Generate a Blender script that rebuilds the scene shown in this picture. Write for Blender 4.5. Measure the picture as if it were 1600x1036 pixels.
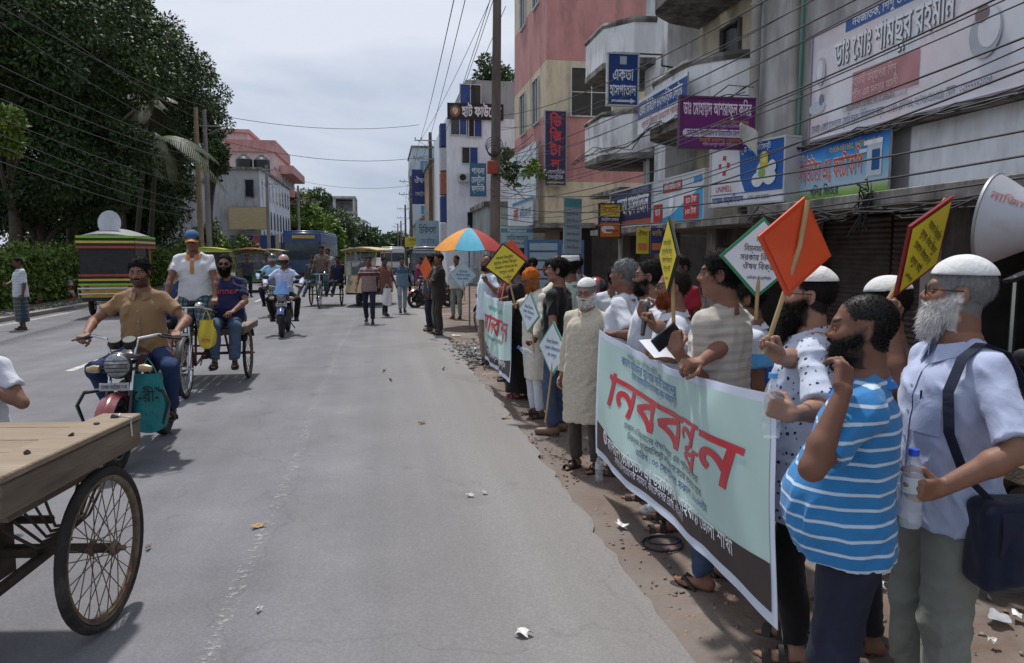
import bpy, bmesh, math, random
import numpy as np
from mathutils import Vector, Matrix
from mathutils.geometry import delaunay_2d_cdt
sc = bpy.context.scene
for _o in list(bpy.data.objects): bpy.data.objects.remove(_o)
R_ = math.radians
PI = math.pi
# ---------------------------------------------------------------- camera, sky, sun, exposure
CAM_H = 1.72; FPX = 1180.0
PITCH = math.atan(122 / FPX); YAW = math.atan(200 / FPX)
cam = bpy.data.objects.new('camera', bpy.data.cameras.new('camera'))
sc.collection.objects.link(cam)
cam.location = (0, 0, CAM_H)
cam.rotation_euler = (PI / 2 - PITCH, 0, -YAW)
cam.data.sensor_width = 36; cam.data.lens = FPX / 1600 * 36
cam.data.clip_start = 0.05; cam.data.clip_end = 3000
sc.camera = cam

SUN_EL = 66; SUN_AZ = 10          # degrees; azimuth from +Y towards -X (sun high, almost straight ahead)
world = bpy.data.worlds.new('World'); sc.world = world; world.use_nodes = True
def _sky():
    nt = world.node_tree; N = nt.nodes; L = nt.links; N.clear()
    out = N.new('ShaderNodeOutputWorld'); bg = N.new('ShaderNodeBackground')
    sky = N.new('ShaderNodeTexSky'); sky.sky_type = 'NISHITA'; sky.sun_disc = False
    sky.sun_elevation = R_(SUN_EL); sky.sun_rotation = R_(-SUN_AZ)
    sky.air_density = 1.0; sky.dust_density = 3.0; sky.ozone_density = 1.5
    tc = N.new('ShaderNodeTexCoord'); mp = N.new('ShaderNodeMapping'); mp.inputs['Scale'].default_value = (1, 1, 2.6)
    L.new(tc.outputs['Generated'], mp.inputs['Vector'])
    n1 = N.new('ShaderNodeTexNoise'); n1.inputs['Scale'].default_value = 2.3; n1.inputs['Detail'].default_value = 9
    n1.inputs['Roughness'].default_value = .52; n1.inputs['Distortion'].default_value = .35
    L.new(mp.outputs[0], n1.inputs['Vector'])
    r = N.new('ShaderNodeValToRGB'); r.color_ramp.elements[0].position = .36; r.color_ramp.elements[1].position = .60
    r.color_ramp.elements[0].color = (4.0, 4.8, 6.2, 1); r.color_ramp.elements[1].color = (7.2, 7.6, 8.5, 1)
    L.new(n1.outputs['Fac'], r.inputs['Fac'])
    mx = N.new('ShaderNodeMix'); mx.data_type = 'RGBA'; mx.inputs['Factor'].default_value = .90
    L.new(sky.outputs[0], mx.inputs['A']); L.new(r.outputs[0], mx.inputs['B'])
    L.new(mx.outputs['Result'], bg.inputs['Color']); bg.inputs['Strength'].default_value = .108
    L.new(bg.outputs[0], out.inputs['Surface'])
_sky()
sun = bpy.data.objects.new('sun', bpy.data.lights.new('sun', 'SUN')); sc.collection.objects.link(sun)
sun.data.energy = 3.65; sun.data.angle = R_(2.6); sun.data.color = (1, .975, .94)
_sd = Vector((-math.sin(R_(SUN_AZ)) * math.cos(R_(SUN_EL)), math.cos(R_(SUN_AZ)) * math.cos(R_(SUN_EL)), math.sin(R_(SUN_EL))))
sun.rotation_euler = _sd.to_track_quat('Z', 'Y').to_euler()
sc.view_settings.view_transform = 'Standard'; sc.view_settings.look = 'None'
sc.view_settings.exposure = 0.0; sc.view_settings.gamma = 1; sc.view_settings.use_curve_mapping = False

# ---------------------------------------------------------------- survey helpers: where a sight line meets the ground or a facade plane
_fw = np.array([math.sin(YAW) * math.cos(PITCH), math.cos(YAW) * math.cos(PITCH), -math.sin(PITCH)])
_rt = np.array([math.cos(YAW), -math.sin(YAW), 0.]); _up = np.cross(_rt, _fw); _C = np.array([0, 0, CAM_H])
def _ray(x, y): return _fw + _rt * (x - 800) / FPX - _up * (y - 518) / FPX
def G(x, y, z=0.): r = _ray(x, y); return _C + r * (z - CAM_H) / r[2]
def AX(x, y, X): r = _ray(x, y); return _C + r * X / r[0]
def AY(x, y, Y): r = _ray(x, y); return _C + r * Y / r[1]

# ---------------------------------------------------------------- materials
MATS = {}
def M(key, col=(.5, .5, .5), rough=.7, metal=0., var=.12, vs=6., bump=0., bs=60., col2=None, m2=.5, w2=.15, s2=2., spec=.5,
      alpha=1., trans=0., attr=None, emit=0., coat=0., sss=0., sheen=0., stretch=None, ior=1.45, wr=0.):
    """noise-varied principled material; col2 is a second colour in large patches (dirt, wear, fading)"""
    if key in MATS: return MATS[key]
    m = bpy.data.materials.new(key); m.use_nodes = True; MATS[key] = m
    nt = m.node_tree; N = nt.nodes; L = nt.links; b = N['Principled BSDF']
    b.inputs['Roughness'].default_value = rough; b.inputs['Metallic'].default_value = metal
    b.inputs['Specular IOR Level'].default_value = spec; b.inputs['IOR'].default_value = ior
    if alpha < 1: b.inputs['Alpha'].default_value = alpha
    if trans: b.inputs['Transmission Weight'].default_value = trans
    if coat: b.inputs['Coat Weight'].default_value = coat; b.inputs['Coat Roughness'].default_value = .15
    if sss:
        b.inputs['Subsurface Weight'].default_value = sss; b.inputs['Subsurface Scale'].default_value = .01
    if sheen: b.inputs['Sheen Weight'].default_value = sheen
    tc = N.new('ShaderNodeTexCoord'); vec = tc.outputs['Object']
    if stretch:
        mp = N.new('ShaderNodeMapping'); mp.inputs['Scale'].default_value = stretch; L.new(vec, mp.inputs[0]); vec = mp.outputs[0]
    if attr:
        a = N.new('ShaderNodeAttribute'); a.attribute_name = attr; base = a.outputs['Color']
    else:
        rgb = N.new('ShaderNodeRGB'); rgb.outputs[0].default_value = (*col, 1); base = rgb.outputs[0]
    if col2 is not None:
        n2 = N.new('ShaderNodeTexNoise'); n2.inputs['Scale'].default_value = s2; n2.inputs['Detail'].default_value = 8; n2.inputs['Roughness'].default_value = .62
        L.new(vec, n2.inputs['Vector'])
        rp = N.new('ShaderNodeMapRange'); rp.inputs['From Min'].default_value = m2 - w2; rp.inputs['From Max'].default_value = m2 + w2
        L.new(n2.outputs['Fac'], rp.inputs['Value'])
        mx = N.new('ShaderNodeMix'); mx.data_type = 'RGBA'; L.new(rp.outputs[0], mx.inputs['Factor']); L.new(base, mx.inputs['A'])
        mx.inputs['B'].default_value = (*col2, 1); base = mx.outputs['Result']
    if var:
        n1 = N.new('ShaderNodeTexNoise'); n1.inputs['Scale'].default_value = vs; n1.inputs['Detail'].default_value = 7; n1.inputs['Roughness'].default_value = .6
        L.new(vec, n1.inputs['Vector'])
        r1 = N.new('ShaderNodeMapRange'); r1.inputs['From Min'].default_value = .3; r1.inputs['From Max'].default_value = .7
        r1.inputs['To Min'].default_value = 1 - var; r1.inputs['To Max'].default_value = 1 + var
        L.new(n1.outputs['Fac'], r1.inputs['Value'])
        vm = N.new('ShaderNodeVectorMath'); vm.operation = 'SCALE'; L.new(base, vm.inputs[0]); L.new(r1.outputs[0], vm.inputs['Scale']); base = vm.outputs[0]
    L.new(base, b.inputs['Base Color'])
    if emit:
        L.new(base, b.inputs['Emission Color']); b.inputs['Emission Strength'].default_value = emit
    if bump:
        n3 = N.new('ShaderNodeTexNoise'); n3.inputs['Scale'].default_value = bs; n3.inputs['Detail'].default_value = 5
        L.new(vec, n3.inputs['Vector'])
        bp = N.new('ShaderNodeBump'); bp.inputs['Strength'].default_value = min(1, bump); bp.inputs['Distance'].default_value = .3 / bs * max(1, bump)
        L.new(n3.outputs['Fac'], bp.inputs['Height']); L.new(bp.outputs[0], b.inputs['Normal'])
        if wr:                       # creases in cloth
            n4 = N.new('ShaderNodeTexNoise'); n4.inputs['Scale'].default_value = 7; n4.inputs['Detail'].default_value = 3; n4.inputs['Distortion'].default_value = .7; L.new(vec, n4.inputs['Vector'])
            b4 = N.new('ShaderNodeBump'); b4.inputs['Strength'].default_value = wr; b4.inputs['Distance'].default_value = .03; L.new(n4.outputs['Fac'], b4.inputs['Height']); L.new(b4.outputs[0], bp.inputs['Normal'])
    m['_b'] = 1
    return m
def socket(m, n): return m.node_tree.nodes['Principled BSDF'].inputs[n]
def wrap_base(m, fn):
    """insert nodes between the current base colour and the shader: fn(N, L, colour_socket, texcoord_object) -> colour_socket"""
    nt = m.node_tree; N = nt.nodes; L = nt.links; s = socket(m, 'Base Color'); cur = s.links[0].from_socket
    tc = [n for n in N if n.type == 'TEX_COORD'][0]
    L.new(fn(N, L, cur, tc.outputs['Object']), s); return m
def cloth(key, col, var=.1, bump=.35, bs=160, **k): return M(key, col, rough=.85, var=var, vs=9, bump=bump, bs=bs, sheen=.15, spec=.25, wr=k.pop('wr', .3), **k)
def paint(key, col, rough=.4, **k): return M(key, col, rough=rough, var=k.pop('var', .08), vs=k.pop('vs', 5), **k)
# ---------------------------------------------------------------- mesh building
def _frame(d):
    d = Vector(d).normalized(); a = Vector((0, 0, 1)) if abs(d.z) < .9 else Vector((1, 0, 0))
    u = d.cross(a).normalized(); return u, d.cross(u).normalized(), d
class MB:
    def __init__(s): s.v = []; s.f = []; s.m = []; s.mi = 0
    def mat(s, i): s.mi = i; return s
    def _add(s, vs, fs):
        o = len(s.v); s.v += [tuple(map(float, p)) for p in vs]; s.f += [[i + o for i in f] for f in fs]; s.m += [s.mi] * len(fs); return s
    def box(s, c, d, rot=None, taper=1.):
        hx, hy, hz = d[0] / 2, d[1] / 2, d[2] / 2; vs = []
        for z, t in ((-hz, 1.), (hz, taper)):
            for x, y in ((-hx, -hy), (hx, -hy), (hx, hy), (-hx, hy)): vs.append(Vector((x * t, y * t, z)))
        if rot is not None:
            Rm = rot if isinstance(rot, Matrix) else Matrix.Rotation(rot, 3, 'Z'); vs = [Rm @ p for p in vs]
        c = Vector(c); return s._add([p + c for p in vs], [(0, 3, 2, 1), (4, 5, 6, 7), (0, 1, 5, 4), (1, 2, 6, 5), (2, 3, 7, 6), (3, 0, 4, 7)])
    def b2(s, a, b):
        return s.box([(p + q) / 2 for p, q in zip(a, b)], [abs(q - p) for p, q in zip(a, b)])
    def beam(s, a, b, w, h, up=(0, 0, 1)):
        a = Vector(a); b = Vector(b); d = (b - a); l = d.length; d = d.normalized(); u = d.cross(Vector(up))
        u = u.normalized() if u.length > 1e-4 else d.cross(Vector((1, 0, 0))).normalized()
        w_ = u.cross(d); Rm = Matrix((u, d, w_)).transposed(); return s.box((a + b) / 2, (w, l, h), Rm)
    def tube(s, pts, r, n=8, closed=False, cap=True, flat=1.):
        pts = [Vector(p) for p in pts]; k = len(pts); rs = r if hasattr(r, '__len__') else [r] * k
        vs = []; u0 = None
        for i, p in enumerate(pts):
            if closed: d = pts[(i + 1) % k] - pts[i - 1]
            else: d = pts[min(i + 1, k - 1)] - pts[max(i - 1, 0)]
            if d.length < 1e-9: d = Vector((0, 0, 1))
            d.normalize()
            if u0 is None: u0 = _frame(d)[0]
            u = u0 - d * u0.dot(d)
            u = u.normalized() if u.length > 1e-5 else _frame(d)[0]
            u0 = u; w = d.cross(u)
            for j in range(n):
                a = 2 * PI * j / n; vs.append(p + (u * math.cos(a) + w * math.sin(a) * flat) * rs[i])
        fs = []
        for i in range(k if closed else k - 1):
            i2 = (i + 1) % k
            for j in range(n):
                j2 = (j + 1) % n; fs.append((i * n + j, i * n + j2, i2 * n + j2, i2 * n + j))
        if cap and not closed: fs += [tuple(range(n - 1, -1, -1)), tuple((k - 1) * n + j for j in range(n))]
        return s._add(vs, fs)
    def cyl(s, a, b, r, r2=None, n=16): return s.tube([a, b], [r, r if r2 is None else r2], n)
    def lathe(s, prof, c=(0, 0, 0), axis=(0, 0, 1), n=24, cap=True, a0=0., a1=2 * PI):
        u, w, d = _frame(axis); c = Vector(c); vs = []; k = len(prof); full = abs(a1 - a0 - 2 * PI) < 1e-6; m = n if full else n + 1
        for r, z in prof:
            for j in range(m):
                a = a0 + (a1 - a0) * j / n; vs.append(c + d * z + (u * math.cos(a) + w * math.sin(a)) * r)
        fs = []
        for i in range(k - 1):
            for j in range(n):
                j2 = (j + 1) % m; fs.append((i * m + j, i * m + j2, (i + 1) * m + j2, (i + 1) * m + j))
        if cap and full:
            if prof[0][0] > 1e-6: fs.append(tuple(range(m - 1, -1, -1)))
            if prof[-1][0] > 1e-6: fs.append(tuple((k - 1) * m + j for j in range(m)))
        return s._add(vs, fs)
    def ring(s, c, axis, R, r, n=32, m=8, a0=0., a1=2 * PI, flat=1.):
        u, w, d = _frame(axis); c = Vector(c); full = abs(a1 - a0 - 2 * PI) < 1e-6
        pts = [c + (u * math.cos(a0 + (a1 - a0) * i / n) + w * math.sin(a0 + (a1 - a0) * i / n)) * R for i in range(n if full else n + 1)]
        return s.tube(pts, r, m, closed=full, flat=flat)
    def ell(s, c, r, n=12, m=8, rot=None):
        vs = []; c = Vector(c)
        for i in range(m + 1):
            t = PI * i / m
            for j in range(n):
                a = 2 * PI * j / n; p = Vector((r[0] * math.sin(t) * math.cos(a), r[1] * math.sin(t) * math.sin(a), r[2] * math.cos(t)))
                vs.append(c + (rot @ p if rot is not None else p))
        fs = []
        for i in range(m):
            for j in range(n):
                j2 = (j + 1) % n; fs.append((i * n + j, (i + 1) * n + j, (i + 1) * n + j2, i * n + j2))
        return s._add(vs, fs)
    def poly(s, pts): return s._add(pts, [tuple(range(len(pts)))])
    def prism(s, pts, off):
        n = len(pts); off = Vector(off); a = [Vector(p) for p in pts]
        return s._add(a + [p + off for p in a], [tuple(range(n - 1, -1, -1)), tuple(range(n, 2 * n))] + [(i, (i + 1) % n, n + (i + 1) % n, n + i) for i in range(n)])
    def sheet(s, fn, nu, nv, t=0.):
        """fn(u, v) -> point; t > 0 gives it thickness along its normal"""
        P = [[Vector(fn(i / nu, j / nv)) for j in range(nv + 1)] for i in range(nu + 1)]
        idx = lambda i, j: i * (nv + 1) + j
        vs = [P[i][j] for i in range(nu + 1) for j in range(nv + 1)]
        fs = [(idx(i, j), idx(i + 1, j), idx(i + 1, j + 1), idx(i, j + 1)) for i in range(nu) for j in range(nv)]
        if t:
            o = len(vs); bk = []
            for i in range(nu + 1):
                for j in range(nv + 1):
                    du = P[min(i + 1, nu)][j] - P[max(i - 1, 0)][j]; dv = P[i][min(j + 1, nv)] - P[i][max(j - 1, 0)]
                    nn = du.cross(dv); nn = nn.normalized() if nn.length > 1e-12 else Vector((0, 0, 1)); bk.append(P[i][j] - nn * t)
            vs += bk; fs += [(o + a, o + d, o + c, o + b) for a, b, c, d in list(fs)]
            for i in range(nu):
                a, b = idx(i, 0), idx(i + 1, 0); fs.append((b, a, o + a, o + b)); a, b = idx(i, nv), idx(i + 1, nv); fs.append((a, b, o + b, o + a))
            for j in range(nv):
                a, b = idx(0, j), idx(0, j + 1); fs.append((a, b, o + b, o + a)); a, b = idx(nu, j), idx(nu, j + 1); fs.append((b, a, o + a, o + b))
        return s._add(vs, fs)
    def add(s, mesh_vf, loc=(0, 0, 0), rot=None, sc_=1.):
        vs, fs = mesh_vf; loc = Vector(loc)
        return s._add([loc + ((rot @ Vector(p)) if rot is not None else Vector(p)) * sc_ for p in vs], fs)
    def mesh(s, name, mats, angle=38, bevel=0.):
        me = bpy.data.meshes.new(name); me.from_pydata(s.v, [], s.f)
        for m in (mats if isinstance(mats, (list, tuple)) else [mats]): me.materials.append(m)
        if len(me.materials) > 1: me.polygons.foreach_set('material_index', s.m)
        if bevel:
            bm = bmesh.new(); bm.from_mesh(me)
            es = [e for e in bm.edges if len(e.link_faces) == 2 and e.calc_face_angle(0) > .7]
            try: bmesh.ops.bevel(bm, geom=es, offset=bevel, segments=1, affect='EDGES', profile=.6, clamp_overlap=True)
            except Exception: pass
            bm.to_mesh(me); bm.free()
        me.polygons.foreach_set('use_smooth', [True] * len(me.polygons)); me.set_sharp_from_angle(angle=R_(angle)); me.update(); return me
COL = sc.collection
def link(o, parent=None):
    COL.objects.link(o)
    if parent is not None: o.parent = parent
    return o
def part(name, mb, mats, parent=None, loc=None, rot=None, angle=38, bevel=0., label=None):
    me = mb.mesh(name, mats, angle, bevel) if isinstance(mb, MB) else mb
    o = link(bpy.data.objects.new(name, me), parent)
    if loc is not None: o.location = loc
    if rot is not None: o.rotation_euler = rot
    if label: o['label'] = label
    return o
def tag(o, label, cat, group=None):
    o['label'] = label; o['category'] = cat
    if group: o['group'] = group
    return o
def thing(name, label, cat, loc=(0, 0, 0), rz=0., group=None):
    o = link(bpy.data.objects.new(name, None)); o.location = loc; o.rotation_euler = (0, 0, rz); o.empty_display_size = .1
    return tag(o, label, cat, group)
def struct(name, mb, mats, **k):
    o = part(name, mb, mats, **k); o['kind'] = 'structure'; return o
def np_mesh(name, V, F, mats, smooth=True, cols=None, mi=None):
    """mesh from numpy arrays; F (n,k) faces of equal size"""
    V = np.asarray(V, np.float32); F = np.asarray(F, np.int32); me = bpy.data.meshes.new(name); n, k = F.shape
    me.vertices.add(len(V)); me.vertices.foreach_set('co', V.ravel()); me.loops.add(n * k); me.loops.foreach_set('vertex_index', F.ravel())
    me.polygons.add(n); me.polygons.foreach_set('loop_start', np.arange(0, n * k, k, dtype=np.int32))
    if smooth: me.polygons.foreach_set('use_smooth', np.ones(n, bool))
    for m in (mats if isinstance(mats, (list, tuple)) else [mats]): me.materials.append(m)
    if mi is not None: me.polygons.foreach_set('material_index', np.asarray(mi, np.int32))
    if cols is not None:
        a = me.color_attributes.new('Col', 'FLOAT_COLOR', 'POINT'); c = np.ones((len(V), 4), np.float32); c[:, :3] = cols; a.data.foreach_set('color', c.ravel())
    me.update(); return me
def copy_tree(o, parent=None):
    c = o.copy(); COL.objects.link(c)
    if parent is not None: c.parent = parent
    for ch in o.children: copy_tree(ch, c)
    return c

# ---------------------------------------------------------------- lettering: one glyph at a time, in visual order; {a|b} stacks a over b
_GL = {}
def glyph(ch, bold=0.):
    k = (ch, round(bold, 4))
    if k in _GL: return _GL[k]
    def get(t, fill=True):          # outline -> constrained triangulation, kept where the winding number is not zero
        c = bpy.data.curves.new('g', 'FONT'); c.body = t; c.resolution_u = 3; c.fill_mode = 'NONE'; o = bpy.data.objects.new('g', c)
        me = o.to_mesh(); vs = [tuple(v.co) for v in me.vertices]; es = [tuple(e.vertices) for e in me.edges]
        o.to_mesh_clear(); bpy.data.objects.remove(o); bpy.data.curves.remove(c)
        if bold and es:             # embolden: push the outline outwards
            P = np.array([v[:2] for v in vs]); E = np.array(es); d = P[E[:, 1]] - P[E[:, 0]]; d /= np.linalg.norm(d, axis=1)[:, None] + 1e-9; sg = np.sign((P[E[:, 0], 0] * P[E[:, 1], 1] - P[E[:, 1], 0] * P[E[:, 0], 1]).sum()); n = np.stack([d[:, 1], -d[:, 0]], 1) * sg; N = np.zeros_like(P); np.add.at(N, E[:, 0], n); np.add.at(N, E[:, 1], n)
            N /= np.maximum(np.linalg.norm(N, axis=1)[:, None], .7); P = P + N * bold; vs = [(x, y, 0.) for x, y in P]
        if not fill or not es: return vs, []
        ov, _, of, _, _, _ = delaunay_2d_cdt([Vector(v[:2]) for v in vs], es, [], 0, 1e-5); A = np.array([vs[e[0]][:2] for e in es]); B = np.array([vs[e[1]][:2] for e in es]); fs = []
        for f in of:
            x, y = sum((ov[i] for i in f), Vector((0, 0))) / len(f); up_ = (A[:, 1] <= y) & (B[:, 1] > y); dn = (A[:, 1] > y) & (B[:, 1] <= y); cr = (B[:, 0] - A[:, 0]) * (y - A[:, 1]) - (x - A[:, 0]) * (B[:, 1] - A[:, 1])
            if (up_ & (cr > 0)).sum() - (dn & (cr < 0)).sum() != 0: fs.append(tuple(f))
        return [(p.x, p.y, 0.) for p in ov], fs
    if ch == ' ': r = ([], [], .28)
    else:
        v1, f1 = get(ch); v2, _ = get(ch + ch, False)
        adv = (max(p[0] for p in v2) - max(p[0] for p in v1)) if v1 else .3
        r = (v1, f1, max(0., adv))
    _GL[k] = r; return r
def text_vf(t, bold=0., slant=0.):
    """flat mesh of a line of text, size 1, baseline at y = 0, starting at x = 0; returns verts, faces, width"""
    V = []; F = []; x = 0.; i = 0
    def put(ch, x, y, s):
        vs, fs, adv = glyph(ch, bold); o = len(V)
        V.extend((x + s * p[0] + slant * (y + s * p[1]), y + s * p[1], 0) for p in vs); F.extend(tuple(a + o for a in f) for f in fs); return adv * s
    while i < len(t):
        if t[i] == '{':
            j = t.index('}', i); a, b = t[i + 1:j].split('|'); i = j + 1
            wa = put(a, x, .26, .62); wb = put(b, x + .1, -.12, .58); x += max(wa, wb + .1)
        else: x += put(t[i], x, 0, 1); i += 1
    return V, F, x
def lettering(mb, t, c, right, up, h, width=None, bold=0., slant=0., off=.004, align='c'):
    """put a line of text on a surface: c is the centre (or left end) of the line, h the letter height"""
    V, F, w = text_vf(t, bold, slant)
    if not V: return
    r = Vector(right).normalized(); u = Vector(up).normalized(); n = r.cross(u); c = Vector(c)
    sx = (width / w) if width else h / .72; sy = h / .72; x0 = -w / 2 if align == 'c' else 0
    mb._add([c + r * ((p[0] + x0) * sx) + u * ((p[1] - .33) * sy) + n * off for p in V], F)
# ---------------------------------------------------------------- implicit surfaces for figures and cloth
class Field:
    def __init__(s): s.ops = []
    def op(s, fn, c, rad, k=.02, mode='u'): s.ops.append((fn, np.asarray(c, np.float32), float(rad), k, mode)); return s
    def cone(s, a, b, r1, r2, k=.02, mode='u', cut=False, cut0=False):
        a = np.asarray(a, np.float32); b = np.asarray(b, np.float32); ba = b - a; L2 = float(ba @ ba) + 1e-9; L = L2 ** .5
        def fn(p):
            q = p - a; t = q @ ba / L2; h = np.clip(t, 0, 1); d = np.sqrt(((q - h[:, None] * ba) ** 2).sum(1)) - (r1 + (r2 - r1) * h)
            if cut: d = np.maximum(d, (t - 1) * L)
            if cut0: d = np.maximum(d, -t * L)
            return d
        return s.op(fn, (a + b) / 2, L / 2 + max(r1, r2), k, mode)
    def ell(s, c, r, R=None, k=.02, mode='u'):
        c = np.asarray(c, np.float32); r = np.asarray(r, np.float32); R = None if R is None else np.asarray(R, np.float32)
        def fn(p):
            q = p - c
            if R is not None: q = q @ R
            k0 = np.sqrt(((q / r) ** 2).sum(1)); k1 = np.sqrt(((q / (r * r)) ** 2).sum(1)) + 1e-6; return k0 * (k0 - 1) / k1
        return s.op(fn, c, r.max(), k, mode)
    def loft(s, o, R, zs, rx, ry, cy, k=.02, mode='u', pw=2.2, cx=None):
        o = np.asarray(o, np.float32); R = np.asarray(R, np.float32); zs = np.asarray(zs, np.float32); z0, z1 = zs[0], zs[-1]
        zd = np.linspace(z0, z1, 80); ker = np.ones(9) / 9
        def sm(v): w = np.interp(zd, zs, v); return np.convolve(np.pad(w, 4, mode='edge'), ker, 'valid')
        RX, RY, CY = sm(rx), sm(ry), sm(cy); CX = sm(cx) if cx is not None else None
        def fn(p):
            q = (p - o) @ R; z = q[:, 2]; a = np.interp(z, zd, RX); b = np.interp(z, zd, RY); c = np.interp(z, zd, CY)
            x = q[:, 0] - (np.interp(z, zd, CX) if CX is not None else 0)
            d = ((np.abs(x) / a) ** pw + (np.abs(q[:, 1] - c) / b) ** pw) ** (1 / pw)
            return np.maximum(np.maximum((d - 1) * np.minimum(a, b), z - z1), z0 - z)
        cen = o + R @ np.array([0, 0, (z0 + z1) / 2], np.float32)
        return s.op(fn, cen, (z1 - z0) / 2 + max(max(rx), max(ry)) + .05, k, mode)
    def rbox(s, c, R, h, r, k=.02, mode='u'):
        c = np.asarray(c, np.float32); R = np.asarray(R, np.float32); h = np.asarray(h, np.float32)
        def fn(p):
            q = np.abs((p - c) @ R) - (h - r); return np.sqrt((np.maximum(q, 0) ** 2).sum(1)) + np.minimum(q.max(1), 0) - r
        return s.op(fn, c, float(np.sqrt((h * h).sum())), k, mode)
    def warp(s, fn): return s.op(fn, (0, 0, 0), 99, 0, 'w')
    def plane(s, o, n, mode='i', k=.004):
        o = np.asarray(o, np.float32); n = np.asarray(n, np.float32); n = n / np.linalg.norm(n)
        return s.op(lambda p: (p - o) @ n, o, 99, k, mode)
    def __call__(s, P):
        P = np.asarray(P, np.float32); D = np.full(len(P), .3, np.float32)
        for fn, c, rad, k, mode in s.ops:
            if rad > 50: idx = slice(None); q = P
            else:
                idx = np.nonzero(((P - c) ** 2).sum(1) < (rad + .07 + k) ** 2)[0]
                if not len(idx): continue
                q = P[idx]
            e = fn(q); d = D[idx]
            if mode == 'w': D[idx] = d + e; continue
            if mode == 's': e = -e; d, e = -d, -e
            if mode == 'i': d, e = -d, -e
            if k > 0:
                h = np.clip(.5 + .5 * (e - d) / k, 0, 1); r = e + (d - e) * h - k * h * (1 - h)
            else: r = np.minimum(d, e)
            D[idx] = -r if mode in 'si' else r
        return D
def polygonize(F, lo, hi, h):
    lo = np.asarray(lo, np.float32); n = (np.ceil((np.asarray(hi) - lo) / (4 * h)).astype(int) + 1)
    ax = [lo[i] + (np.arange(n[i]) * 4 + 1.5) * h for i in range(3)]
    g = np.stack(np.meshgrid(*ax, indexing='ij'), -1).reshape(-1, 3); Dc = F(g).reshape(n)
    act = np.abs(Dc) < 4.6 * h
    rep = lambda A: A.repeat(4, 0).repeat(4, 1).repeat(4, 2)
    D = rep(Dc).astype(np.float32); ii = np.argwhere(act)
    sub = np.stack(np.meshgrid(*[np.arange(4)] * 3, indexing='ij'), -1).reshape(-1, 3)
    fi = (ii[:, None, :] * 4 + sub[None]).reshape(-1, 3)
    D[fi[:, 0], fi[:, 1], fi[:, 2]] = F(lo + fi * np.float32(h))
    S = D < 0; N = D.shape
    cnt = np.zeros([k - 1 for k in N], np.uint8)
    for a in (0, 1):
        for b in (0, 1):
            for c in (0, 1): cnt += S[a:N[0] - 1 + a, b:N[1] - 1 + b, c:N[2] - 1 + c]
    cells = np.argwhere((cnt > 0) & (cnt < 8)); idx = np.full(cnt.shape, -1, np.int32); idx[tuple(cells.T)] = np.arange(len(cells))
    acc = np.zeros((len(cells), 3), np.float32); num = np.zeros(len(cells), np.float32)
    C8 = [(a, b, c) for a in (0, 1) for b in (0, 1) for c in (0, 1)]
    val = {c: D[cells[:, 0] + c[0], cells[:, 1] + c[1], cells[:, 2] + c[2]] for c in C8}
    for c in C8:
        for ax_ in range(3):
            if c[ax_]: continue
            c2 = list(c); c2[ax_] = 1; v0, v1 = val[c], val[tuple(c2)]; m = (v0 < 0) != (v1 < 0)
            t = np.where(m, v0 / np.where(m, v0 - v1, 1), 0); pt = np.tile(np.array(c, np.float32), (len(cells), 1)); pt[:, ax_] = t
            acc[m] += pt[m]; num[m] += 1
    V = lo + (cells + acc / np.maximum(num, 1)[:, None]) * np.float32(h); Q = []
    for a in range(3):
        b, c = (a + 1) % 3, (a + 2) % 3
        s0 = [slice(None)] * 3; s1 = [slice(None)] * 3; s0[a] = slice(0, -1); s1[a] = slice(1, None)
        e = np.argwhere(S[tuple(s0)] != S[tuple(s1)]); e = e[(e[:, b] > 0) & (e[:, c] > 0)]
        e = e[(e[:, b] < N[b] - 1) & (e[:, c] < N[c] - 1)]
        q = []
        for db, dc in ((1, 1), (0, 1), (0, 0), (1, 0)):
            t = e.copy(); t[:, b] -= db; t[:, c] -= dc; q.append(idx[t[:, 0], t[:, 1], t[:, 2]])
        q = np.stack(q, 1); fl = S[e[:, 0], e[:, 1], e[:, 2]]; q[~fl] = q[~fl][:, ::-1]; Q.append(q)
    Q = np.concatenate(Q); Q = Q[(Q >= 0).all(1)]
    return V, Q
def field_part(name, F, lo, hi, h, mats, parent, colf=None, scale=1., extra=None, loc=None, fz=None):
    V, Q = polygonize(F, lo, hi, h)
    if fz and len(Q):
        for B in fuzz(V, Q, *fz): a = np.arange(len(B) // 4) * 4 + len(V); V = np.concatenate([V, B.astype(np.float32)]); Q = np.concatenate([Q, np.stack([a, a + 1, a + 2, a + 3], 1)])
    if extra:                        # further pieces of the same surface sampled more finely
        for V2, Q2 in extra: Q = np.concatenate([Q, Q2 + len(V)]); V = np.concatenate([V, V2])
    cols = colf(V) if colf else None
    return part(name, np_mesh(name, V * scale, Q, mats, cols=cols), None, parent, loc=loc)
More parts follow.
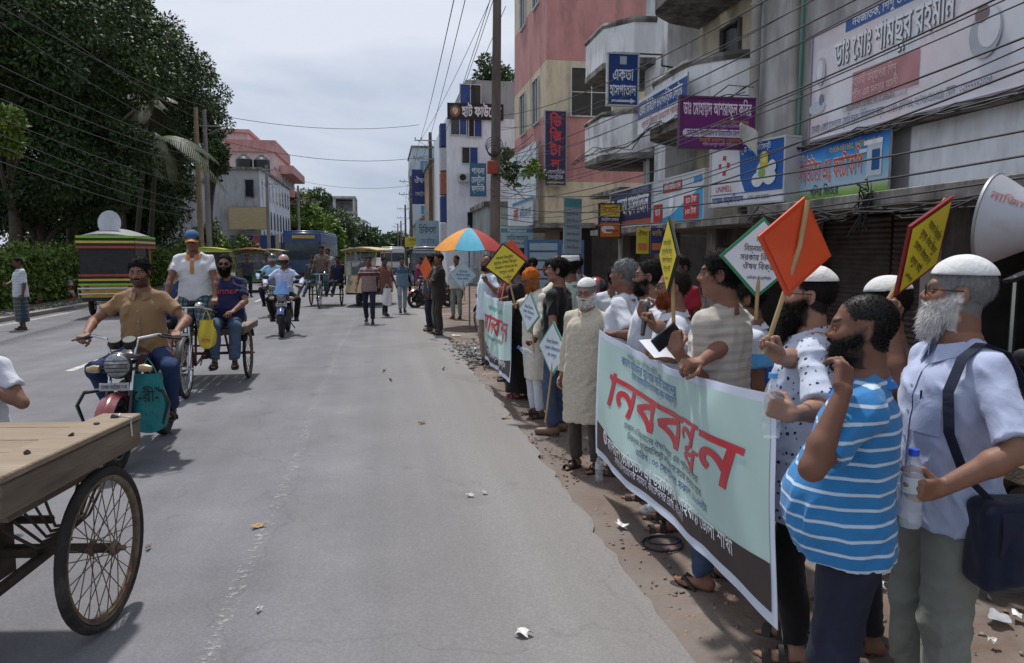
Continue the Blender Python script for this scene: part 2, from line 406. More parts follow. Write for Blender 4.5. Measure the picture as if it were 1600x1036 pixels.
def fuzz(V, Q, n, ln, dirf, seed, wd=.0011, ids=None):
    """thin blades growing out of a hair or beard surface"""
    rg = np.random.default_rng(seed); N = np.zeros_like(V); fn = np.cross(V[Q[:, 2]] - V[Q[:, 0]], V[Q[:, 3]] - V[Q[:, 1]])
    for j in range(4): np.add.at(N, Q[:, j], fn)
    N /= np.linalg.norm(N, axis=1)[:, None] + 1e-9; i = rg.integers(0, len(V), n) if ids is None else rg.choice(ids, n); p = V[i] - N[i] * .002; d = dirf(V[i], N[i]) + rg.normal(size=(n, 3)) * .25; d /= np.linalg.norm(d, axis=1)[:, None]
    w = np.cross(d, N[i] + rg.normal(size=(n, 3)) * .4); w /= np.linalg.norm(w, axis=1)[:, None] + 1e-9; l = (ln * rg.uniform(.5, 1.3, n))[:, None]; t = p + d * l - np.array([0, 0, .25]) * l * rg.uniform(0, 1, (n, 1)); m = (p + t) / 2 + N[i] * l * .15
    return np.stack([p - w * wd, p + w * wd, m + w * wd * .8, m - w * wd * .8], 1).reshape(-1, 3), np.stack([m - w * wd * .8, m + w * wd * .8, t + w * wd * .2, t - w * wd * .2], 1).reshape(-1, 3)
def folds(seed, amp, freq, stretch=(1, 1, .5), n=5, mod=9.):
    rg = np.random.default_rng(seed); K = rg.normal(size=(n, 3)); K = K / np.linalg.norm(K, axis=1)[:, None] * rg.uniform(.7, 1.4, (n, 1)) * freq * np.array(stretch)
    ph = rg.uniform(0, 6.3, (n, 3)); K2 = rg.normal(size=(n, 3)) * freq * .28; Km = rg.normal(size=(n, 3)) * mod
    def fn(p):
        o = np.zeros(len(p), np.float32)
        for i in range(n):
            w = (.5 + .5 * np.sin(p @ Km[i] + ph[i, 1])) ** 2; o += w * (np.abs(np.sin(p @ K[i] + ph[i, 0] + 1.1 * np.sin(p @ K2[i] + ph[i, 2]))) ** .75 - .5)
        return np.minimum(o * (amp * 2 / n), .0065).astype(np.float32)
    return fn
def rx(a): c, s = math.cos(a), math.sin(a); return np.array([[1, 0, 0], [0, c, -s], [0, s, c]])
def ry(a): c, s = math.cos(a), math.sin(a); return np.array([[c, 0, s], [0, 1, 0], [-s, 0, c]])
def rz(a): c, s = math.cos(a), math.sin(a); return np.array([[c, -s, 0], [s, c, 0], [0, 0, 1]])
def nrm(v): v = np.asarray(v, float); return v / (np.linalg.norm(v) + 1e-9)
def ik(a, b, l1, l2, hint):
    a = np.asarray(a, float); b = np.asarray(b, float); d = b - a; L = np.linalg.norm(d); m = (l1 + l2) * .995
    if L > m: b = a + d / L * m; d = b - a; L = m
    t = (l1 * l1 - l2 * l2 + L * L) / (2 * L); hgt = math.sqrt(max(l1 * l1 - t * t, 0)); u = d / L; h = np.asarray(hint, float); h = h - u * (h @ u)
    return a + u * t + nrm(h) * hgt, b
# ---------------------------------------------------------------- people
def skin_mat(): return M('skin', attr='Col', rough=.55, var=.10, vs=18, bump=.15, bs=220, sss=.06, spec=.35)
def hair_mat(): return M('hair', attr='Col', rough=.75, var=.35, vs=70, bump=.9, bs=150, spec=.15, stretch=(1, 1, .35))
EYE_W = lambda: M('eye_white', (.55, .5, .46), rough=.3, var=0)
EYE_D = lambda: M('eye_iris', (.012, .008, .006), rough=.2, var=0)
BLK = (.010, .009, .009); DKB = (.022, .016, .013); GRY = (.16, .16, .165); WHT = (.62, .61, .59); ORG = (.50, .13, .02)
SK1 = (.235, .118, .078); SK2 = (.175, .082, .054); SK3 = (.31, .172, .122); SK4 = (.12, .056, .038)
class Pose: pass
def head_field(HC, HR, neck_to, lod, fat=1., nose=1.):
    F = Field(); T = lambda p: HC + HR @ np.array(p, float)
    E = lambda c, r, k=.02, mode='u', rot=None: F.ell(T(c), r, HR if rot is None else HR @ rot, k, mode)
    E((0, -.014, .032), (.075, .096, .086)); E((0, .022, -.032), (.062 * fat, .070, .082), .03); E((0, .060, -.094), (.026 * fat, .024, .020), .03)
    for s in (-1, 1):
        E((s * .040 * fat, .052, -.02), (.024, .024, .022), .025); E((s * .045 * fat, .025, -.075), (.022, .035, .022), .03)
    F.cone(neck_to, T((0, -.022, -.06)), .062, .056, .03)
    if lod < 2.4:
        F.cone(T((-.034, .078, .024)), T((.034, .078, .024)), .012, .012, .02)
        F.cone(T((0, .081, .018)), T((0, .1045 * nose, -.021)), .0085, .0125, .014); 
        for s in (-1, 1):
            E((s * .013, .093, -.027), (.010, .013, .009), .01)
            E((s * .032, .096, .004), (.019, .013, .011), .012, 's'); E((s * .032, .0765, .009), (.0165, .013, .0105), .006)
            E((s * .076, -.010, -.004), (.009, .021, .032), .008, rot=ry(-s * .15) @ rz(s * .35)); E((s * .085, -.006, -.002), (.006, .012, .020), .006, 's')
        E((0, .0885, -.050), (.025, .0105, .0065), .008); E((0, .087, -.062), (.021, .011, .007), .008); E((0, .103, -.0555), (.024, .008, .0022), .004, 's')
    else:
        E((0, .095, -.012), (.014, .020, .026), .015)
        for s in (-1, 1): E((s * .076, -.010, -.004), (.012, .020, .030), .01)
    return F
def hand_field(F, W, f, n, side, curl, elbow, det=True):
    f = nrm(f); n = nrm(np.asarray(n) - f * (np.asarray(n) @ f)); t = np.cross(f, n) * side; Rm = np.stack([t, f, n], 1)
    F.cone(elbow, W, .036, .026, .02); F.rbox(W + f * .05 + n * .004, Rm, (.039, .046, .0145), .0135, .02)
    c = lambda a, b: a + (b - a) * curl
    for i in range(4):
        p = W + f * (.088 - .006 * abs(i - 1)) + t * (.030 - .0205 * i) + n * .002; L = (.074, .082, .076, .060)[i]; a = 0
        sp = (1.5 - i) * .07 * (1 - curl); d0 = nrm(f + t * sp)
        for j, (fr, ca) in enumerate(((.45, c(.22 + .05 * i, 1.15)), (.31, c(.32, 1.45)), (.24, c(.2, .75)))):
            a += ca; d = d0 * math.cos(a) + n * math.sin(a); q = p + d * L * fr; r0 = (.0092, .0085, .0078)[j] * (1, 1, .97, .88)[i]; F.cone(p, q, r0, r0 * .93, .004 if j else .006); p = q
    p = W + f * .022 + t * .030 + n * .006
    for d, l, r in ((nrm(f * .6 + t * c(.8, .35) + n * c(.15, .7)), .048, .0125), (nrm(f * .85 + t * c(.45, -.25) + n * c(.2, .75)), .034, .0105), (nrm(f * .9 + t * c(.2, -.6) + n * c(.25, .6)), .026, .0095)):
        q = p + d * l; F.cone(p, q, r, r * .9, .006); p = q
    return W + f * .083 + n * .030, t
def person(label, loc, yaw, s=1., q=1., skin=SK1, pelvis=(0, 0, .945), lean=0., twist=0., side=0., head=(0, 0), L=None, R=None, feet=None,
           top=None, bottom=None, shoes='sandal', shoe_col=(.03, .025, .02), hair=(BLK, 1., 0.), beard=None, cap=None, glasses=None, build=1., belly=0., group=None, name='person', fat=1., hide_legs=False, knees=None, mous=None, seed=0):
    rg = random.Random(seed + 11); root = thing(name, label, 'person', loc, yaw, group)
    P = Pose(); P.root = root; P.s = s; P.yaw = yaw; P.loc = np.array(loc, float); Rw = rz(yaw)
    P.world = lambda p: P.loc + Rw @ (np.asarray(p, float) * s)
    lc = lambda p: np.asarray(p, float) / s          # targets come in metres, the body is built at 1.725 m
    Pp = lc(pelvis) if pelvis[2] != .945 else np.asarray(pelvis, float)
    Rt = rz(twist) @ ry(side) @ rx(-lean); TT = lambda p: Pp + Rt @ np.array(p, float)
    bw = build
    # --- joints
    sh = {k: TT((k * .168 * bw, -.012, .437)) for k in (-1, 1)}; NB = TT((0, -.02, .485)); HCn = TT((0, -.012, .575))
    HR = Rt @ rz(head[0]) @ rx(head[1]); HC = HCn + HR @ np.array([0, .022, .105]); P.HC, P.HR = HC, HR
    arms = {}
    for k, A in ((-1, L), (1, R)):
        A = dict(A or {}); w = lc(A['w']) if 'w' in A else TT((k * (.24 * bw + .01), .03, -.09)); e, w = ik(sh[k], w, .285, .255, A.get('e', (k * .6, -1, -.2)))
        A.setdefault('fd', nrm(w - e)); A.setdefault('pn', (-k, .2, 0)); A.setdefault('curl', .25); A['el'] = e; A['wr'] = w; arms[k] = A
    legs = {}
    for k in (-1, 1):
        h = Pp + np.array([k * .088, 0, -.03]); fk = (feet or {}).get(k, None)
        a, fy = (lc(fk[0]), fk[1]) if fk else (np.array([k * .105, .0, .075]), k * -.15)
        kn, a = ik(h, a, .425, .42, (knees or {}).get(k, (k * .15, 1, 0))); legs[k] = (h, kn, a, fy)
    sk = np.array(skin)
    # --- body
    F = Field(); hb = .0105 * q
    F.loft(Pp, Rt, [-.09, 0, .12, .28, .38, .435, .48, .53], [.13, .158, .138, .150, .160, .135, .085, .058], [.09, .108, .096, .108, .108, .085, .066, .055], [0, 0, .008, .008, 0, -.01, -.015, -.018])
    F.cone(NB, HCn, .062, .058, .03)
    for k in (-1, 1): F.cone(NB + Rt @ np.array([0, -.005, .03]), sh[k], .040, .045, .03)
    for k, A in arms.items():
        F.cone(sh[k], A['el'], .050, .037, .025); F.cone(A['el'], A['el'] + (A['wr'] - A['el']) * .3, .038, .040, .02); F.cone(A['el'] + (A['wr'] - A['el']) * .3, A['wr'], .040, .026, .02)
    if not hide_legs:
        for k, (h, kn, a, fy) in legs.items():
            lf = .86 if bottom else 1.; F.cone(h, kn, .078 * lf, .050 * lf, .02); m = kn + (a - kn) * .3 + np.array([0, -.012, 0]); F.cone(kn, m, .048 * lf, .052 * lf, .01); F.cone(m, a + np.array([0, 0, .0]), .052 * lf, .034, .02)
            d = rz(fy) @ np.array([0, 1, 0.]); F.cone(a + d * -.03 + np.array([0, 0, -.04]), a + d * .12 + np.array([0, 0, -.055]), .034, .024, .03)
            if shoes != 'shoe' and q < 1.7:
                x = rz(fy) @ np.array([1., 0, 0])
                for j in range(5):
                    b = a + d * (.125 - .004 * j * j * .8) + x * (k * (-.030 + .0155 * j)) + np.array([0, 0, -.060]); F.cone(b, b + d * (.045 - .005 * j), .0125 - .0014 * j, .0105 - .0013 * j, .008)
            F.plane(a + np.array([0, 0, -.077]), (0, 0, -1)) if False else None
    for k, A in arms.items(): F.plane(A['wr'], A['wr'] - A['el'], 'i') if False else None
    ex = []
    FH = head_field(HC, HR, NB, q, fat); cutn = HCn - HR @ np.array([0, 0, .03]); FH.plane(cutn, -(HR @ np.array([0, 0, 1.])), 'i', .002)
    ex.append(polygonize(FH, HC - .19, HC + .17, .0047 * min(q, 2.2)))
    P.grip = {}
    for k, A in arms.items():
        Fh = Field(); g, ax = hand_field(Fh, A['wr'], A['fd'], A['pn'], k, A['curl'], A['el'] + (A['wr'] - A['el']) * .3)
        if A['fd'] is not None: Fh.plane(A['wr'] - (A['wr'] - A['el']) * .22, -(A['wr'] - A['el']), 'i', .001)
        ex.append(polygonize(Fh, A['wr'] - .19, A['wr'] + .19, .0042 * min(q, 2.4))); P.grip[k] = (P.world(g), Rw @ ax)
    P.FH = FH; P.arms = arms; P.legs = legs; P.TT = TT; P.Rt = Rt; P.sh = sh
    for k, A in arms.items():     # the coarse arm stops at the finely sampled wrist
        c = A['wr'] + nrm(A['wr'] - A['el']) * .07; F.ell(c, (.072, .072, .072), k=.001, mode='s')
    F.ell(HC + HR @ np.array([0, .01, .02]), (.17, .17, .155), k=.001, mode='s')
    pts = [HC, NB, Pp] + [A['el'] for A in arms.values()] + [A['wr'] for A in arms.values()] + [x for l in legs.values() for x in l[:3]] if not hide_legs else [HC, NB, Pp] + [A['el'] for A in arms.values()] + [A['wr'] for A in arms.values()]
    lo, hi = np.min(pts, 0) - .26, np.max(pts, 0) + .26
    stub = np.array(beard[0]) if beard else None
    def colf(V):
        c = np.tile(sk, (len(V), 1)).astype(np.float32); h = (V - HC) @ HR; x, y, z = np.abs(h[:, 0]), h[:, 1], h[:, 2]; inh = (np.linalg.norm(h, axis=1) < .19)
        lip = inh & (x < .024) & (y > .078) & (z < -.044) & (z > -.070); c[lip] = sk * np.array([.85, .62, .66])
        eb = inh & (np.abs(z - .0255 - .1 * (x - .02)) < .0058) & (x > .011) & (x < .050) & (y > .05); c[eb] = np.array(hair[0] if hair and hair[0] != ORG else GRY) * .7 + sk * .15
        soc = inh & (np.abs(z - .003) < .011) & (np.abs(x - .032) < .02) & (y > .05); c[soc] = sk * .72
        ck = inh & (np.abs(x - .035) < .025) & (y > .04) & (z < .0) & (z > -.04); c[ck] *= np.array([1.12, 1.0, .96])
        wn = np.sin(h[:, 0] * 210 + h[:, 2] * 160) * .0025 + np.sin(h[:, 1] * 340 + h[:, 0] * 120) * .002
        if hair:
            nv = nrm((0, .092, -.066)); hd = (h - np.array([0, .084 - hair[2] * .5, .060 + hair[2]])) @ nv + wn; np_ = nrm((0, .35, -1)); nd = (h - np.array([0, -.085, -.078])) @ np_ + wn; ear = (x > .064) & (np.abs(y + .006) < .026) & (np.abs(z + .002) < .036)
            w = np.clip((.004 - np.maximum(hd, nd)) / .010, 0, 1) * inh * ~ear; c = c * (1 - w[:, None]) + np.array(hair[0]) * w[:, None]
        if beard:
            nv = nrm((0, .034, .075)); bd = np.maximum((h - np.array([0, .085, -.036])) @ nv, -(y + .010) * 1.) + wn; w = np.clip((.006 - bd) / .012, 0, 1) * inh * (z > -.13) * ~lip * ~((x < .03) & (y > .085) & (z > -.07)); w = w * (.85 if beard[1] > -.01 else .7); c = c * (1 - w[:, None]) + np.array(beard[0]) * w[:, None]
        for k, A in arms.items():
            fa = np.linalg.norm(V - (A['wr'] + nrm(A['fd']) * .13), axis=1) < .05; c[fa] *= 1.12
        return c
    P.body = field_part('body', F, lo, hi, hb, skin_mat(), root, colf, s, ex)
    e = MB()
    if q < 2:
        for k in (-1, 1):
            e = MB(); e.mat(0).ell(HC + HR @ np.array([k * .032, .0795, .0035]), (.0145, .0085, .0058), 10, 6, Matrix(HR.tolist())); e.mat(1).ell(HC + HR @ np.array([k * .032, .0850, .0035]), (.0058, .0042, .0052), 8, 6, Matrix(HR.tolist()))
            e.v = [tuple(np.array(v) * s) for v in e.v]; part('eye', e, [EYE_W(), EYE_D()], P.body)
    T = lambda p: HC + HR @ np.array(p, float); PL = lambda F_, o, n, k=.004: F_.plane(T(o), HR @ np.array(n, float), 'i', k)
    hh = .0058 * min(q, 2.2); hl, hg = HC - .2, HC + .2
    def hcol(col): return lambda V: np.tile(np.array(col, np.float32), (len(V), 1))
    if hair:
        hc_, vol, rec = hair; Fg = Field(); bz = vol < .2; vol = .25 if cap and cap[0] != 'flat' else vol; g = .006 * vol
        Fg.ell(T((0, -.016, .034)), (.077 + g, .098 + g, .088 + g * 1.5), HR); Fg.warp(folds(seed, .020 * max(vol, .6) if vol > .3 else .004, 80, (1, 1, .6), 6, 40.))
        PL(Fg, (0, .084 - rec * .5, .060 + rec), (0, .092, -.066), .026); PL(Fg, (0, -.085, -.074), (0, .35, -1), .02)
        for k in (-1, 1): Fg.ell(T((k * .085, -.004, -.004)), (.03, .022, .032), HR, .006, 's')
        if bz:                      # cropped hair: blades straight on the scalp
            Vb, Qb = ex[0]; hb_ = (Vb - HC) @ HR; m_ = ((hb_ - np.array([0, .084 - rec * .5, .060 + rec])) @ nrm((0, .092, -.066)) < -.002) & ((hb_ - np.array([0, -.085, -.078])) @ nrm((0, .35, -1)) < 0) & ~((np.abs(hb_[:, 0]) > .066) & (np.abs(hb_[:, 1] + .006) < .028) & (np.abs(hb_[:, 2] + .002) < .038))
            Qs = Qb[m_[Qb].all(1)]; B = np.concatenate(fuzz(Vb, Qs, 5000, .009, lambda p, n_: n_ * .5 + HR @ np.array([0, -.5, -.2]), seed, .0011, np.unique(Qs))); a_ = np.arange(len(B) // 4) * 4; part('hair', np_mesh('hair', B * s, np.stack([a_, a_ + 1, a_ + 2, a_ + 3], 1), hair_mat(), cols=np.tile(np.array(hc_, np.float32), (len(B), 1))), None, root)
        else: field_part('hair', Fg, hl, hg, hh * .85, hair_mat(), root, hcol(hc_), s, fz=(2600 if q < 1.4 else 700, .004 + .017 * vol, lambda p, n_: n_ * .45 + HR @ np.array([0, -.5, -.25]), seed, .0010 * q) if q < 1.9 else None)
    if beard and beard[1] >= 0:
        bc, bl = beard[:2]; Fg = Field(); Fg.ell(T((0, .026, -.04)), (.0655 * fat, .073, .080), HR); Fg.ell(T((0, .064, -.096 - bl * .42)), (.048 * fat, .036, .030 + bl * .55), HR, .03)
        [Fg.cone(T((k * .066 * fat, .004, -.022)), T((k * .034 * fat, .058, -.088 - bl * .2)), .013, .018 + bl * .2, .02) for k in (-1, 1)]; Fg.warp(folds(seed + 3, .020, 80, (1, 1, .35), 6, 40.)); PL(Fg, (0, .085, -.036), (0, .034, 1 * .075), .02); Fg.plane(T((0, -.008, 0)), HR @ np.array([0, -1, -.25]), 'i', .01)
        Fg.ell(T((0, .105, -.050)), (.030, .030, .017), HR, .006, 's'); field_part('beard', Fg, hl - .05, hg, hh, hair_mat(), root, hcol(bc), s, fz=(3000 if q < 1.4 else 700, .020 + bl * .2, lambda p, n_: n_ * .5 + HR @ np.array([0, .25, -.8]), seed, .0010 * q) if q < 1.9 else None)
    if beard or mous:
        mc = mous or beard[0]; Fg = Field()
        if not (beard and len(beard) > 2):
            for k in (-1, 1): Fg.cone(T((0, .1025, -.040)), T((k * .026, .091, -.050)), .0062, .005, .004)
            field_part('moustache', Fg, T((0, .095, -.045)) - .06, T((0, .095, -.045)) + .06, .0035 * min(q, 2), hair_mat(), root, hcol(mc), s)
    if cap: make_cap(cap, root, T, HR, PL, hl, hg, hh, s, seed)
    if glasses:
        dark = glasses == 'dark'; g = MB(); ln = MB(); Pn = lambda p: T(p) * s
        for k in (-1, 1):
            pts = []
            for i in range(16):
                a = 2 * PI * i / 16; ca, sa = math.cos(a), math.sin(a); rr = (abs(ca) ** 3 + abs(sa) ** 3) ** (-1 / 3)
                pts.append(Pn((k * (.034 + 0) + .025 * ca * rr, .1015 - .06 * (.034 + k * .025 * ca * rr) ** 1 * .3, .002 + .0175 * sa * rr)))
            g.tube(pts, .0019 * s, 5, closed=True); ln.poly(pts if k > 0 else pts[::-1])
            g.tube([Pn((k * .058, .097, .008)), Pn((k * .076, .06, .008)), Pn((k * .080, -.012, .012)), Pn((k * .078, -.03, -.006))], .0021 * s, 5)
        g.tube([Pn((-.010, .1005, .006)), Pn((0, .104, .009)), Pn((.010, .1005, .006))], .0018 * s, 5)
        go = part('glasses', g, M('glasses_frame', (.012, .010, .010), rough=.3, var=0), root)
        part('lens', ln, M('lens_dark', (.01, .01, .012), rough=.08, var=0) if dark else M('lens_clear', (.12, .12, .13), rough=.05, var=0, alpha=.28), go)
    # --- clothes
    if bottom:
        Fb = Field(); kd = bottom.get('kind', 'trousers'); fl = bottom.get('loose', 1.); rg2 = seed * 7 + 5
        if kd == 'lungi':
            zb = bottom.get('hem', -.80); Fb.loft(Pp, np.eye(3), [zb, -.5, -.2, 0, .10], [.185, .18, .175, .168, .146], [.15, .15, .15, .13, .105], [.0, .01, .02, .01, .008]); Fb.warp(folds(rg2, .022, 26, (1.3, 1.3, .12), 5))
        elif kd == 'robe':
            zb = bottom.get('hem', -.80); Fb.loft(Pp, np.eye(3), [zb, -.4, -.1, .1], [.24, .20, .18, .16], [.20, .17, .15, .13], [0, 0, 0, 0]); Fb.warp(folds(rg2, .025, 22, (1.2, 1.2, .1), 5))
        else:
            Fb.loft(Pp, np.eye(3), [-.10, -.03, .05, .075], [.150, .166, .156, .146], [.105, .118, .112, .104], [0, .0, .006, .008 + belly * .2], k=.03)
            for k, (h, kn, a, fy) in legs.items():
                Fb.cone(h, kn, .098 * fl, .071 * fl, .035); e_ = a + (kn - a) * bottom.get('short', .03); Fb.cone(kn, e_, .072 * fl, .060 * fl + .004, .03, cut=True)
            f1 = folds(rg2, .032, 22, (1, 1, .35), 5, 6.); f2 = folds(rg2 + 1, .048, 46, (.5, .5, 1.2), 5, 9.); jt = [j for l in legs.values() for j in (l[1], l[2] + np.array([0, 0, .06]))]
            def wf(p):
                w = np.zeros(len(p), np.float32)
                for j in jt: w = np.maximum(w, np.exp(-((p - j) ** 2).sum(1) / .018))
                return f1(p) + f2(p) * w
            Fb.warp(wf)
        pl = [Pp] + [x for l in legs.values() for x in l[:3]]
        if kd in ('lungi', 'robe'): pl += [Pp + np.array([.2, .2, bottom.get('hem', -.8)]), Pp + np.array([-.2, -.2, bottom.get('hem', -.8)])]
        P.trousers = field_part({'lungi': 'lungi', 'robe': 'robe_skirt'}.get(kd, 'trousers'), Fb, np.min(pl, 0) - .2, np.max(pl, 0) + .2, .0115 * q, bottom['mat'], root, scale=s); P.Fb = Fb
    if top:
        Ft = Field(); ez = top.get('ease', .018); hem = top.get('hem', -.10); sl = top.get('sleeve', .6); bl = belly; fl = top.get('flare', 0.)
        zs = [hem] + [z for z in (-.30, -.12, 0, .12, .28, .38, .435, .475, .505) if z > hem + .03]
        def prof(tab): return [float(np.interp(z, [-.6, -.30, -.1, 0, .12, .28, .38, .435, .475, .505], tab)) for z in zs]
        Rx = prof([.19 + fl, .182 + fl * .5, .184, .180, .160, .158, .164, .140, .098, .070]); Ry = prof([.15 + fl, .145 + fl * .5, .132, .128, .116, .114, .110, .088, .072, .066])
        Cy = prof([.0, .0, .005, .008, .010, .006, 0, -.01, -.015, -.018])
        for i, z in enumerate(zs):
            w_ = math.exp(-((z - .08) / .14) ** 2); Ry[i] += bl * .5 * w_; Cy[i] += bl * .5 * w_; Rx[i] += bl * .25 * w_
            if z < .46: Rx[i] = Rx[i] * (bw if z > .2 else (1 + bw) / 2) + ez; Ry[i] += ez
        Ft.loft(Pp, Rt, zs, Rx, Ry, Cy, k=.02, pw=2.35)
        for k, A in arms.items():
            e_, w_ = A['el'], A['wr']; u = nrm(e_ - sh[k])
            if sl <= 1: Ft.cone(sh[k] - u * .0, sh[k] + (e_ - sh[k]) * sl, .051 + ez * .25, .048 + ez * .7, .04, cut=True)
            else:
                Ft.cone(sh[k], e_, .051 + ez * .25, .046 + ez * .4, .04); Ft.cone(e_, e_ + (w_ - e_) * (sl - 1), .046 + ez * .4, (.042 if sl < 1.9 else .033) + ez * .6, .025, cut=True)
        for k in (-1, 1): Ft.cone(NB + Rt @ np.array([0, -.008, .022]), sh[k], .052, .055 + ez * .3, .04)
        fa = top.get('fold', 1.); Ft.warp(folds(seed * 3 + 1, .026 * fa, 24, (1, 1, .35), 5, 7.)); Ft.warp(folds(seed * 3 + 2, .017 * fa, 44, (.7, .7, 1.), 5, 13.))
        Fn = NB - Rt @ np.array([0, 0, .03]); Ft.cone(Fn, HCn, .066, .062, .004, 's')
        if top.get('vneck'): Ft.cone(TT((0, .09, .47)), TT((0, .06, .55)), .030, .07, .006, 's')
        pt = [TT((0, 0, hem)), NB, Pp] + [A['el'] for A in arms.values()] + ([A['wr'] for A in arms.values()] if sl > 1 else [])
        P.Ft = Ft; P.shirt = field_part(top.get('name', 'shirt'), Ft, np.min(pt, 0) - .27 - bl, np.max(pt, 0) + .27 + bl, .0095 * q, top['mat'], root, scale=s)
        if top.get('collar'):
            mb = MB(); cmx = top.get('cmat', top['mat']); bt = top.get('collar') == 'band'
            def cf(u, v):
                a = R_(16) + (2 * PI - R_(32)) * u; fr = math.cos(a) * .5 + .5; sa, ca = math.sin(a), math.cos(a)       # a = 0 is the front
                if bt: r, z = .074 - .003 * v, .035 + .034 * v - .03 * fr ** 2
                elif v < .5: r, z = .073 - .004 * v * 2, .0 + .046 * v * 2
                else: w = (v - .5) * 2; r, z = .069 + .030 * w, .046 - (.040 + .028 * fr ** 6) * w
                z -= .026 * fr ** 2; r2 = r + .010 * fr ** 2
                return TT((sa * r2 * 1.04, ca * r2 * 1.0 - .012 + .012 * fr, .486 + z)) * s
            mb.sheet(cf, 28, 4, .003); part('collar', mb, cmx, P.shirt, angle=70)
    # --- footwear
    if not hide_legs and shoes != 'bare':
        for k, (h, kn, a, fy) in legs.items():
            d = rz(fy) @ np.array([0, 1, 0.]); x = rz(fy) @ np.array([1., 0, 0]); z0 = np.array([0, 0, -.075])
            if shoes == 'shoe':
                Fs = Field(); Fs.cone(a + d * -.035 + z0 + np.array([0, 0, .042]), a + d * .15 + z0 + np.array([0, 0, .030]), .044, .038, .03); Fs.cone(a, a + z0 * .5, .044, .046, .03); Fs.plane(a + z0, (0, 0, -1)); Fs.plane(a + np.array([0, 0, .015]), (0, 0, 1))
                field_part('shoe', Fs, a - .25, a + .25, .009 * max(q, 1), M('shoe_%d' % (hash(shoe_col) % 999), shoe_col, rough=.45, var=.2, bump=.1), root, scale=s)
            else:
                mb = MB(); out = []
                for i in range(20):
                    t = 2 * PI * i / 20; y = .055 + .130 * math.cos(t); w = .043 + .008 * math.cos(t); out.append((a + z0 + d * y + x * w * math.sin(t)) * s)
                mb.prism([Vector(p) for p in out], (0, 0, -.022 * s))
                if shoes == 'thong':
                    tp = a + z0 + d * .135 + np.array([0, 0, .006]); mid = a + z0 + d * .10 + np.array([0, 0, .062])
                    for e2 in (-1, 1): mb.tube([p * s for p in (tp, mid + x * e2 * .022 + np.array([0, 0, -.008]), a + z0 + d * .025 + x * e2 * .047 + np.array([0, 0, .004]))], [.006 * s, .010 * s, .009 * s], 6)
                else:
                    for yy, hh_ in ((.125, .050), (.055, .078)):
                        mb.sheet(lambda u, v: (a + z0 + d * (yy - .02 + .04 * v) + x * (-.048 + .096 * u) + np.array([0, 0, math.sin(PI * u) ** .5 * hh_])) * s, 8, 2, .004 * s)
                    mb.tube([p * s for p in (a + z0 + x * -.044 + d * .02, a + z0 + d * -.062 + np.array([0, 0, .05]), a + z0 + x * .044 + d * .02)], .007 * s, 6)
                part('sandal', mb, M('sandal_%d' % (hash(shoe_col) % 999), shoe_col, rough=.6, var=.2), root)
    return P
def make_cap(cap, root, T, HR, PL, hl, hg, hh, s, seed):
    kind = cap[0]; cm = cap[1]
    if kind == 'dome':
        Fg = Field(); Fg.ell(T((0, -.014, .045)), (.089, .109, .092), HR); Fg.warp(folds(seed + 9, .004, 60, n=4)); PL(Fg, (0, .08, .058), (0, -.36 * .25, -1), .003); Fg.ell(T((0, -.014, .030)), (.079, .099, .088), HR, .002, 's')
        field_part('cap', Fg, hl, hg, hh, cm, root, scale=s)
    elif kind == 'flat':
        Fg = Field(); Fg.loft(T((0, -.014, 0)), HR, [.030, .06, .095, .118], [.086, .088, .087, .080], [.106, .107, .105, .098], [0, 0, 0, 0], pw=2); PL(Fg, (0, .08, .04), (0, -.12, -1), .003)
        field_part('cap', Fg, hl, hg, hh, cm, root, scale=s)
    elif kind == 'baseball':
        Fg = Field(); Fg.ell(T((0, -.014, .042)), (.087, .107, .088), HR); PL(Fg, (0, .08, .04), (0, -.1, -1), .003); c = field_part('cap', Fg, hl, hg, hh, cm, root, scale=s)
        mb = MB(); mb.sheet(lambda u, v: T(((u - .5) * .15, .082 + v * .075 * math.sin(PI * (.12 + .76 * u)) - .05 * abs(u - .5) ** 2 * 4 * .6, .046 - .022 * v - .10 * (u - .5) ** 2 * 1.6)) * s, 12, 5, .004); part('visor', mb, cap[2], c)
    elif kind == 'helmet':
        Fg = Field(); Fg.ell(T((0, -.012, .020)), (.118, .140, .130), HR); PL(Fg, (0, 0, -.075), (0, 0, -1), .01); Fg.ell(T((0, .12, -.03)), (.10, .085, .062), HR, .01, 's'); Fg.ell(T((0, -.01, -.05)), (.092, .11, .12), HR, .004, 's')
        c = field_part('helmet', Fg, hl - .03, hg + .03, .008, cm, root, scale=s)
        mb = MB(); mb.sheet(lambda u, v: T((math.sin((u - .5) * 2.3) * .121, -.012 + math.cos((u - .5) * 2.3) * .142, .042 - .075 * v)) * s, 12, 3, .003); part('visor', mb, cap[2], c)
def decal(P, field, o, right, up, d, fn_list, off=.003):
    """lay flat outlines on a garment: each (list of 2D points or verts/faces) is pushed along d until it meets the surface"""
    o = np.asarray(o, float); r = nrm(right); u = nrm(up); d = nrm(d); out = []
    for V2, F2 in fn_list:
        V2 = np.asarray(V2, float); p = o + V2[:, :1] * r + V2[:, 1:2] * u - d * .12; t = np.zeros(len(p))
        for _ in range(40): t += np.clip(field(p + d * t[:, None]), -.02, .03) * .8
        out.append(((p + d * (t - off)[:, None]) * P.s, F2))
    return out
def grid2(w, h, nx, ny):
    V = [((i / nx - .5) * w, (j / ny - .5) * h) for i in range(nx + 1) for j in range(ny + 1)]
    return V, [(i * (ny + 1) + j, (i + 1) * (ny + 1) + j, (i + 1) * (ny + 1) + j + 1, i * (ny + 1) + j + 1) for i in range(nx) for j in range(ny)]
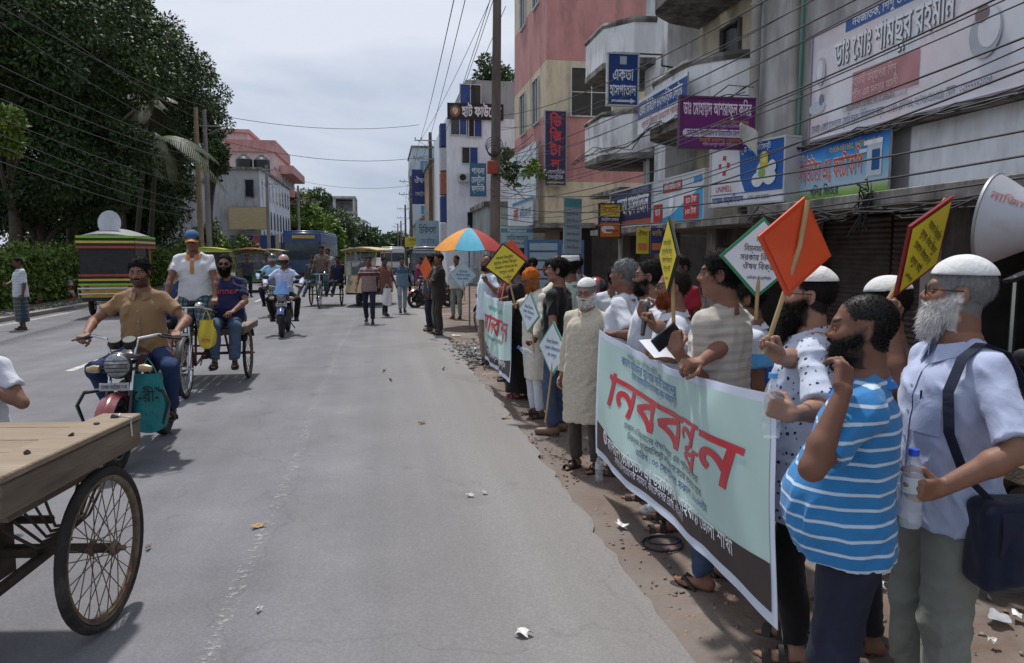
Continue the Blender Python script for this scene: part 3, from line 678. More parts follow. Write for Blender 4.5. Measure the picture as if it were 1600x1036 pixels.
# ---------------------------------------------------------------- ground, road, verge
rnd = random.Random(5); nrg = np.random.default_rng(5)
def sheet_np(xs, ys, zf, edge=None):
    X, Y = np.meshgrid(xs, ys, indexing='ij')
    if edge is not None: X = edge(X, Y)
    V = np.stack([X, Y, zf(X, Y)], -1).reshape(-1, 3); nx, ny = len(xs), len(ys); i, j = np.meshgrid(np.arange(nx - 1), np.arange(ny - 1), indexing='ij'); a = (i * ny + j).ravel()
    return V, np.stack([a, a + ny, a + ny + 1, a + 1], 1)
def wob(seed, freq, n=6):
    rg = np.random.default_rng(seed); K = rg.uniform(.4, 1.6, n) * freq; K2 = rg.uniform(-1, 1, n) * freq; ph = rg.uniform(0, 6.3, n)
    return lambda x, y: sum(np.sin(K[i] * y + K2[i] * x + ph[i]) for i in range(n)) / n
def asphalt():
    m = M('asphalt', (.166, .164, .176), rough=.85, var=.14, vs=1.1, bump=.5, bs=140, col2=(.135, .131, .138), m2=.55, w2=.2, s2=.35, spec=.3)
    def f(N, L, cur, tc):
        sp = N.new('ShaderNodeSeparateXYZ'); L.new(tc, sp.inputs[0]); nz = N.new('ShaderNodeTexNoise'); nz.inputs['Scale'].default_value = .9; nz.inputs['Detail'].default_value = 6; L.new(tc, nz.inputs['Vector'])
        ad = N.new('ShaderNodeMath'); ad.operation = 'MULTIPLY_ADD'; L.new(nz.outputs['Fac'], ad.inputs[0]); ad.inputs[1].default_value = .55; L.new(sp.outputs['X'], ad.inputs[2])
        r = N.new('ShaderNodeMapRange'); r.inputs['From Min'].default_value = -.45; r.inputs['From Max'].default_value = 1.5; L.new(ad.outputs[0], r.inputs['Value'])     # dust and grit towards the right shoulder
        mx = N.new('ShaderNodeMix'); mx.data_type = 'RGBA'; L.new(r.outputs[0], mx.inputs['Factor']); L.new(cur, mx.inputs['A']); mx.inputs['B'].default_value = (.212, .200, .190, 1)
        v = N.new('ShaderNodeTexVoronoi'); v.inputs['Scale'].default_value = 75; L.new(tc, v.inputs['Vector']); r2 = N.new('ShaderNodeMapRange'); r2.inputs['From Max'].default_value = .8; r2.inputs['To Min'].default_value = .86; r2.inputs['To Max'].default_value = 1.12; L.new(v.outputs['Distance'], r2.inputs['Value'])
        mp = N.new('ShaderNodeMapping'); mp.inputs['Scale'].default_value = (1.6, .05, 1); L.new(tc, mp.inputs[0]); n2 = N.new('ShaderNodeTexNoise'); n2.inputs['Scale'].default_value = 1.3; n2.inputs['Detail'].default_value = 4; L.new(mp.outputs[0], n2.inputs['Vector'])
        r3 = N.new('ShaderNodeMapRange'); r3.inputs['From Min'].default_value = .35; r3.inputs['From Max'].default_value = .65; r3.inputs['To Min'].default_value = .9; r3.inputs['To Max'].default_value = 1.07; L.new(n2.outputs['Fac'], r3.inputs['Value'])   # wheel tracks
        mu = N.new('ShaderNodeMath'); mu.operation = 'MULTIPLY'; L.new(r2.outputs[0], mu.inputs[0]); L.new(r3.outputs[0], mu.inputs[1])
        vm = N.new('ShaderNodeVectorMath'); vm.operation = 'SCALE'; L.new(mx.outputs['Result'], vm.inputs[0]); L.new(mu.outputs[0], vm.inputs['Scale']); return vm.outputs[0]
    def g(N, L, cur, tc):       # old repair patches, oil spots and hairline cracks
        n = N.new('ShaderNodeTexNoise'); n.inputs['Scale'].default_value = .55; n.inputs['Detail'].default_value = 3; L.new(tc, n.inputs['Vector']); r = N.new('ShaderNodeMapRange'); r.inputs['From Min'].default_value = .60; r.inputs['From Max'].default_value = .63; r.inputs['To Min'].default_value = 1; r.inputs['To Max'].default_value = .90; L.new(n.outputs['Fac'], r.inputs['Value'])
        v = N.new('ShaderNodeTexVoronoi'); v.feature = 'DISTANCE_TO_EDGE'; v.inputs['Scale'].default_value = .45; ns = N.new('ShaderNodeTexNoise'); ns.inputs['Scale'].default_value = 1.5; ns.inputs['Detail'].default_value = 6; L.new(tc, ns.inputs['Vector']); ad = N.new('ShaderNodeVectorMath'); ad.operation = 'MULTIPLY_ADD'; L.new(ns.outputs['Color'], ad.inputs[0]); ad.inputs[1].default_value = (1.2, 1.2, 0); L.new(tc, ad.inputs[2]); L.new(ad.outputs[0], v.inputs['Vector'])
        r2 = N.new('ShaderNodeMapRange'); r2.inputs['From Max'].default_value = .006; r2.inputs['To Min'].default_value = .86; L.new(v.outputs['Distance'], r2.inputs['Value'])
        n5 = N.new('ShaderNodeTexNoise'); n5.inputs['Scale'].default_value = 2.6; n5.inputs['Detail'].default_value = 4; L.new(tc, n5.inputs['Vector']); r5 = N.new('ShaderNodeMapRange'); r5.inputs['From Min'].default_value = .66; r5.inputs['From Max'].default_value = .74; r5.inputs['To Min'].default_value = 1; r5.inputs['To Max'].default_value = .80; L.new(n5.outputs['Fac'], r5.inputs['Value'])
        m1 = N.new('ShaderNodeMath'); m1.operation = 'MULTIPLY'; L.new(r.outputs[0], m1.inputs[0]); L.new(r2.outputs[0], m1.inputs[1]); m3 = N.new('ShaderNodeMath'); m3.operation = 'MULTIPLY'; L.new(m1.outputs[0], m3.inputs[0]); L.new(r5.outputs[0], m3.inputs[1])
        vm = N.new('ShaderNodeVectorMath'); vm.operation = 'SCALE'; L.new(cur, vm.inputs[0]); L.new(m3.outputs[0], vm.inputs['Scale']); return vm.outputs[0]
    return wrap_base(wrap_base(m, f), g)
earth = M('earth', (.140, .096, .075), rough=.95, var=.25, vs=2.2, bump=.9, bs=30, col2=(.215, .185, .160), m2=.56, w2=.12, s2=1.2)
def _shoulder(N, L, cur, tc):    # road grit trodden into the earth along the edge
    sp = N.new('ShaderNodeSeparateXYZ'); L.new(tc, sp.inputs[0]); nz = N.new('ShaderNodeTexNoise'); nz.inputs['Scale'].default_value = 2.2; nz.inputs['Detail'].default_value = 7; L.new(tc, nz.inputs['Vector']); ad = N.new('ShaderNodeMath'); ad.operation = 'MULTIPLY_ADD'; L.new(nz.outputs['Fac'], ad.inputs[0]); ad.inputs[1].default_value = .9; L.new(sp.outputs['X'], ad.inputs[2])
    r = N.new('ShaderNodeMapRange'); r.inputs['From Min'].default_value = 1.62; r.inputs['From Max'].default_value = 2.1; r.inputs['To Min'].default_value = .85; r.inputs['To Max'].default_value = 0; L.new(ad.outputs[0], r.inputs['Value']); mx = N.new('ShaderNodeMix'); mx.data_type = 'RGBA'; L.new(r.outputs[0], mx.inputs['Factor']); L.new(cur, mx.inputs['A']); mx.inputs['B'].default_value = (.190, .165, .145, 1); return mx.outputs['Result']
wrap_base(earth, _shoulder)
grassy = M('verge_grass', (.05, .075, .02), rough=.9, var=.4, vs=5, bump=.9, bs=20, col2=(.16, .13, .10), m2=.5, w2=.1, s2=.5)
ew = wob(3, 1.1, 7); ew2 = wob(4, 7., 6)
ys = np.concatenate([np.arange(-12, 26, .12), np.arange(26, 90, 1.), np.arange(90, 420, 10.)])
V, Q = sheet_np(np.array([-9.45, -6, -3, 0, .8, 1.3]), ys, lambda x, y: np.where(x > 1.0, -.022, 0.) + 0 * y, lambda x, y: np.where(x > 1.2, 1.30 + .07 * ew(x, y) + .035 * ew2(x, y) + .02 * wob(6, 26., 5)(x, y), x))
o = part('road', np_mesh('road', V, Q, asphalt()), None); o['kind'] = 'structure'
V, Q = sheet_np(np.linspace(.9, 14, 66), np.concatenate([np.arange(-12, 30, .25), np.arange(30, 120, 2.)]), lambda x, y: -.045 + .020 * wob(8, 1.7)(x, y) + .012 * wob(9, 6.)(x, y) + .0 * x)
o = part('earth_verge', np_mesh('earth_verge', V, Q, earth), None); o['kind'] = 'structure'
mb = MB(); mb.b2((-1200, -400, -.4), (1200, 2400, -.14)); struct('ground', mb, M('far_ground', (.12, .11, .085), rough=.95, var=.3, vs=.2, col2=(.06, .08, .03), s2=.05))
V, Q = sheet_np(np.linspace(-40, -9.75, 60), np.arange(-10, 130, 1.2), lambda x, y: -.02 + .05 * wob(18, .9)(x, y) + np.clip((-x - 9.7), 0, 1) * .08)
o = part('grass_verge', np_mesh('grass_verge', V, Q, grassy), None); o['kind'] = 'structure'
mb = MB()
for i in range(36): mb.b2((-9.75, -6 + i * 3.4, -.1), (-9.47, -6 + i * 3.4 + 3.38, .10 + .01 * rnd.random()))
o = struct('kerb', mb, M('kerb_concrete', (.24, .22, .20), rough=.9, var=.25, vs=3, bump=.5, bs=30)); 
def worn(key, m2=.5, w2=.1, sc_=9):
    m = M(key, (.52, .51, .48), rough=.8, var=.12, vs=9); N = m.node_tree.nodes; L = m.node_tree.links; tc = [n for n in N if n.type == 'TEX_COORD'][0]
    n = N.new('ShaderNodeTexNoise'); n.inputs['Scale'].default_value = sc_; n.inputs['Detail'].default_value = 9; n.inputs['Roughness'].default_value = .75; L.new(tc.outputs['Object'], n.inputs['Vector'])
    r = N.new('ShaderNodeMapRange'); r.inputs['From Min'].default_value = m2 - w2; r.inputs['From Max'].default_value = m2 + w2; r.inputs['To Max'].default_value = .95 if m2 < .5 else .62; L.new(n.outputs['Fac'], r.inputs['Value']); L.new(r.outputs[0], socket(m, 'Alpha')); return m
def stripe(name, x, y0, y1, w, mat, seg=1., wd=.06):
    ys = np.arange(y0, y1 + .01, seg); f = wob(int(abs(x) * 100), .8)
    V = [(x + f(0, y) * wd - w / 2, y, .004) for y in ys] + [(x + f(0, y) * wd + w / 2, y, .004) for y in ys]; n = len(ys)
    o = part(name, np_mesh(name, np.array(V), np.array([(i, i + n, i + n + 1, i + 1) for i in range(n - 1)]), mat), None); o['kind'] = 'structure'
stripe('lane_line', -.79, 2.5, 70, .085, worn('worn_paint', .585, .06, 20))
for k in range(-1, 9): stripe('lane_dash', -4.55, 1.1 + k * 5.4, 3.3 + k * 5.4, .12, worn('dash_paint', .38, .12))
stripe('edge_line', -9.05, 6, 80, .11, worn('edge_paint', .44, .1))

# ---------------------------------------------------------------- sign boards
ACR = lambda key, c, r=.35, **k: M('print_' + key, c, rough=r, var=k.pop('var', .10), vs=k.pop('vs', 2.5), **k)
def colr(h):
    return tuple(((int(h[i:i + 2], 16) / 255 + .055) / 1.055) ** 2.4 if int(h[i:i + 2], 16) > 10 else 0 for i in (0, 2, 4))
def pm(h): return ACR(h, tuple(c * .95 for c in colr(h)))
def board(name, label, c, right, w, h, t, face, layers, frame=None, cat='sign', group=None, up=(0, 0, 1), side=None):
    """sign board with a printed face; layers are in metres from the board's centre"""
    root = thing(name, label, cat, c, 0, group); r = Vector(right).normalized(); u = Vector(up).normalized(); n = r.cross(u); Rm = Matrix((r, n, u)).transposed()
    mb = MB(); mb.box(-n * (t / 2), (w, t, h), Rm); pan = part('panel', mb, side or M('sign_side', (.35, .36, .37), rough=.5, var=.15), root)
    mb = MB(); P3 = lambda x, y, k: r * x + u * y + n * k
    def rect(mb, x, y, a, b, k): mb.poly([P3(x - a / 2, y - b / 2, k), P3(x + a / 2, y - b / 2, k), P3(x + a / 2, y + b / 2, k), P3(x - a / 2, y + b / 2, k)])
    rect(mb, 0, 0, w, h, .003); part('face', mb, pm(face) if isinstance(face, str) else face, root); bk = {}
    for i, l in enumerate(layers):
        key = (l[0], l[-1] if isinstance(l[-1], str) else l[-1].name); lev = .006 + .0015 * i
        b = bk.setdefault((l[0] == 't', key[1], i), (MB(), l[-1]))[0]
        if l[0] == 'r': rect(b, l[1], l[2], l[3], l[4], lev)
        elif l[0] == 'e': b.poly([P3(l[1] + l[3] * math.cos(a), l[2] + l[4] * math.sin(a), lev) for a in [2 * PI * j / 24 for j in range(24)]])
        elif l[0] == 'p': b.poly([P3(x, y, lev) for x, y in l[1]])
        elif l[0] == 't': lettering(b, l[1], P3(l[2], l[3], 0), r, u, l[4], l[5], l[6], l[7] if len(l) > 8 else 0, lev)
    for (istext, key, _), (b, mt) in bk.items(): part('lettering' if istext else 'print', b, pm(mt) if isinstance(mt, str) else mt, root)
    if frame:
        mb = MB(); f = .022
        for x, y, a, b in ((0, h / 2, w + 2 * f, f * 1.4), (0, -h / 2, w + 2 * f, f * 1.4), (-w / 2, 0, f * 1.4, h - f), (w / 2, 0, f * 1.4, h - f)): mb.box(P3(x, y, -t / 2 + .008), (a, t + .03, b), Rm)
        part('frame', mb, frame, root)
    return root
# ---------------------------------------------------------------- overhead wires and poles
wire_m = M('wire', (.02, .02, .022), rough=.6, var=0)
def wire(a, b, sag, r=.012, n=14, label=None, group='overhead wires', name='overhead_wire'):
    a = Vector(a); b = Vector(b); mb = MB(); mb.tube([a.lerp(b, i / n) - Vector((0, 0, sag * 4 * (i / n) * (1 - i / n))) for i in range(n + 1)], r, 5)
    return tag(part(name, mb, wire_m), label or 'thin dark wire strung overhead along the street', 'wire', group)
conc = M('pole_concrete', (.30, .28, .26), rough=.9, var=.2, vs=4, bump=.4, bs=40, col2=(.18, .16, .15), s2=1.5, stretch=(1, 1, .3))
pole_dk = M('pole_brown', (.17, .135, .12), rough=.9, var=.25, vs=4, bump=.4, bs=40, col2=(.09, .075, .068), s2=1.5, stretch=(1, 1, .3))
steel = M('galvanised', (.32, .33, .34), rough=.5, metal=.6, var=.2); dsteel = M('dark_steel', (.035, .033, .032), rough=.55, metal=.3, var=.25, vs=14)
ceram = M('insulator', (.11, .06, .045), rough=.25, var=.1)
def pole(label, x, y, h, mat, r0=.16, arms=((.3, 1.2), (1.1, 1.2)), side=0, group=None, lean=0.):
    root = thing('utility_pole', label, 'pole', (x, y, -.1), 0, group); root.rotation_euler = (0, lean, 0)
    mb = MB(); mb.tube([(0, 0, 0), (0, 0, h * .5), (0, 0, h)], [r0, r0 * .85, r0 * .68], 12); part('post', mb, mat, root)
    for dz, w in arms:
        mb = MB(); mb.beam((-w / 2 + side, -.14, h - dz), (w / 2 + side, -.14, h - dz), .07, .07); mb.tube([(0, -.14, h - dz - .55), (w * .38 + side, -.14, h - dz)], .018, 6); mb.tube([(0, -.14, h - dz - .55), (-w * .38 + side, -.14, h - dz)], .018, 6)
        arm = part('crossarm', mb, steel, root)
        for k in (-.46, -.2, .2, .46):
            mb = MB(); mb.lathe([(.012, 0), (.012, .05), (.045, .06), (.05, .09), (.03, .10), (.045, .13), (.03, .17), (.0, .18)], (w * k + side, -.14, h - dz + .03), n=10); part('insulator', mb, ceram, arm)
    return root
# ---------------------------------------------------------------- buildings on the right
def plaster(key, c, dirt=(.10, .095, .09), m2=.60, w2=.12, s2=1.1, var=.12, **k):
    m = M(key, c, rough=.9, var=var, vs=3.5, bump=.35, bs=25, col2=dirt, m2=m2, w2=w2 * .8, s2=s2 * 1.3, stretch=(1, 1, .35), **k)
    def streak(N, L, cur, tc):      # rain streaks and mould
        mp = N.new('ShaderNodeMapping'); mp.inputs['Scale'].default_value = (5, 5, .45); L.new(tc, mp.inputs[0]); n = N.new('ShaderNodeTexNoise'); n.inputs['Scale'].default_value = 1.4; n.inputs['Detail'].default_value = 6; n.inputs['Roughness'].default_value = .65; L.new(mp.outputs[0], n.inputs['Vector'])
        r = N.new('ShaderNodeMapRange'); r.inputs['From Min'].default_value = .55; r.inputs['From Max'].default_value = .75; r.inputs['To Max'].default_value = .6; L.new(n.outputs['Fac'], r.inputs['Value']); mx = N.new('ShaderNodeMix'); mx.data_type = 'RGBA'; L.new(r.outputs[0], mx.inputs['Factor']); L.new(cur, mx.inputs['A']); mx.inputs['B'].default_value = (*[.35 * a + .65 * b * .6 for a, b in zip(dirt, c)], 1); return mx.outputs['Result']
    return wrap_base(m, streak) if '_b2' not in m else m
glass = M('window_glass', (.02, .025, .032), rough=.08, var=.3, vs=3, spec=.6)
alu = M('aluminium', (.55, .56, .57), rough=.45, metal=.2, var=.1)
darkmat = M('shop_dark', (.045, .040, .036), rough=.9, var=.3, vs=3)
concrete = plaster('dirty_concrete', (.48, .475, .47), dirt=(.23, .22, .215), m2=.52, w2=.14)
slabm = plaster('slab_edge', (.28, .265, .25), dirt=(.08, .075, .07), m2=.5, w2=.12, s2=1.8)
blueglass = M('blue_glass', (.02, .06, .25), rough=.15, var=.2, vs=2)
def window(parent, c, right, w, h, nx=2, ny=1, frame=alu, pane=None, depth=.09, grille=False):
    r = Vector(right).normalized(); u = Vector((0, 0, 1)); n = r.cross(u); Rm = Matrix((r, n, u)).transposed(); c = Vector(c); f = .05; mb = MB(); d = depth
    for x, y, a, b in ((0, h / 2 - f / 2, w, f), (0, -h / 2 + f / 2, w, f), (-w / 2 + f / 2, 0, f, h - 2 * f), (w / 2 - f / 2, 0, f, h - 2 * f)): mb.box(c + r * x + u * y + n * (d / 2 - .02), (a, d, b), Rm)
    for i in range(1, nx): mb.box(c + r * (-w / 2 + w * i / nx) + n * (d / 2 - .03), (f * .8, d * .6, h - 2 * f), Rm)
    for j in range(1, ny): mb.box(c + u * (-h / 2 + h * j / ny) + n * (d / 2 - .033), (w - 2 * f, d * .55, f * .7), Rm)
    if grille:
        k = int(h / .11)
        for j in range(1, k): mb.box(c + u * (-h / 2 + h * j / k) + n * .012, (w - 2 * f, .012, .014), Rm)
    o = part('window', mb, frame, parent)
    for i in range(nx):
        for j in range(ny):
            mb = MB(); pw, ph = (w - 2 * f) / nx, (h - 2 * f) / ny; mb.box(c + r * (-w / 2 + f + pw * (i + .5)) + u * (-h / 2 + f + ph * (j + .5)) - n * .004, (pw, .012, ph), Rm)
            p = pane[i % len(pane)] if isinstance(pane, list) else pane
            part('pane', mb, p or glass, o)
    return o
RY = (0, -1, 0); RXF = (1, 0, 0)          # reading direction of road-facing and camera-facing boards
# near building, ground floor open shops under a slab, large doctor's board above
b1 = thing('shop_building', 'grimy concrete building with open shops below the huge doctor signboard', 'building', (6.5, 5, 0))
def W(p): return (p[0] - 6.5, p[1] - 5, p[2])
mb = MB(); mb.b2(W((6.5, -3, 2.45)), W((16, 11.4, 9.5))); part('wall', mb, concrete, b1)
mb = MB(); mb.b2(W((5.75, -3, 2.28)), W((9.5, 11.35, 2.45))); part('canopy_slab', mb, slabm, b1, bevel=.01)
mb = MB(); mb.b2(W((6.28, -3, 3.28)), W((6.5, 11.38, 3.42))); part('ledge', mb, slabm, b1, bevel=.01)
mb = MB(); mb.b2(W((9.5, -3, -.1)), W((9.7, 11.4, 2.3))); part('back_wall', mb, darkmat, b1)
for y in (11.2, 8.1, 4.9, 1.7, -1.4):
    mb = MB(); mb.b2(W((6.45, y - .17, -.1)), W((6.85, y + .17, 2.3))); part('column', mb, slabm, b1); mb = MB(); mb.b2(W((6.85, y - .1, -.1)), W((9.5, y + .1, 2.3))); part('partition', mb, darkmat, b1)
shut = M('shutter_steel', (.09, .085, .085), rough=.55, metal=.35, var=.3, vs=5, col2=(.07, .045, .035), s2=3)
def shutter(parent, x, y0, y1, z0, z1):
    mb = MB(); n = int((z1 - z0) / .075)
    for i in range(n): mb.tube([(x, y0, z0 + (i + .5) * (z1 - z0) / n), (x, y1, z0 + (i + .5) * (z1 - z0) / n)], .042, 6, flat=1.)
    o = part('roller_shutter', mb, shut, parent); o['kind'] = 'stuff'
shutter(b1, .42, 3.15, 4.4, -.1, 2.25); shutter(b1, .42, 4.45, 6.1, -.1, 2.25)
goods = [M('good%d' % i, c, rough=.5, var=.2) for i, c in enumerate(((.35, .05, .04), (.08, .12, .30), (.45, .42, .35), (.06, .2, .08), (.4, .28, .05), (.5, .5, .52)))]
def shelf(y, z, n, x=8.9):
    root = thing('display_rack', 'dark steel rack of packets inside the shop at %s' % {5.6: 'the second bay', 2.6: 'the nearest bay', 9.2: 'the bay by the drain pipes'}[y], 'rack', (x, y, -.05))
    mb = MB()
    for k in range(n): mb.b2((-.2, -.9, .3 + k * .42), (.2, .9, .33 + k * .42))
    for a in (-.9, .9): mb.b2((-.2, a - .02, 0), (-.16, a + .02, .4 + n * .42))
    part('frame', mb, dsteel, root)
    for k in range(n):
        yy = -.85
        while yy < .75:
            w = rnd.uniform(.1, .24); h = rnd.uniform(.15, .34); mb = MB(); mb.b2((-.15, yy, .331 + k * .42), (.12, yy + w, .331 + k * .42 + h)); part('packet', mb, rnd.choice(goods), root); yy += w + .015
shelf(5.6, 0, 4); shelf(2.6, 0, 4)
# drain pipes on the facade between the two buildings
pvc = M('pvc_pipe', (.40, .39, .37), rough=.6, var=.15, col2=(.22, .2, .18), s2=1.5)
for x, y, r, lab, mt, z1 in ((6.38, 11.25, .085, 'thick grey drain pipe at the corner of the doctor board', pvc, 9.), (6.33, 12.45, .085, 'grey drain pipe right of the purple doctor sign', pvc, 9.), (6.36, 11.02, .03, 'slim green pipe beside the thick drain pipe', M('green_pipe', (.08, .2, .16), rough=.5), 9.)):
    root = thing('drain_pipe', lab, 'pipe', (x, y, 3.3)); mb = MB(); mb.cyl((0, 0, 0), (0, 0, z1 - 3.3), r, n=12); part('pipe', mb, mt, root)
    for z in (.8, 2.6, 4.2):
        mb = MB(); mb.cyl((0, 0, z), (0, 0, z + .06), r + .014, n=12); part('bracket', mb, mt, root)
# signs on the near building
pinkw = M('print_faded', (.66, .68, .75), rough=.4, var=.12, vs=1.2, col2=(.66, .55, .58), m2=.55, w2=.14, s2=.9)
c = (6.24, 8.35, 4.11); W1, H1 = 4.3, 1.52
board('doctor_billboard', 'huge faded pinkish white doctor signboard on the near building', c, RY, W1, H1, .12, pinkw, [
    ('r', -.5, -.2, 1.3, .42, M('print_fadedred', (.42, .20, .22), rough=.4, var=.2, vs=2)), ('r', -.70, -.44, 1.3, .06, M('print_fadedgrey', (.44, .46, .50), rough=.4)), ('r', .0, .68, 2.7, .18, '2f5a9a'),
    ('t', 'নবজাতক, িশশু ও িকেশার েরাগ িবেশষজ্ঞ', .0, .68, .11, 2.4, .008, 'e8e8ee'),
    ('t', 'ডাঃ েমাঃ শামছুর রহমান', -.435, .33, .34, 2.25, .03, '50545e'), ('t', 'ডাঃ েমাঃ শামছুর রহমান', -.45, .345, .34, 2.25, .014, 'dfe2e8'),
    ('t', 'সহকারী অধ্যাপক, িশশু', -.7, -.12, .12, .9, .0, 'dcc0c2'), ('t', 'শহীদ এম মনসুর আলী', -.68, -.29, .1, .95, .0, 'dcc0c2'), ('t', 'িবএমিডিস েরিজঃ নং এ ৫৭৯৪২', -.75, -.44, .07, 1.0, .0, '7a5a66'),
    ('t', 'েচম্বার: একতা হাসপাতাল, মুজিব সড়ক। িসিরয়ােলর জন্য : ০১৭৪৬-৫৩৭৭৬৬, ০১৭২৯-৩৮৯৩৫৯, েফান : ০২৪৭৭৭৪২০২৩', -.4, -.60, .12, 3.35, .0, '5f6a86'),
    ('e', -1.9, .2, .12, .2, M('print_drawing', (.42, .44, .50), rough=.4)), ('e', -1.92, .22, .08, .14, pinkw), ('e', -1.95, -.3, .2, .09, 'b9c3cf'), ('e', -1.85, -.2, .05, .08, '6f8296'), ('e', 1.15, -.1, .22, .26, 'a9aeb8'), ('e', 1.2, -.06, .15, .2, pinkw), ('e', 1.1, .1, .10, .09, '7d6a6e')],
    frame=M('frame_purple', (.26, .22, .28), rough=.5, var=.15))
blue_grad = M('print_sky', (.05, .26, .62), rough=.35, var=.15, vs=2)
def _grad(N, L, cur, tc):
    sp = N.new('ShaderNodeSeparateXYZ'); L.new(tc, sp.inputs[0]); r = N.new('ShaderNodeValToRGB'); mr = N.new('ShaderNodeMapRange'); mr.inputs['From Min'].default_value = -.38; mr.inputs['From Max'].default_value = .38
    L.new(sp.outputs['Z'], mr.inputs['Value']); L.new(mr.outputs[0], r.inputs['Fac']); e = r.color_ramp.elements; e[0].position = 0; e[0].color = (.10, .30, .06, 1); e[1].position = 1; e[1].color = (.02, .10, .42, 1)
    for p, c in ((.12, (.30, .45, .12)), (.2, (.42, .55, .62)), (.45, (.28, .50, .68)), (.75, (.06, .30, .66))): x = e.new(p); x.color = (*c, 1)
    return r.outputs[0]
wrap_base(blue_grad, _grad)
board('photocopy_sign', 'blue and white photocopy shop banner with a printer picture', (6.20, 9.72, 2.87), RY, 2.22, .76, .03, blue_grad, [
    ('t', '০১৯১৮-৩৪১৬৪৫, ০১৭৪৮-২২৭৯৫৮', .38, .29, .09, 1.15, .008, 'd8c840'), ('t', 'কি{ম|প}উটার এ{ন|ড} ফেটাকিপ', -.22, .03, .30, 1.62, .045, 'dfe3ea'), ('t', 'কি{ম|প}উটার এ{ন|ড} ফেটাকিপ', -.22, .03, .30, 1.62, .012, 'c8583c'),
    ('t', 'গিলর িভতের', -.28, -.27, .13, .7, .01, '2a3060'), ('r', .83, .06, .30, .44, 'c9d3de'), ('r', .86, .04, .16, .26, '2f5f96'), ('r', .80, .27, .38, .06, 'e4e9ee'), ('r', .60, .18, .16, .05, 'dfe5ea'), ('t', 'ইন্টারেনট', -.92, .26, .08, .2, 0, 'dfe6ee')], frame=None)
board('wall_sticker', 'torn white paper notice glued to the pale wall above the horn', (6.47, 6.9, 2.98), RY, .6, .42, .01, 'd0cfcb', [('t', 'কম্পিউটার', 0, .07, .14, .5, .01, '2a2a30'), ('t', 'কর্নার', 0, -.1, .12, .34, .01, '2a2a30')])
mb = MB(); mb.b2((6.44, -2.9, 2.46), (6.497, 8.55, 3.27)); tag(part('fascia_panel', mb, plaster('pale_fascia', (.78, .82, .87), dirt=(.5, .51, .53), m2=.64)), 'pale plastered fascia panel right of the photocopy banner', 'panel')
# medicine advert light box
mb_face = pm('dfe2ea')
board('light_box_sign', 'light box advert with red cross logo and blue picture half', (5.72, 11.45, 2.98), (.24, -1, 0), 1.75, .95, .28, mb_face, [
    ('p', [(-.16, .475), (.875, .475), (.875, -.28), (.0, -.28), (-.12, -.05)], '1f5fae'), ('t', 'UNIMELL', -.52, -.20, .10, .42, .012, 'c0505a'), ('p', [(-.56, .02), (-.48, .02), (-.48, .34), (-.56, .34)], 'c0404c'), ('p', [(-.66, .14), (-.38, .14), (-.38, .22), (-.66, .22)], 'c0404c'), ('e', -.52, .18, .07, .09, 'dfe2ea'),
    ('r', 0, -.29, 1.75, .012, '1c3c80'), ('t', 'আহমদ সার্জিক্যাল', -.42, -.385, .11, .78, .014, '1c3c80'), ('t', 'এস এস েরাড', .32, -.385, .07, .5, 0, '555a66'), ('t', 'ফুড সাপ্লিেমন্ট', .22, .38, .09, .7, 0, 'e8eef6'),
    ('e', .42, .0, .15, .17, 'd8dfe4'), ('e', .56, -.08, .14, .13, 'e6eaec'), ('e', .30, -.12, .13, .11, 'e0e6ea'), ('r', .44, .16, .18, .22, 'c9c24a'), ('r', .44, .22, .10, .16, 'e3d870'), ('e', .62, .06, .09, .10, 'd9e2e6'), ('e', .40, -.02, .08, .08, '8fae62')], frame=alu)
# ---- hospital building with balconies
b2_ = thing('hospital_building', 'cream and white hospital building with curved balconies and stained ledges', 'building', (6.5, 16, 0))
def W(p): return (p[0] - 6.5, p[1] - 16, p[2])
cream = plaster('cream_wall', (.64, .57, .44), dirt=(.28, .24, .19), m2=.62); whitew = plaster('white_wall', (.76, .77, .79), dirt=(.26, .255, .25), m2=.60)
mb = MB(); mb.b2(W((7.2, 11.42, 2.3)), W((17, 20.2, 13))); part('wall', mb, cream, b2_)
mb = MB(); mb.b2(W((6.5, 11.45, 2.3)), W((7.25, 12.9, 12))); part('pier', mb, concrete, b2_)
mb = MB(); mb.b2(W((6.45, 16.9, 2.3)), W((7.25, 18.4, 9.2))); part('pier', mb, whitew, b2_)
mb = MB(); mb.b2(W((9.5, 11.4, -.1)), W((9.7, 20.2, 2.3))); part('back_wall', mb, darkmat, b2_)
mb = MB(); mb.b2(W((5.6, 11.4, 2.2)), W((9.7, 20.2, 2.34))); part('canopy_slab', mb, slabm, b2_)
for y in (14.2, 17.2, 20.0): mb = MB(); mb.b2(W((6.4, y - .2, -.1)), W((6.9, y + .2, 2.2))); part('column', mb, slabm, b2_)
def balcony(y0, y1, z, xo, hgt, wallm, name='balcony', curve=.5, slab=.22):
    """balcony with a rounded front: floor slab and parapet"""
    pts = []; n = 14
    for i in range(n + 1):
        t = i / n; y = y0 + (y1 - y0) * t; e = min(t, 1 - t) * 2; x = 7.2 - (7.2 - xo) * min(1., (e / curve) ** .5 if e < curve else 1.); pts.append((x, y))
    mb = MB(); mb.prism([W((x - .08, y, z)) for x, y in pts], (0, 0, slab)); o = part(name, mb, slabm, b2_)
    mb = MB(); mb.sheet(lambda u, v: W((float(np.interp(u, np.linspace(0, 1, n + 1), [p[0] for p in pts])), y0 + (y1 - y0) * u, z + slab - .02 + hgt * v)), 42, 1, -.12); part('parapet', mb, wallm, o, angle=25)
    mb = MB(); mb.tube([W((x + .03, y, z + slab + hgt)) for x, y in pts], .085, 6); part('coping', mb, slabm, o); return o
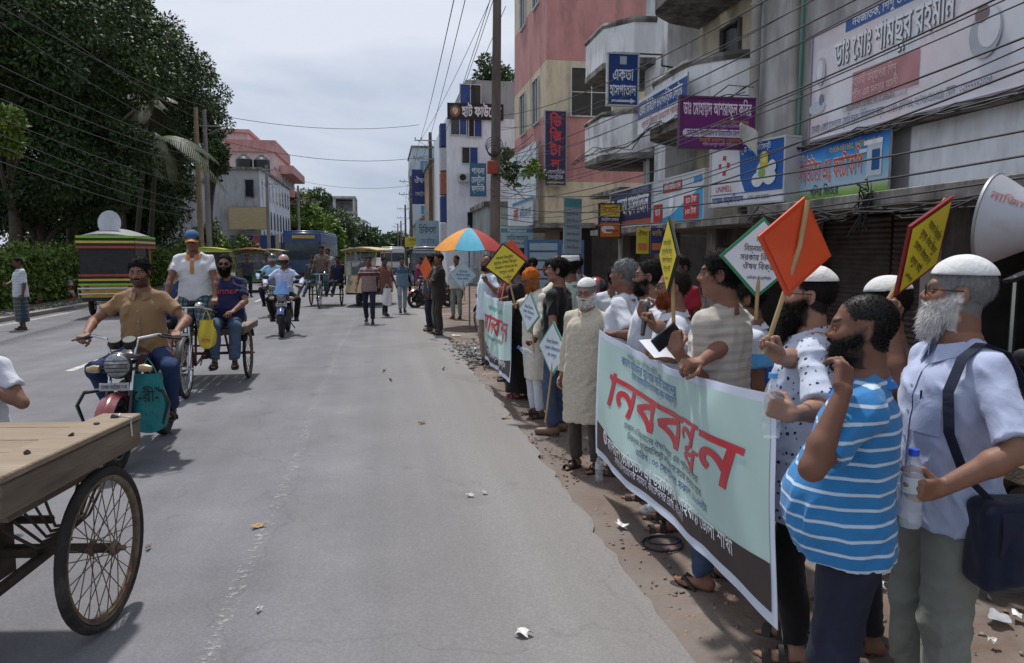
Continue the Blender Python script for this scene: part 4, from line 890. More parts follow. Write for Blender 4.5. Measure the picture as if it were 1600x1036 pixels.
balcony(13.0, 16.9, 4.15, 5.75, .95, whitew); balcony(12.9, 16.7, 6.75, 5.75, .95, whitew); balcony(12.9, 16.7, 9.4, 5.75, .95, whitew)
def balcony8(y0, y1, z, xo, hgt):
    pts = [(7.2, y0 - .35), (xo + .55, y0 - .2), (xo, y0 + .5), (xo, y1 - .6), (xo + .6, y1), (7.2, y1 + .1)]
    mb = MB(); mb.prism([W((x, y, z)) for x, y in pts], (0, 0, .14)); o = part('balcony', mb, slabm, b2_)
    for (xa, ya), (xb, yb) in zip(pts[:-1], pts[1:]): mb = MB(); mb.prism([W((xa + .02, ya, z + .14)), W((xb + .02, yb, z + .14)), W((xb + .12, yb, z + .14)), W((xa + .12, ya, z + .14))], (0, 0, hgt)); part('parapet', mb, whitew, o)
    mb = MB(); mb.tube([W((x + .05, y, z + .16 + hgt)) for x, y in pts], .075, 6); part('coping', mb, slabm, o)
balcony8(17.9, 20.6, 4.0, 5.35, .95); balcony8(17.9, 20.6, 6.2, 5.35, .85); balcony8(17.9, 20.6, 8.7, 5.35, .85)
mb = MB(); mb.b2(W((5.6, 17.6, 3.2)), W((7.2, 20.4, 3.3))); part('sunshade', mb, slabm, b2_)
brown = M('wood_door', (.10, .045, .025), rough=.6, var=.3)
for y, z, w, h, p in ((18.9, 7.4, .8, 1.9, brown), (18.9, 5.2, .9, 1.9, darkmat), (15.2, 5.9, .9, 1.1, glass), (14.2, 3.3, .7, 1.5, brown), (13.5, 3.4, .7, 1.5, darkmat), (15.2, 8.4, .7, 1.5, brown), (13.6, 8.5, .8, 1.2, glass)):
    window(b2_, W((7.19, y, z)), RY, w, h, 1, 1, slabm, p)
for y, z, w, h in ((17.65, 3.35, .6, 1.9),): window(b2_, W((6.44, y, z)), RY, w, h, 1, 1, whitew, darkmat)
# hospital signs
board('projecting_sign', 'dark blue projecting hospital sign with white arrow high on the balcony corner', (5.12, 16.0, 5.42), RXF, .68, 1.08, .08, '1f3f7c', [
    ('t', 'একতা', 0, .10, .25, .46, .02, 'e3e6ec'), ('t', 'হাসপাতাল', 0, -.22, .23, .58, .016, 'e3e6ec'), ('r', 0, .40, .15, .17, 'aeb6bf'), ('r', -.03, -.445, .44, .045, 'cfd5dc'), ('p', [(.17, -.39), (.29, -.445), (.17, -.50)], 'cfd5dc')], frame=M('sign_white_edge', (.5, .5, .5), rough=.5))
mb = MB(); mb.tube([(5.47, 16.03, 5.98), (6.0, 16.03, 5.98), (6.0, 16.03, 5.75)], .018, 6); mb.tube([(4.9, 16.03, 5.98), (5.5, 16.03, 5.98)], .018, 6); mb.tube([(6.0, 16.03, 5.75), (6.5, 16.2, 5.75)], .018, 6); tag(part('sign_bracket', mb, dsteel), 'thin black bracket holding the dark blue projecting sign', 'bracket')
board('doctor_sign', 'purple doctor name sign with a pale rounded strip', (5.24, 11.5, 3.77), RXF, 1.24, .78, .07, '6e1f6e', [
    ('t', 'ডাঃ েমাহা{ম|ম}াদ আশরাফুল কিবর', 0, .215, .20, 1.14, .016, 'f0e6f0'), ('t', 'এমিবিবএস, িবিসএস (স্বাস্থ্য)', .28, .02, .045, .5, 0, 'c9b050'), ('t', 'এফিসিপএস (েমিডিসন) এমিড', .2, -.045, .045, .66, 0, 'd8bcd8'),
    ('r', 0, -.16, 1.04, .12, 'd9d4e2'), ('e', -.52, -.16, .06, .06, 'd9d4e2'), ('e', .52, -.16, .06, .06, 'd9d4e2'), ('t', 'েমিডিসন, বক্ষব্যািধ ও ডায়ােবিটস িবেশষজ্ঞ', 0, -.16, .09, 1.02, .006, '3f2a6a'), ('t', 'সহকারী অধ্যাপক (েমিডিসন)', .05, -.27, .06, .7, 0, 'd8a030'), ('t', 'শহীদ মনসুর আলী েমিডেকল', .05, -.335, .05, .6, 0, 'd8bcd8')], frame=M('frame_dkpurple', (.10, .03, .10), rough=.5))
board('long_hospital_sign', 'long dark blue hospital name board below the balcony', (5.62, 16.9, 2.77), RY, 3.0, .86, .16, '24305e', [
    ('t', 'একতা হাসপাতাল', .1, .05, .42, 2.3, .02, 'e6e8ee'), ('r', -1.3, .05, .2, .36, 'd5d8de'), ('t', 'েডন্টাল এন্ড ডায়াগনিস্টক', .7, .34, .1, 1.1, 0, 'aab4cc'), ('r', 0, -.36, 3.0, .13, 'a8604a')], frame=alu)
board('advert_sign', 'white and light blue advert board with red price panels', (5.62, 14.05, 2.76), RY, 2.55, .88, .16, 'cfdbe2', [
    ('p', [(-1.27, -.44), (1.27, -.44), (1.27, .2), (.6, .0), (-.3, -.28), (-1.27, -.4)], '3f9fcf'), ('r', -.25, .26, 1.0, .2, 'b03a3a'), ('t', 'রািন েরিডও হল', -.25, .26, .13, .85, .01, 'eeeeee'), ('r', .7, -.18, .7, .44, 'b2343a'), ('r', -1.0, -.22, .5, .36, 'b2343a'), ('t', '৫৫০ টাকা', .7, -.05, .12, .5, .01, 'f0e4e0'), ('t', '৮০০ টাকা', .7, -.26, .12, .5, .01, 'f0e4e0'), ('t', 'ছাড়', -1.0, -.2, .14, .3, .01, 'f0e4e0'), ('r', 1.0, .3, .34, .1, '3a86c0'), ('e', -.25, -.05, .12, .16, 'eef2f4')], frame=alu)
board('balcony_banner', 'white and blue diagnostic banner hung along the curved balcony', (5.58, 14.95, 4.68), RY, 2.75, .74, .03, 'd6dae0', [('r', .0, .12, 2.75, .36, '2c4a86'), ('t', 'একতা িডিজটাল ডায়াগনিস্টক েসন্টার', -.05, .12, .22, 2.4, .01, 'e8ebf0'), ('t', 'আধুনিক িচিকৎসার িনর্ভরেযাগ্য প্রিতষ্ঠান', 0, -.2, .14, 2.2, .0, 'a04048')])
board('regent_sign', 'small yellow blue and orange dental sign beside the hospital board', AY(953, 345, 17.5), RXF, .52, .80, .06, 'c87030', [('r', 0, .25, .52, .3, 'd8c02c'), ('t', 'িরেজন্ট', 0, .26, .15, .42, .015, 'b02a24'), ('r', 0, .03, .52, .14, '22306c'), ('t', 'েডন্টাল েকয়ার', 0, .03, .08, .44, .008, 'e8e8ee'), ('e', -.05, -.2, .17, .1, 'd8d4cc'), ('r', .05, -.23, .3, .06, 'b04a3a')], frame=dsteel)
board('white_board_sign', 'pale hanging board with columns of small print left of the dental sign', AY(895, 353, 19.), (.9, .42, 0), .58, 1.4, .03, 'aebfc8', [('r', 0, .58, .58, .22, '6aa6a8')] + [('t', 'েটস্ট ফি ৳৫০০', 0, .3 - .17 * k, .06, .42, 0, '46566a') for k in range(6)], frame=None)
for px, fc, tx, tc_, lab in ((1004, 'c9bc40', 'ঔষধ', '7a2020', 'yellow paper poster hanging under the blue hospital board'), (1026, '3a4470', 'ভািত', 'd8b040', 'blue and orange poster beside the yellow poster')):
    p_ = AY(px, 376, 14.6); board('hanging_poster', lab, p_, RXF, .26, .52, .01, fc, [('t', tx, 0, .14, .1, .2, .01, tc_), ('r', 0, -.12, .2, .14, 'c8784a')])
# ---- pink and cream building
pk = thing('pink_building', 'pink and cream striped building with a bare signboard along its side', 'building', (6.5, 30.2, 0))
def W(p): return (p[0] - 6.5, p[1] - 30.2, p[2])
pink = plaster('pink_wall', (.54, .26, .25), dirt=(.38, .19, .18), m2=.58); pcream = plaster('pcream_wall', (.62, .54, .40), dirt=(.34, .29, .22), m2=.58)
zs = [2.9, 4.6, 5.0, 7.2, 9.0, 11.6, 13.2, 16.5]
for z0, z1, mt in ((2.9, 4.6, pcream), (4.6, 7.25, pink), (7.25, 9.35, pcream), (9.35, 12.2, pink), (12.2, 14.2, pcream), (14.2, 17, pink)):
    mb = MB(); mb.b2(W((6.5, 30.2, z0)), W((18, 37.6, z1))); part('wall_band', mb, mt, pk)
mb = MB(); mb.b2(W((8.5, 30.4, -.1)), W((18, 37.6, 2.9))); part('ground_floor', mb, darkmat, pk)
mb = MB(); mb.b2(W((6.6, 30.3, -.1)), W((7.1, 30.8, 2.9))); part('column', mb, plaster('brown_col', (.2, .12, .09)), pk)
for y in (32.2, 35.2):
    for z in (8.1, 12.9): window(pk, W((6.49, y, z)), RY, 1.3, 1.9, 2, 1, alu, glass)
window(pk, W((8.35, 30.19, 8.15)), RXF, 1.75, 1.95, 2, 2, alu, glass); window(pk, W((8.35, 30.19, 13.1)), RXF, 1.75, 1.9, 2, 2, alu, glass)
for x, z0 in ((11.3, 9.6),): mb = MB(); mb.b2(W((x, 30.05, z0)), W((x + .7, 30.19, 17))); part('pilaster', mb, M('pale_blue_wall', (.38, .42, .46), rough=.8), pk)
mb = MB(); mb.prism([W((6.1, 29.9, 2.75)), W((6.1, 37.6, 2.75)), W((8.5, 37.6, 2.75)), W((8.5, 29.9, 2.75))], (0, 0, .2)); part('slab', mb, slabm, pk)
board('bare_signboard', 'weathered bluish white signboard along the side of the pink building', (6.12, 33.8, 4.65), RY, 7.0, 3.2, .1, plaster('faded_board', (.60, .67, .74), dirt=(.4, .45, .5), m2=.58), [('t', 'েমিডেকল ফাউন্ডেশন', -.6, .5, .34, 3.6, 0, '8fa3b0')])
board('clinic_banner', 'white banner with red lettering low on the pink building', (5.98, 32.7, 3.45), RY, 4.9, 1.15, .03, 'cfd6dc', [('t', 'একতা', -1.5, 0, .55, 1.2, .03, 'b03038'), ('t', 'ক্লিনিক এন্ড ল্যাব', .8, .0, .36, 2.6, .01, '4a78a8'), ('r', 0, .5, 4.9, .14, '4f8fb4')])
board('vertical_sign', 'tall dark blue vertical sign with red letters on the pink corner', AY(868, 232, 29.8), RXF, .86, 2.9, .12, '2a2350', [('t', 'িড', 0, 1.05, .42, .46, .03, 'c23a46'), ('t', 'িজ', 0, .48, .42, .46, .03, 'c23a46'), ('t', 'টা', 0, -.08, .42, .46, .03, 'c23a46'), ('t', 'ল', 0, -.6, .36, .34, .03, 'c23a46'), ('t', 'ডায়াগনিস্টক', 0, -.92, .15, .74, .01, 'd0cfdc'), ('t', 'েসন্টার', 0, -1.12, .15, .6, .01, 'd0cfdc'), ('r', 0, -1.33, .7, .07, 'b0a03c')], frame=M('frame_grey', (.3, .3, .34), rough=.5))
board('ground_floor_board', 'pale teal clinic board beside the dark entrance under the pink building', AY(808, 370, 31.), RXF, 1.35, .9, .06, '9fb4bc', [('r', 0, .25, 1.35, .16, '4b8a96'), ('t', 'Mediconsult', 0, .25, .13, .8, 0, 'e4eef0'), ('t', 'েমিডেকেয়ার', 0, -.05, .2, .9, .01, '3c5a7a'), ('t', 'ডায়াগনিস্টক েসন্টার', 0, -.28, .12, 1.1, 0, '3c5a7a')])
kz = thing('ticket_kiosk', 'blue panelled kiosk front with rows of small notices under the pink building', 'kiosk', (6.6, 29.6, -.1))
mb = MB(); mb.b2((-1.0, -.2, 0), (1.3, .5, 2.35)); part('body', mb, M('kiosk_blue', (.05, .12, .25), rough=.5, var=.2), kz)
for i in range(5):
    mb = MB(); mb.b2((-.92, -.24, .5 + i * .36), (.2, -.2, .78 + i * .36)); part('notice', mb, pm('8ea4b4'), kz)
mb = MB(); mb.b2((.35, -.24, .1), (1.1, -.2, 2.1)); part('door', mb, M('kiosk_glass', (.12, .2, .28), rough=.2), kz)
# ---- white clinic block and the rest of the right side
wc_ = thing('white_clinic', 'white four storey clinic block with black name board near its roof', 'building', (3.75, 45, 0))
def W(p): return (p[0] - 3.75, p[1] - 45, p[2])
clw = plaster('clinic_white', (.76, .81, .88), dirt=(.5, .53, .58), m2=.66)
mb = MB(); mb.b2(W((3.75, 45, -.1)), W((14, 56, 9.6))); part('wall', mb, clw, wc_); mb = MB(); mb.b2(W((4.95, 45.6, 9.6)), W((14, 56, 11.9))); part('roof_storey', mb, plaster('grey_storey', (.34, .35, .36)), wc_)
for px, py, w, h in ((741, 200, .95, 1.1), (718, 197, 1.1, 1.1), (734, 243, 1.0, 1.0), (743, 344, 1.05, 1.0)): p = AY(px, py, 45); window(wc_, W((p[0], 44.99, p[2])), RXF, w, h, 2, 1, alu, [glass, blueglass])
p = AY(735, 148, 45.6); window(wc_, W((p[0], 45.59, p[2])), RXF, 1.3, 1.2, 2, 1, alu, [blueglass, glass])
for z0, z1, cc in ((8.0, 9.3, (.04, .06, .2)), (6.6, 7.9, (.5, .52, .55)), (5.2, 6.5, (.35, .12, .08)), (3.6, 5.1, (.04, .06, .2)), (2.2, 3.5, (.5, .52, .55))): mb = MB(); mb.b2(W((3.42, 45.3, z0)), W((3.76, 46.4, z1))); part('balcony_panel', mb, M('bp_%d' % int(z0 * 10), cc, rough=.7), wc_)
mb = MB(); p = AY(725, 278, 44.9); mb.box(W((p[0], 44.75, p[2])), (.7, .4, .5)); ac = part('air_conditioner', mb, M('ac_white', (.55, .55, .54), rough=.5), wc_, bevel=.02); mb = MB(); mb.ring(W((p[0] - .1, 44.54, p[2])), (0, 1, 0), .17, .02, 16, 6); mb.cyl(W((p[0] - .1, 44.545, p[2])), W((p[0] - .1, 44.535, p[2])), .15); part('fan', mb, dsteel, ac)
board('heart_foundation_sign', 'black name board with white lettering on the white clinic roof edge', W(np.array([5.6, 44.9, 9.95])) + np.array([3.75, 45, 0]) if False else (5.45, 44.85, 9.95), RXF, 3.3, .92, .1, '17181c', [('t', 'হাট ফাউেন্ড', .35, 0, .6, 2.3, .03, 'e6e6ea'), ('e', -1.2, 0, .3, .34, '8a5a3a'), ('e', -1.2, .02, .16, .2, 'd8c8b0')])
board('blue_vertical_sign', 'teal vertical clinic sign projecting from the white clinic', AY(747, 281, 44.), RXF, .95, 1.9, .08, '2f6a8c', [('t', 'পাবনা', 0, .5, .36, .75, .02, 'cfe0e8'), ('t', 'েমন্টাল', 0, 0, .36, .75, .02, 'cfe0e8'), ('t', 'ক্লিনিক', 0, -.5, .34, .75, .02, 'cfe0e8')])
def block(label, x0, x1, y0, y1, h, mt, wins=(), name='building', cat='building', fl=3.1, wm=None, sx=True, sy=True, roofm=None, wp=None):
    root = thing(name, label, cat, (x0, y0, -.1)); mb = MB(); mb.b2((0, 0, 0), (x1 - x0, y1 - y0, h)); part('wall', mb, mt, root)
    mb = MB(); mb.b2((-.15, -.15, h), (x1 - x0 + .15, y1 - y0 + .15, h + .25)); part('roof', mb, roofm or slabm, root); n = int(h / fl)
    for k in range(n):
        z = fl * k + 1.7
        if sy:
            m = max(1, int((x1 - x0) / 2.6))
            for i in range(m): window(root, ((i + .5) * (x1 - x0) / m, -.01, z), RXF, 1.1, 1.3, 2, 1, alu, wp or glass)
        if sx:
            m = max(1, int((y1 - y0) / 3.))
            for i in range(m): window(root, (-.01 if sx == 1 else x1 - x0 + .01, (i + .5) * (y1 - y0) / m, z), RY if sx == 1 else (0, 1, 0), 1.2, 1.4, 2, 1, alu, wp or glass)
    return root
block('orange and cream narrow building beyond the white clinic', 3.9, 12, 62, 72, 9.2, plaster('orange_wall', (.42, .27, .16)), sx=1)
block('tall pale building clad in blue glass far along the right side', 4.2, 14, 108, 124, 16.5, M('bluish_clad', (.42, .50, .56), rough=.6), wp=M('cyan_glass', (.05, .25, .40), rough=.15), sx=1)
block('low grey shop row behind the multicoloured umbrella', 3.9, 12, 74, 100, 5.2, plaster('grey_shop', (.3, .31, .32)), sx=1)
block('small flat roofed shop between the clinic and the pink building', 5.2, 14, 38.5, 44.5, 4.2, plaster('mint_shop', (.36, .42, .42)), sx=1)
for k, (px, py, y, w, h, fc, tx, tcol, lab) in enumerate(((657, 292, 72, 1.6, 3.2, '2a3a78', 'ঔষধ', 'd0d4e0', 'dark blue upright sign beyond the utility poles'), (653, 378, 60, 2.0, .8, 'b8ac34', 'েহােটল', '3a3a30', 'yellow board above the far shops left of the umbrella'), (668, 368, 52, 1.6, 2.0, '8fa0a8', 'িচিকৎসা', '3a4a60', 'pale grey board beside the far right poles'), (788, 352, 40, 1.2, 1.2, 'a9bcc6', 'েডন্টাল', '30507a', 'small pale sign under the leaning pole'))):
    board('shop_sign', lab, AY(px, py, y), RXF, w, h, .1, fc, [('t', tx, 0, h * .18, min(.5, h * .3), w * .7, .02, tcol), ('t', 'েসন্টার', 0, -h * .2, min(.35, h * .22), w * .6, .0, tcol)])
# ---- left side buildings
gl = thing('grey_building', 'grey plastered building with arched windows and a big pale billboard', 'building', (-14.9, 72.7, 0))
def W(p): return (p[0] + 14.9, p[1] - 72.7, p[2])
lgrey = plaster('left_grey', (.35, .355, .365), dirt=(.22, .225, .23), m2=.58); lw = plaster('left_white', (.54, .56, .61), dirt=(.34, .36, .4), m2=.62)
mb = MB(); mb.b2(W((-20, 72.7, -.1)), W((-11.04, 95, 9.3))); part('wall', mb, lgrey, gl); mb = MB(); mb.b2(W((-11.04, 72.68, 2.9)), W((-10.98, 95, 9.3))); part('facade', mb, lw, gl)
mb = MB(); mb.b2(W((-20.2, 72.4, 9.3)), W((-10.7, 95, 9.5))); part('roof', mb, slabm, gl)
def arch(parent, c, right, w, h):
    r = Vector(right); u = Vector((0, 0, 1)); n = r.cross(u); c = Vector(c); pts = [(-w / 2, -h / 2), (w / 2, -h / 2)] + [(w / 2 * math.cos(a), h * .22 + w * .62 * math.sin(a)) for a in [PI * i / 8 for i in range(9)]]
    for nm, k, s_, mt in (('window', .03, 1.18, alu), ('pane', .05, 1., M('arch_glass', (.04, .055, .10), rough=.15))):
        mb = MB(); mb.prism([c + r * (x * s_) + u * (y * (1 + (s_ - 1) * .5)) for x, y in pts], n * k); o = part(nm, mb, mt, parent if nm == 'window' else o_); o_ = o
for z in (8.0, 5.2, 2.9 + .3):
    for i in range(9): arch(gl, W((-10.97, 74.2 + i * 2.35, z - .3)), (0, 1, 0), .95, 1.7)
window(gl, W((-11.9, 72.66, 7.6)), RXF, .8, 1.6, 1, 1, slabm, glass); arch(gl, W((-11.9, 72.68, 4.6)), RXF, .8, 1.6)
board('billboard', 'blank tan corrugated billboard on the grey building', AY(389, 341, 71.8), RXF, 3.5, 2.0, .1, M('tan_board', (.42, .34, .20), rough=.6, var=.12, vs=1.5, stretch=(1, 1, 6)), [], frame=M('bb_frame', (.25, .22, .16)))
sb = thing('shopfront', 'row of blue glazed shopfront panels below the tan billboard', 'shopfront', (-13.6, 71.9, 0))
for i in range(6):
    mb = MB(); mb.b2((i * .66, 0, 2.0), (i * .66 + .60, .12, 3.35)); part('panel', mb, [M('sf_blue', (.03, .07, .22), rough=.3, var=.3), M('sf_red', (.3, .08, .12), rough=.4, var=.4, vs=3), M('sf_navy', (.02, .03, .10), rough=.3)][(0, 0, 2, 1, 0, 2)[i]], sb)
mb = MB(); mb.b2((-.2, .12, .0), (4.2, .3, 3.4)); part('backing', mb, M('sf_back', (.4, .33, .18), rough=.8), sb)
pr = thing('pink_rooftop_building', 'pink terraced building rising behind the grey building', 'building', (-15.5, 97, 0))
def W(p): return (p[0] + 15.5, p[1] - 97, p[2])
p2 = plaster('rooftop_pink', (.46, .22, .21), dirt=(.5, .33, .31), m2=.55); p3 = plaster('rooftop_pale', (.54, .44, .43), dirt=(.42, .3, .29), m2=.6)
for a, b, mt, nm in (((-20, 97, 0), (-12.2, 112, 11.8), p3, 'wall'), ((-19, 97.5, 11.8), (-13.0, 112, 14.0), p3, 'upper_storey'), ((-19, 97.2, 14.0), (-12.7, 112, 15.4), p2, 'parapet'), ((-19.6, 100, 14.3), (-16.4, 108, 16.6), p3, 'stair_tower'), ((-19.9, 99.6, 16.6), (-16.1, 108.4, 17.0), p2, 'roof'), ((-18.5, 95.2, 10.3), (-12.2, 97, 11.6), p2, 'terrace'), ((-12.4, 97, 5.4), (-10.7, 111, 6.4), p2, 'balcony'), ((-12.4, 97, 8.6), (-10.7, 111, 9.5), p2, 'balcony'), ((-12.4, 97, 11.4), (-10.7, 111, 12.4), p2, 'balcony')): mb = MB(); mb.b2(W(a), W(b)); part(nm, mb, mt, pr)
for i in range(4):
    for z in (7.4, 10.6): window(pr, W((-12.18, 99 + i * 3.3, z)), (0, 1, 0), 1.4, 1.7, 2, 1, alu, glass)
tk = thing('water_tank', 'pair topped black water tank on the grey building roof', 'water tank', (-13.2, 78, 9.5)); mb = MB(); mb.lathe([(.75, 0), (.78, .1), (.78, 1.3), (.5, 1.6), (.25, 1.62), (.25, 1.75), (0, 1.75)], n=18); part('tank', mb, M('tank_black', (.02, .025, .03), rough=.4), tk)
tk = thing('water_tank', 'right one of the two black water tanks on the grey roof', 'water tank', (-11.6, 78.4, 9.5)); mb = MB(); mb.lathe([(.75, 0), (.78, .1), (.78, 1.3), (.5, 1.6), (.25, 1.62), (.25, 1.75), (0, 1.75)], n=18); part('tank', mb, MATS['tank_black'], tk)
gh = block('low grey house with air conditioners behind the left poles', -22, -14.5, 60, 68, 7.6, lgrey, sx=0, fl=3.6)
for px, py in ((283, 363), (283, 385)): p = AY(px, py, 59.6); a = thing('air_conditioner', 'boxy grey air conditioner %s on the low grey house' % ('upper one' if py < 370 else 'lower one'), 'air conditioner', p); mb = MB(); mb.box((0, 0, 0), (.8, .35, .55)); part('case', mb, MATS['ac_white'], a, bevel=.02); mb = MB(); mb.ring((-.12, -.18, 0), (0, 1, 0), .19, .02, 14, 5); part('fan_guard', mb, dsteel, a)
cs = thing('unfinished_building', 'grey unfinished concrete frame building far down the left side', 'building', (-14, 178, 0))
for k in range(4): mb = MB(); mb.b2((-6, 0, 4 + k * 3.4), (8, 12, 4.5 + k * 3.4)); part('floor_slab', mb, concrete, cs)
for x in (-5.6, -1.2, 3.2, 7.6): mb = MB(); mb.b2((x - .3, .1, 0), (x + .3, .7, 14.6)); part('column', mb, concrete, cs)
mb = MB(); mb.b2((-6, 5, 0), (8, 11, 14)); part('core', mb, plaster('core_grey', (.25, .25, .25)), cs)
block('pale block closing the view at the far end of the street', -6, 12, 420, 430, 11, M('far_pale', (.36, .38, .42), rough=.9), sx=0)
block('distant grey block left of the far street end', -34, -16, 330, 345, 17, M('far_grey', (.32, .35, .38), rough=.9), sx=0)
# ---------------------------------------------------------------- vegetation
def leaf_mat(key, c, c2): return M(key, c, rough=.55, var=.35, vs=1.6, col2=c2, m2=.55, w2=.12, s2=.8, spec=.35, trans=0.)
bark = M('bark', (.085, .065, .05), rough=.95, var=.3, vs=8, bump=.8, bs=25)
def leaves(cent, R, n, size, seed, flat=.0, lon=2.2):
    """n leaf blades scattered over clumps (centres cent, radii R); each blade is a bent diamond"""
    rg = np.random.default_rng(seed); k = rg.integers(0, len(cent), n) if np.ndim(R) == 0 else rg.choice(len(cent), n, p=np.asarray(R) ** 2 / np.sum(np.asarray(R) ** 2)); d = rg.normal(size=(n, 3)); d /= np.linalg.norm(d, axis=1)[:, None]
    rr = np.asarray(R)[k] if np.ndim(R) else np.full(n, R); P = cent[k] + d * (rr * rg.uniform(.35, 1.0, n) ** .45)[:, None] * np.array([1, 1, .8])
    u = rg.normal(size=(n, 3)) + np.array([0, 0, -.5]) + d * .8; u /= np.linalg.norm(u, axis=1)[:, None]; w = np.cross(u, rg.normal(size=(n, 3)) + d * 1.2); w /= np.linalg.norm(w, axis=1)[:, None]
    s = (size * rg.uniform(.6, 1.35, n))[:, None]; nn = np.cross(u, w)
    V = np.stack([P, P + u * s * .5 + w * s / lon * .5 + nn * s * .08, P + u * s + nn * s * -.05, P + u * s * .5 - w * s / lon * .5 + nn * s * .08], 1).reshape(-1, 3); a = np.arange(n) * 4
    return V, np.stack([a, a + 1, a + 2, a + 3], 1)
def tree(label, base, crown_c, crown_r, n, size, mat, seed, clumps=70, trunk_r=.28, group='big trees along the left verge', name='broadleaf_tree'):
    root = thing(name, label, 'tree', base, 0, group); rg = np.random.default_rng(seed); B = np.array(base); cc = np.array(crown_c) - B; cr = np.array(crown_r)
    d = rg.normal(size=(clumps, 3)); d /= np.linalg.norm(d, axis=1)[:, None]; C = cc + d * cr * rg.uniform(.25, .95, clumps)[:, None] ** .6; Rr = rg.uniform(.16, .34, clumps) * cr.min() * 1.15
    V, F = leaves(C, Rr, n, size, seed + 1); part('crown', np_mesh('crown', V, F, mat, smooth=False), None, root)
    mb = MB(); top = Vector(cc * np.array([.6, .6, .8])); mb.tube([(0, 0, 0), top * .35 + Vector((.1, .1, 0)), top * .7, top], [trunk_r, trunk_r * .75, trunk_r * .5, trunk_r * .25], 10)
    for i in range(9):
        t = .4 + .06 * i; p = top * t; q = Vector(C[(i * 7) % clumps]); mb.tube([p, p.lerp(q, .5) + Vector((0, 0, .3)), q], [trunk_r * .4, trunk_r * .25, trunk_r * .08], 6)
    part('trunk', mb, bark, root); return root
g1 = leaf_mat('leaf_dark', (.026, .048, .014), (.050, .088, .022)); g2 = leaf_mat('leaf_mid', (.036, .066, .016), (.075, .120, .028)); g3 = leaf_mat('leaf_bright', (.09, .15, .025), (.14, .20, .03))
T_ = lambda px, py, Y: AY(px, py, Y)
for i, (px, py, Y, r, n, sz, mt, lab) in enumerate((
    (252, 165, 51, (3.5, 3.6, 3.6), 30000, .22, g2, 'dark tree nearest the utility poles, its crown leaning over the road'),
    (190, 105, 46, (4.2, 4.5, 4.4), 38000, .22, g1, 'tall dense dark tree with the highest rounded crown in the mass'),
    (110, 70, 36, (4.0, 4.5, 4.4), 42000, .21, g2, 'broad dark tree with its crown cut by the top of the picture'),
    (20, 70, 31, (3.6, 4., 4.4), 36000, .19, g1, 'dark tree filling the upper left corner'),
    (70, 250, 33, (3.6, 3.4, 3.6), 32000, .19, g1, 'low hanging dark crown above the hedge at far left'),
    (170, 270, 50, (4.4, 3.6, 4.4), 24000, .25, g1, 'dark crown behind the leaning palm trunk'),
    (252, 262, 55, (2.2, 2.4, 3.6), 13000, .25, g2, 'drooping branchy tree just left of the utility poles'),
    (334, 238, 62, (1.1, 1.4, 2.3), 5000, .26, g2, 'small tree right of the pale utility pole'),
    (130, 330, 48, (5., 3., 3.6), 18000, .26, g1, 'shadowy tree low behind the striped auto rickshaw'))):
    c = T_(px, py, Y); tree(lab, (c[0] - .8 - (i == 0) * 2.5, Y + .5, -.05), c, r, n, sz, mt, 40 + i)
for i, (px, py, Y, r, n, lab) in enumerate(((5, 200, 24, (.9, .9, 1.1), 1500, 'bright green leafy spray hanging at the left picture edge'), (100, 190, 32, (.5, .5, .5), 500, 'small bright green sprig among the dark crowns'))):
    c = T_(px, py, Y); root = thing('leafy_branch', lab, 'branch', c); V, F = leaves(np.array([[0, 0, 0], [.2, 0, .3], [-.3, .1, -.3], [.1, .2, -.5]]) * r[0], np.array([.5, .45, .5, .4]) * r[0] * .8, n, .22, 90 + i); part('leaf_cluster', np_mesh('leaf_cluster', V, F, g3, smooth=False), None, root)
    mb = MB(); mb.tube([(-3., 1.5, 1.2), (-1, .5, .7), (0, 0, 0)], [.07, .04, .015], 6); part('twig', mb, bark, root)
# far tree line, both sides
far_l = leaf_mat('leaf_far', (.05, .085, .035), (.07, .11, .04))
for i, (px, py, Y, r, n, sz, lab) in enumerate(((480, 355, 100, (3.4, 4, 4.4), 7000, .55, 'bright roadside tree behind the blue bus'), (470, 340, 120, (3.5, 4, 5), 5000, .6, 'tall tree standing right of the arched windows'), (505, 378, 115, (3.6, 4, 3.6), 5000, .6, 'rounded tree above the second cargo tricycle'), (520, 365, 150, (5, 6, 5), 5000, .8, 'tree beside the far palm'),
        (545, 372, 190, (7, 8, 6), 5000, 1., 'far tree right of the unfinished building'), (565, 382, 230, (9, 9, 5), 5000, 1.1, 'hazy tree mass over the yellow auto rickshaw'), (593, 386, 330, (16, 9, 5), 5000, 1.5, 'distant tree at the end of the street'), (618, 384, 330, (8, 9, 6), 4000, 1.5, 'distant tree left of the right hand poles'), (497, 330, 130, (2.6, 3, 4), 3000, .6, 'narrow tree among the left far poles'))):
    c = T_(px, py, Y); tree(lab, (c[0], Y, -.05), c, r, n, sz, far_l if Y > 140 else (g3 if i in (0, 2) else g2), 140 + i, 34, .3, 'far roadside trees')
c = T_(800, 165, 49); tree('tree showing between the clinic roof and the pink building', (c[0] + .3, 49 + 9, -.05), (c[0], 58, c[2] + 2.6), (2.0, 2, 2.6), 5000, .35, g2, 160, 30, .2, None)
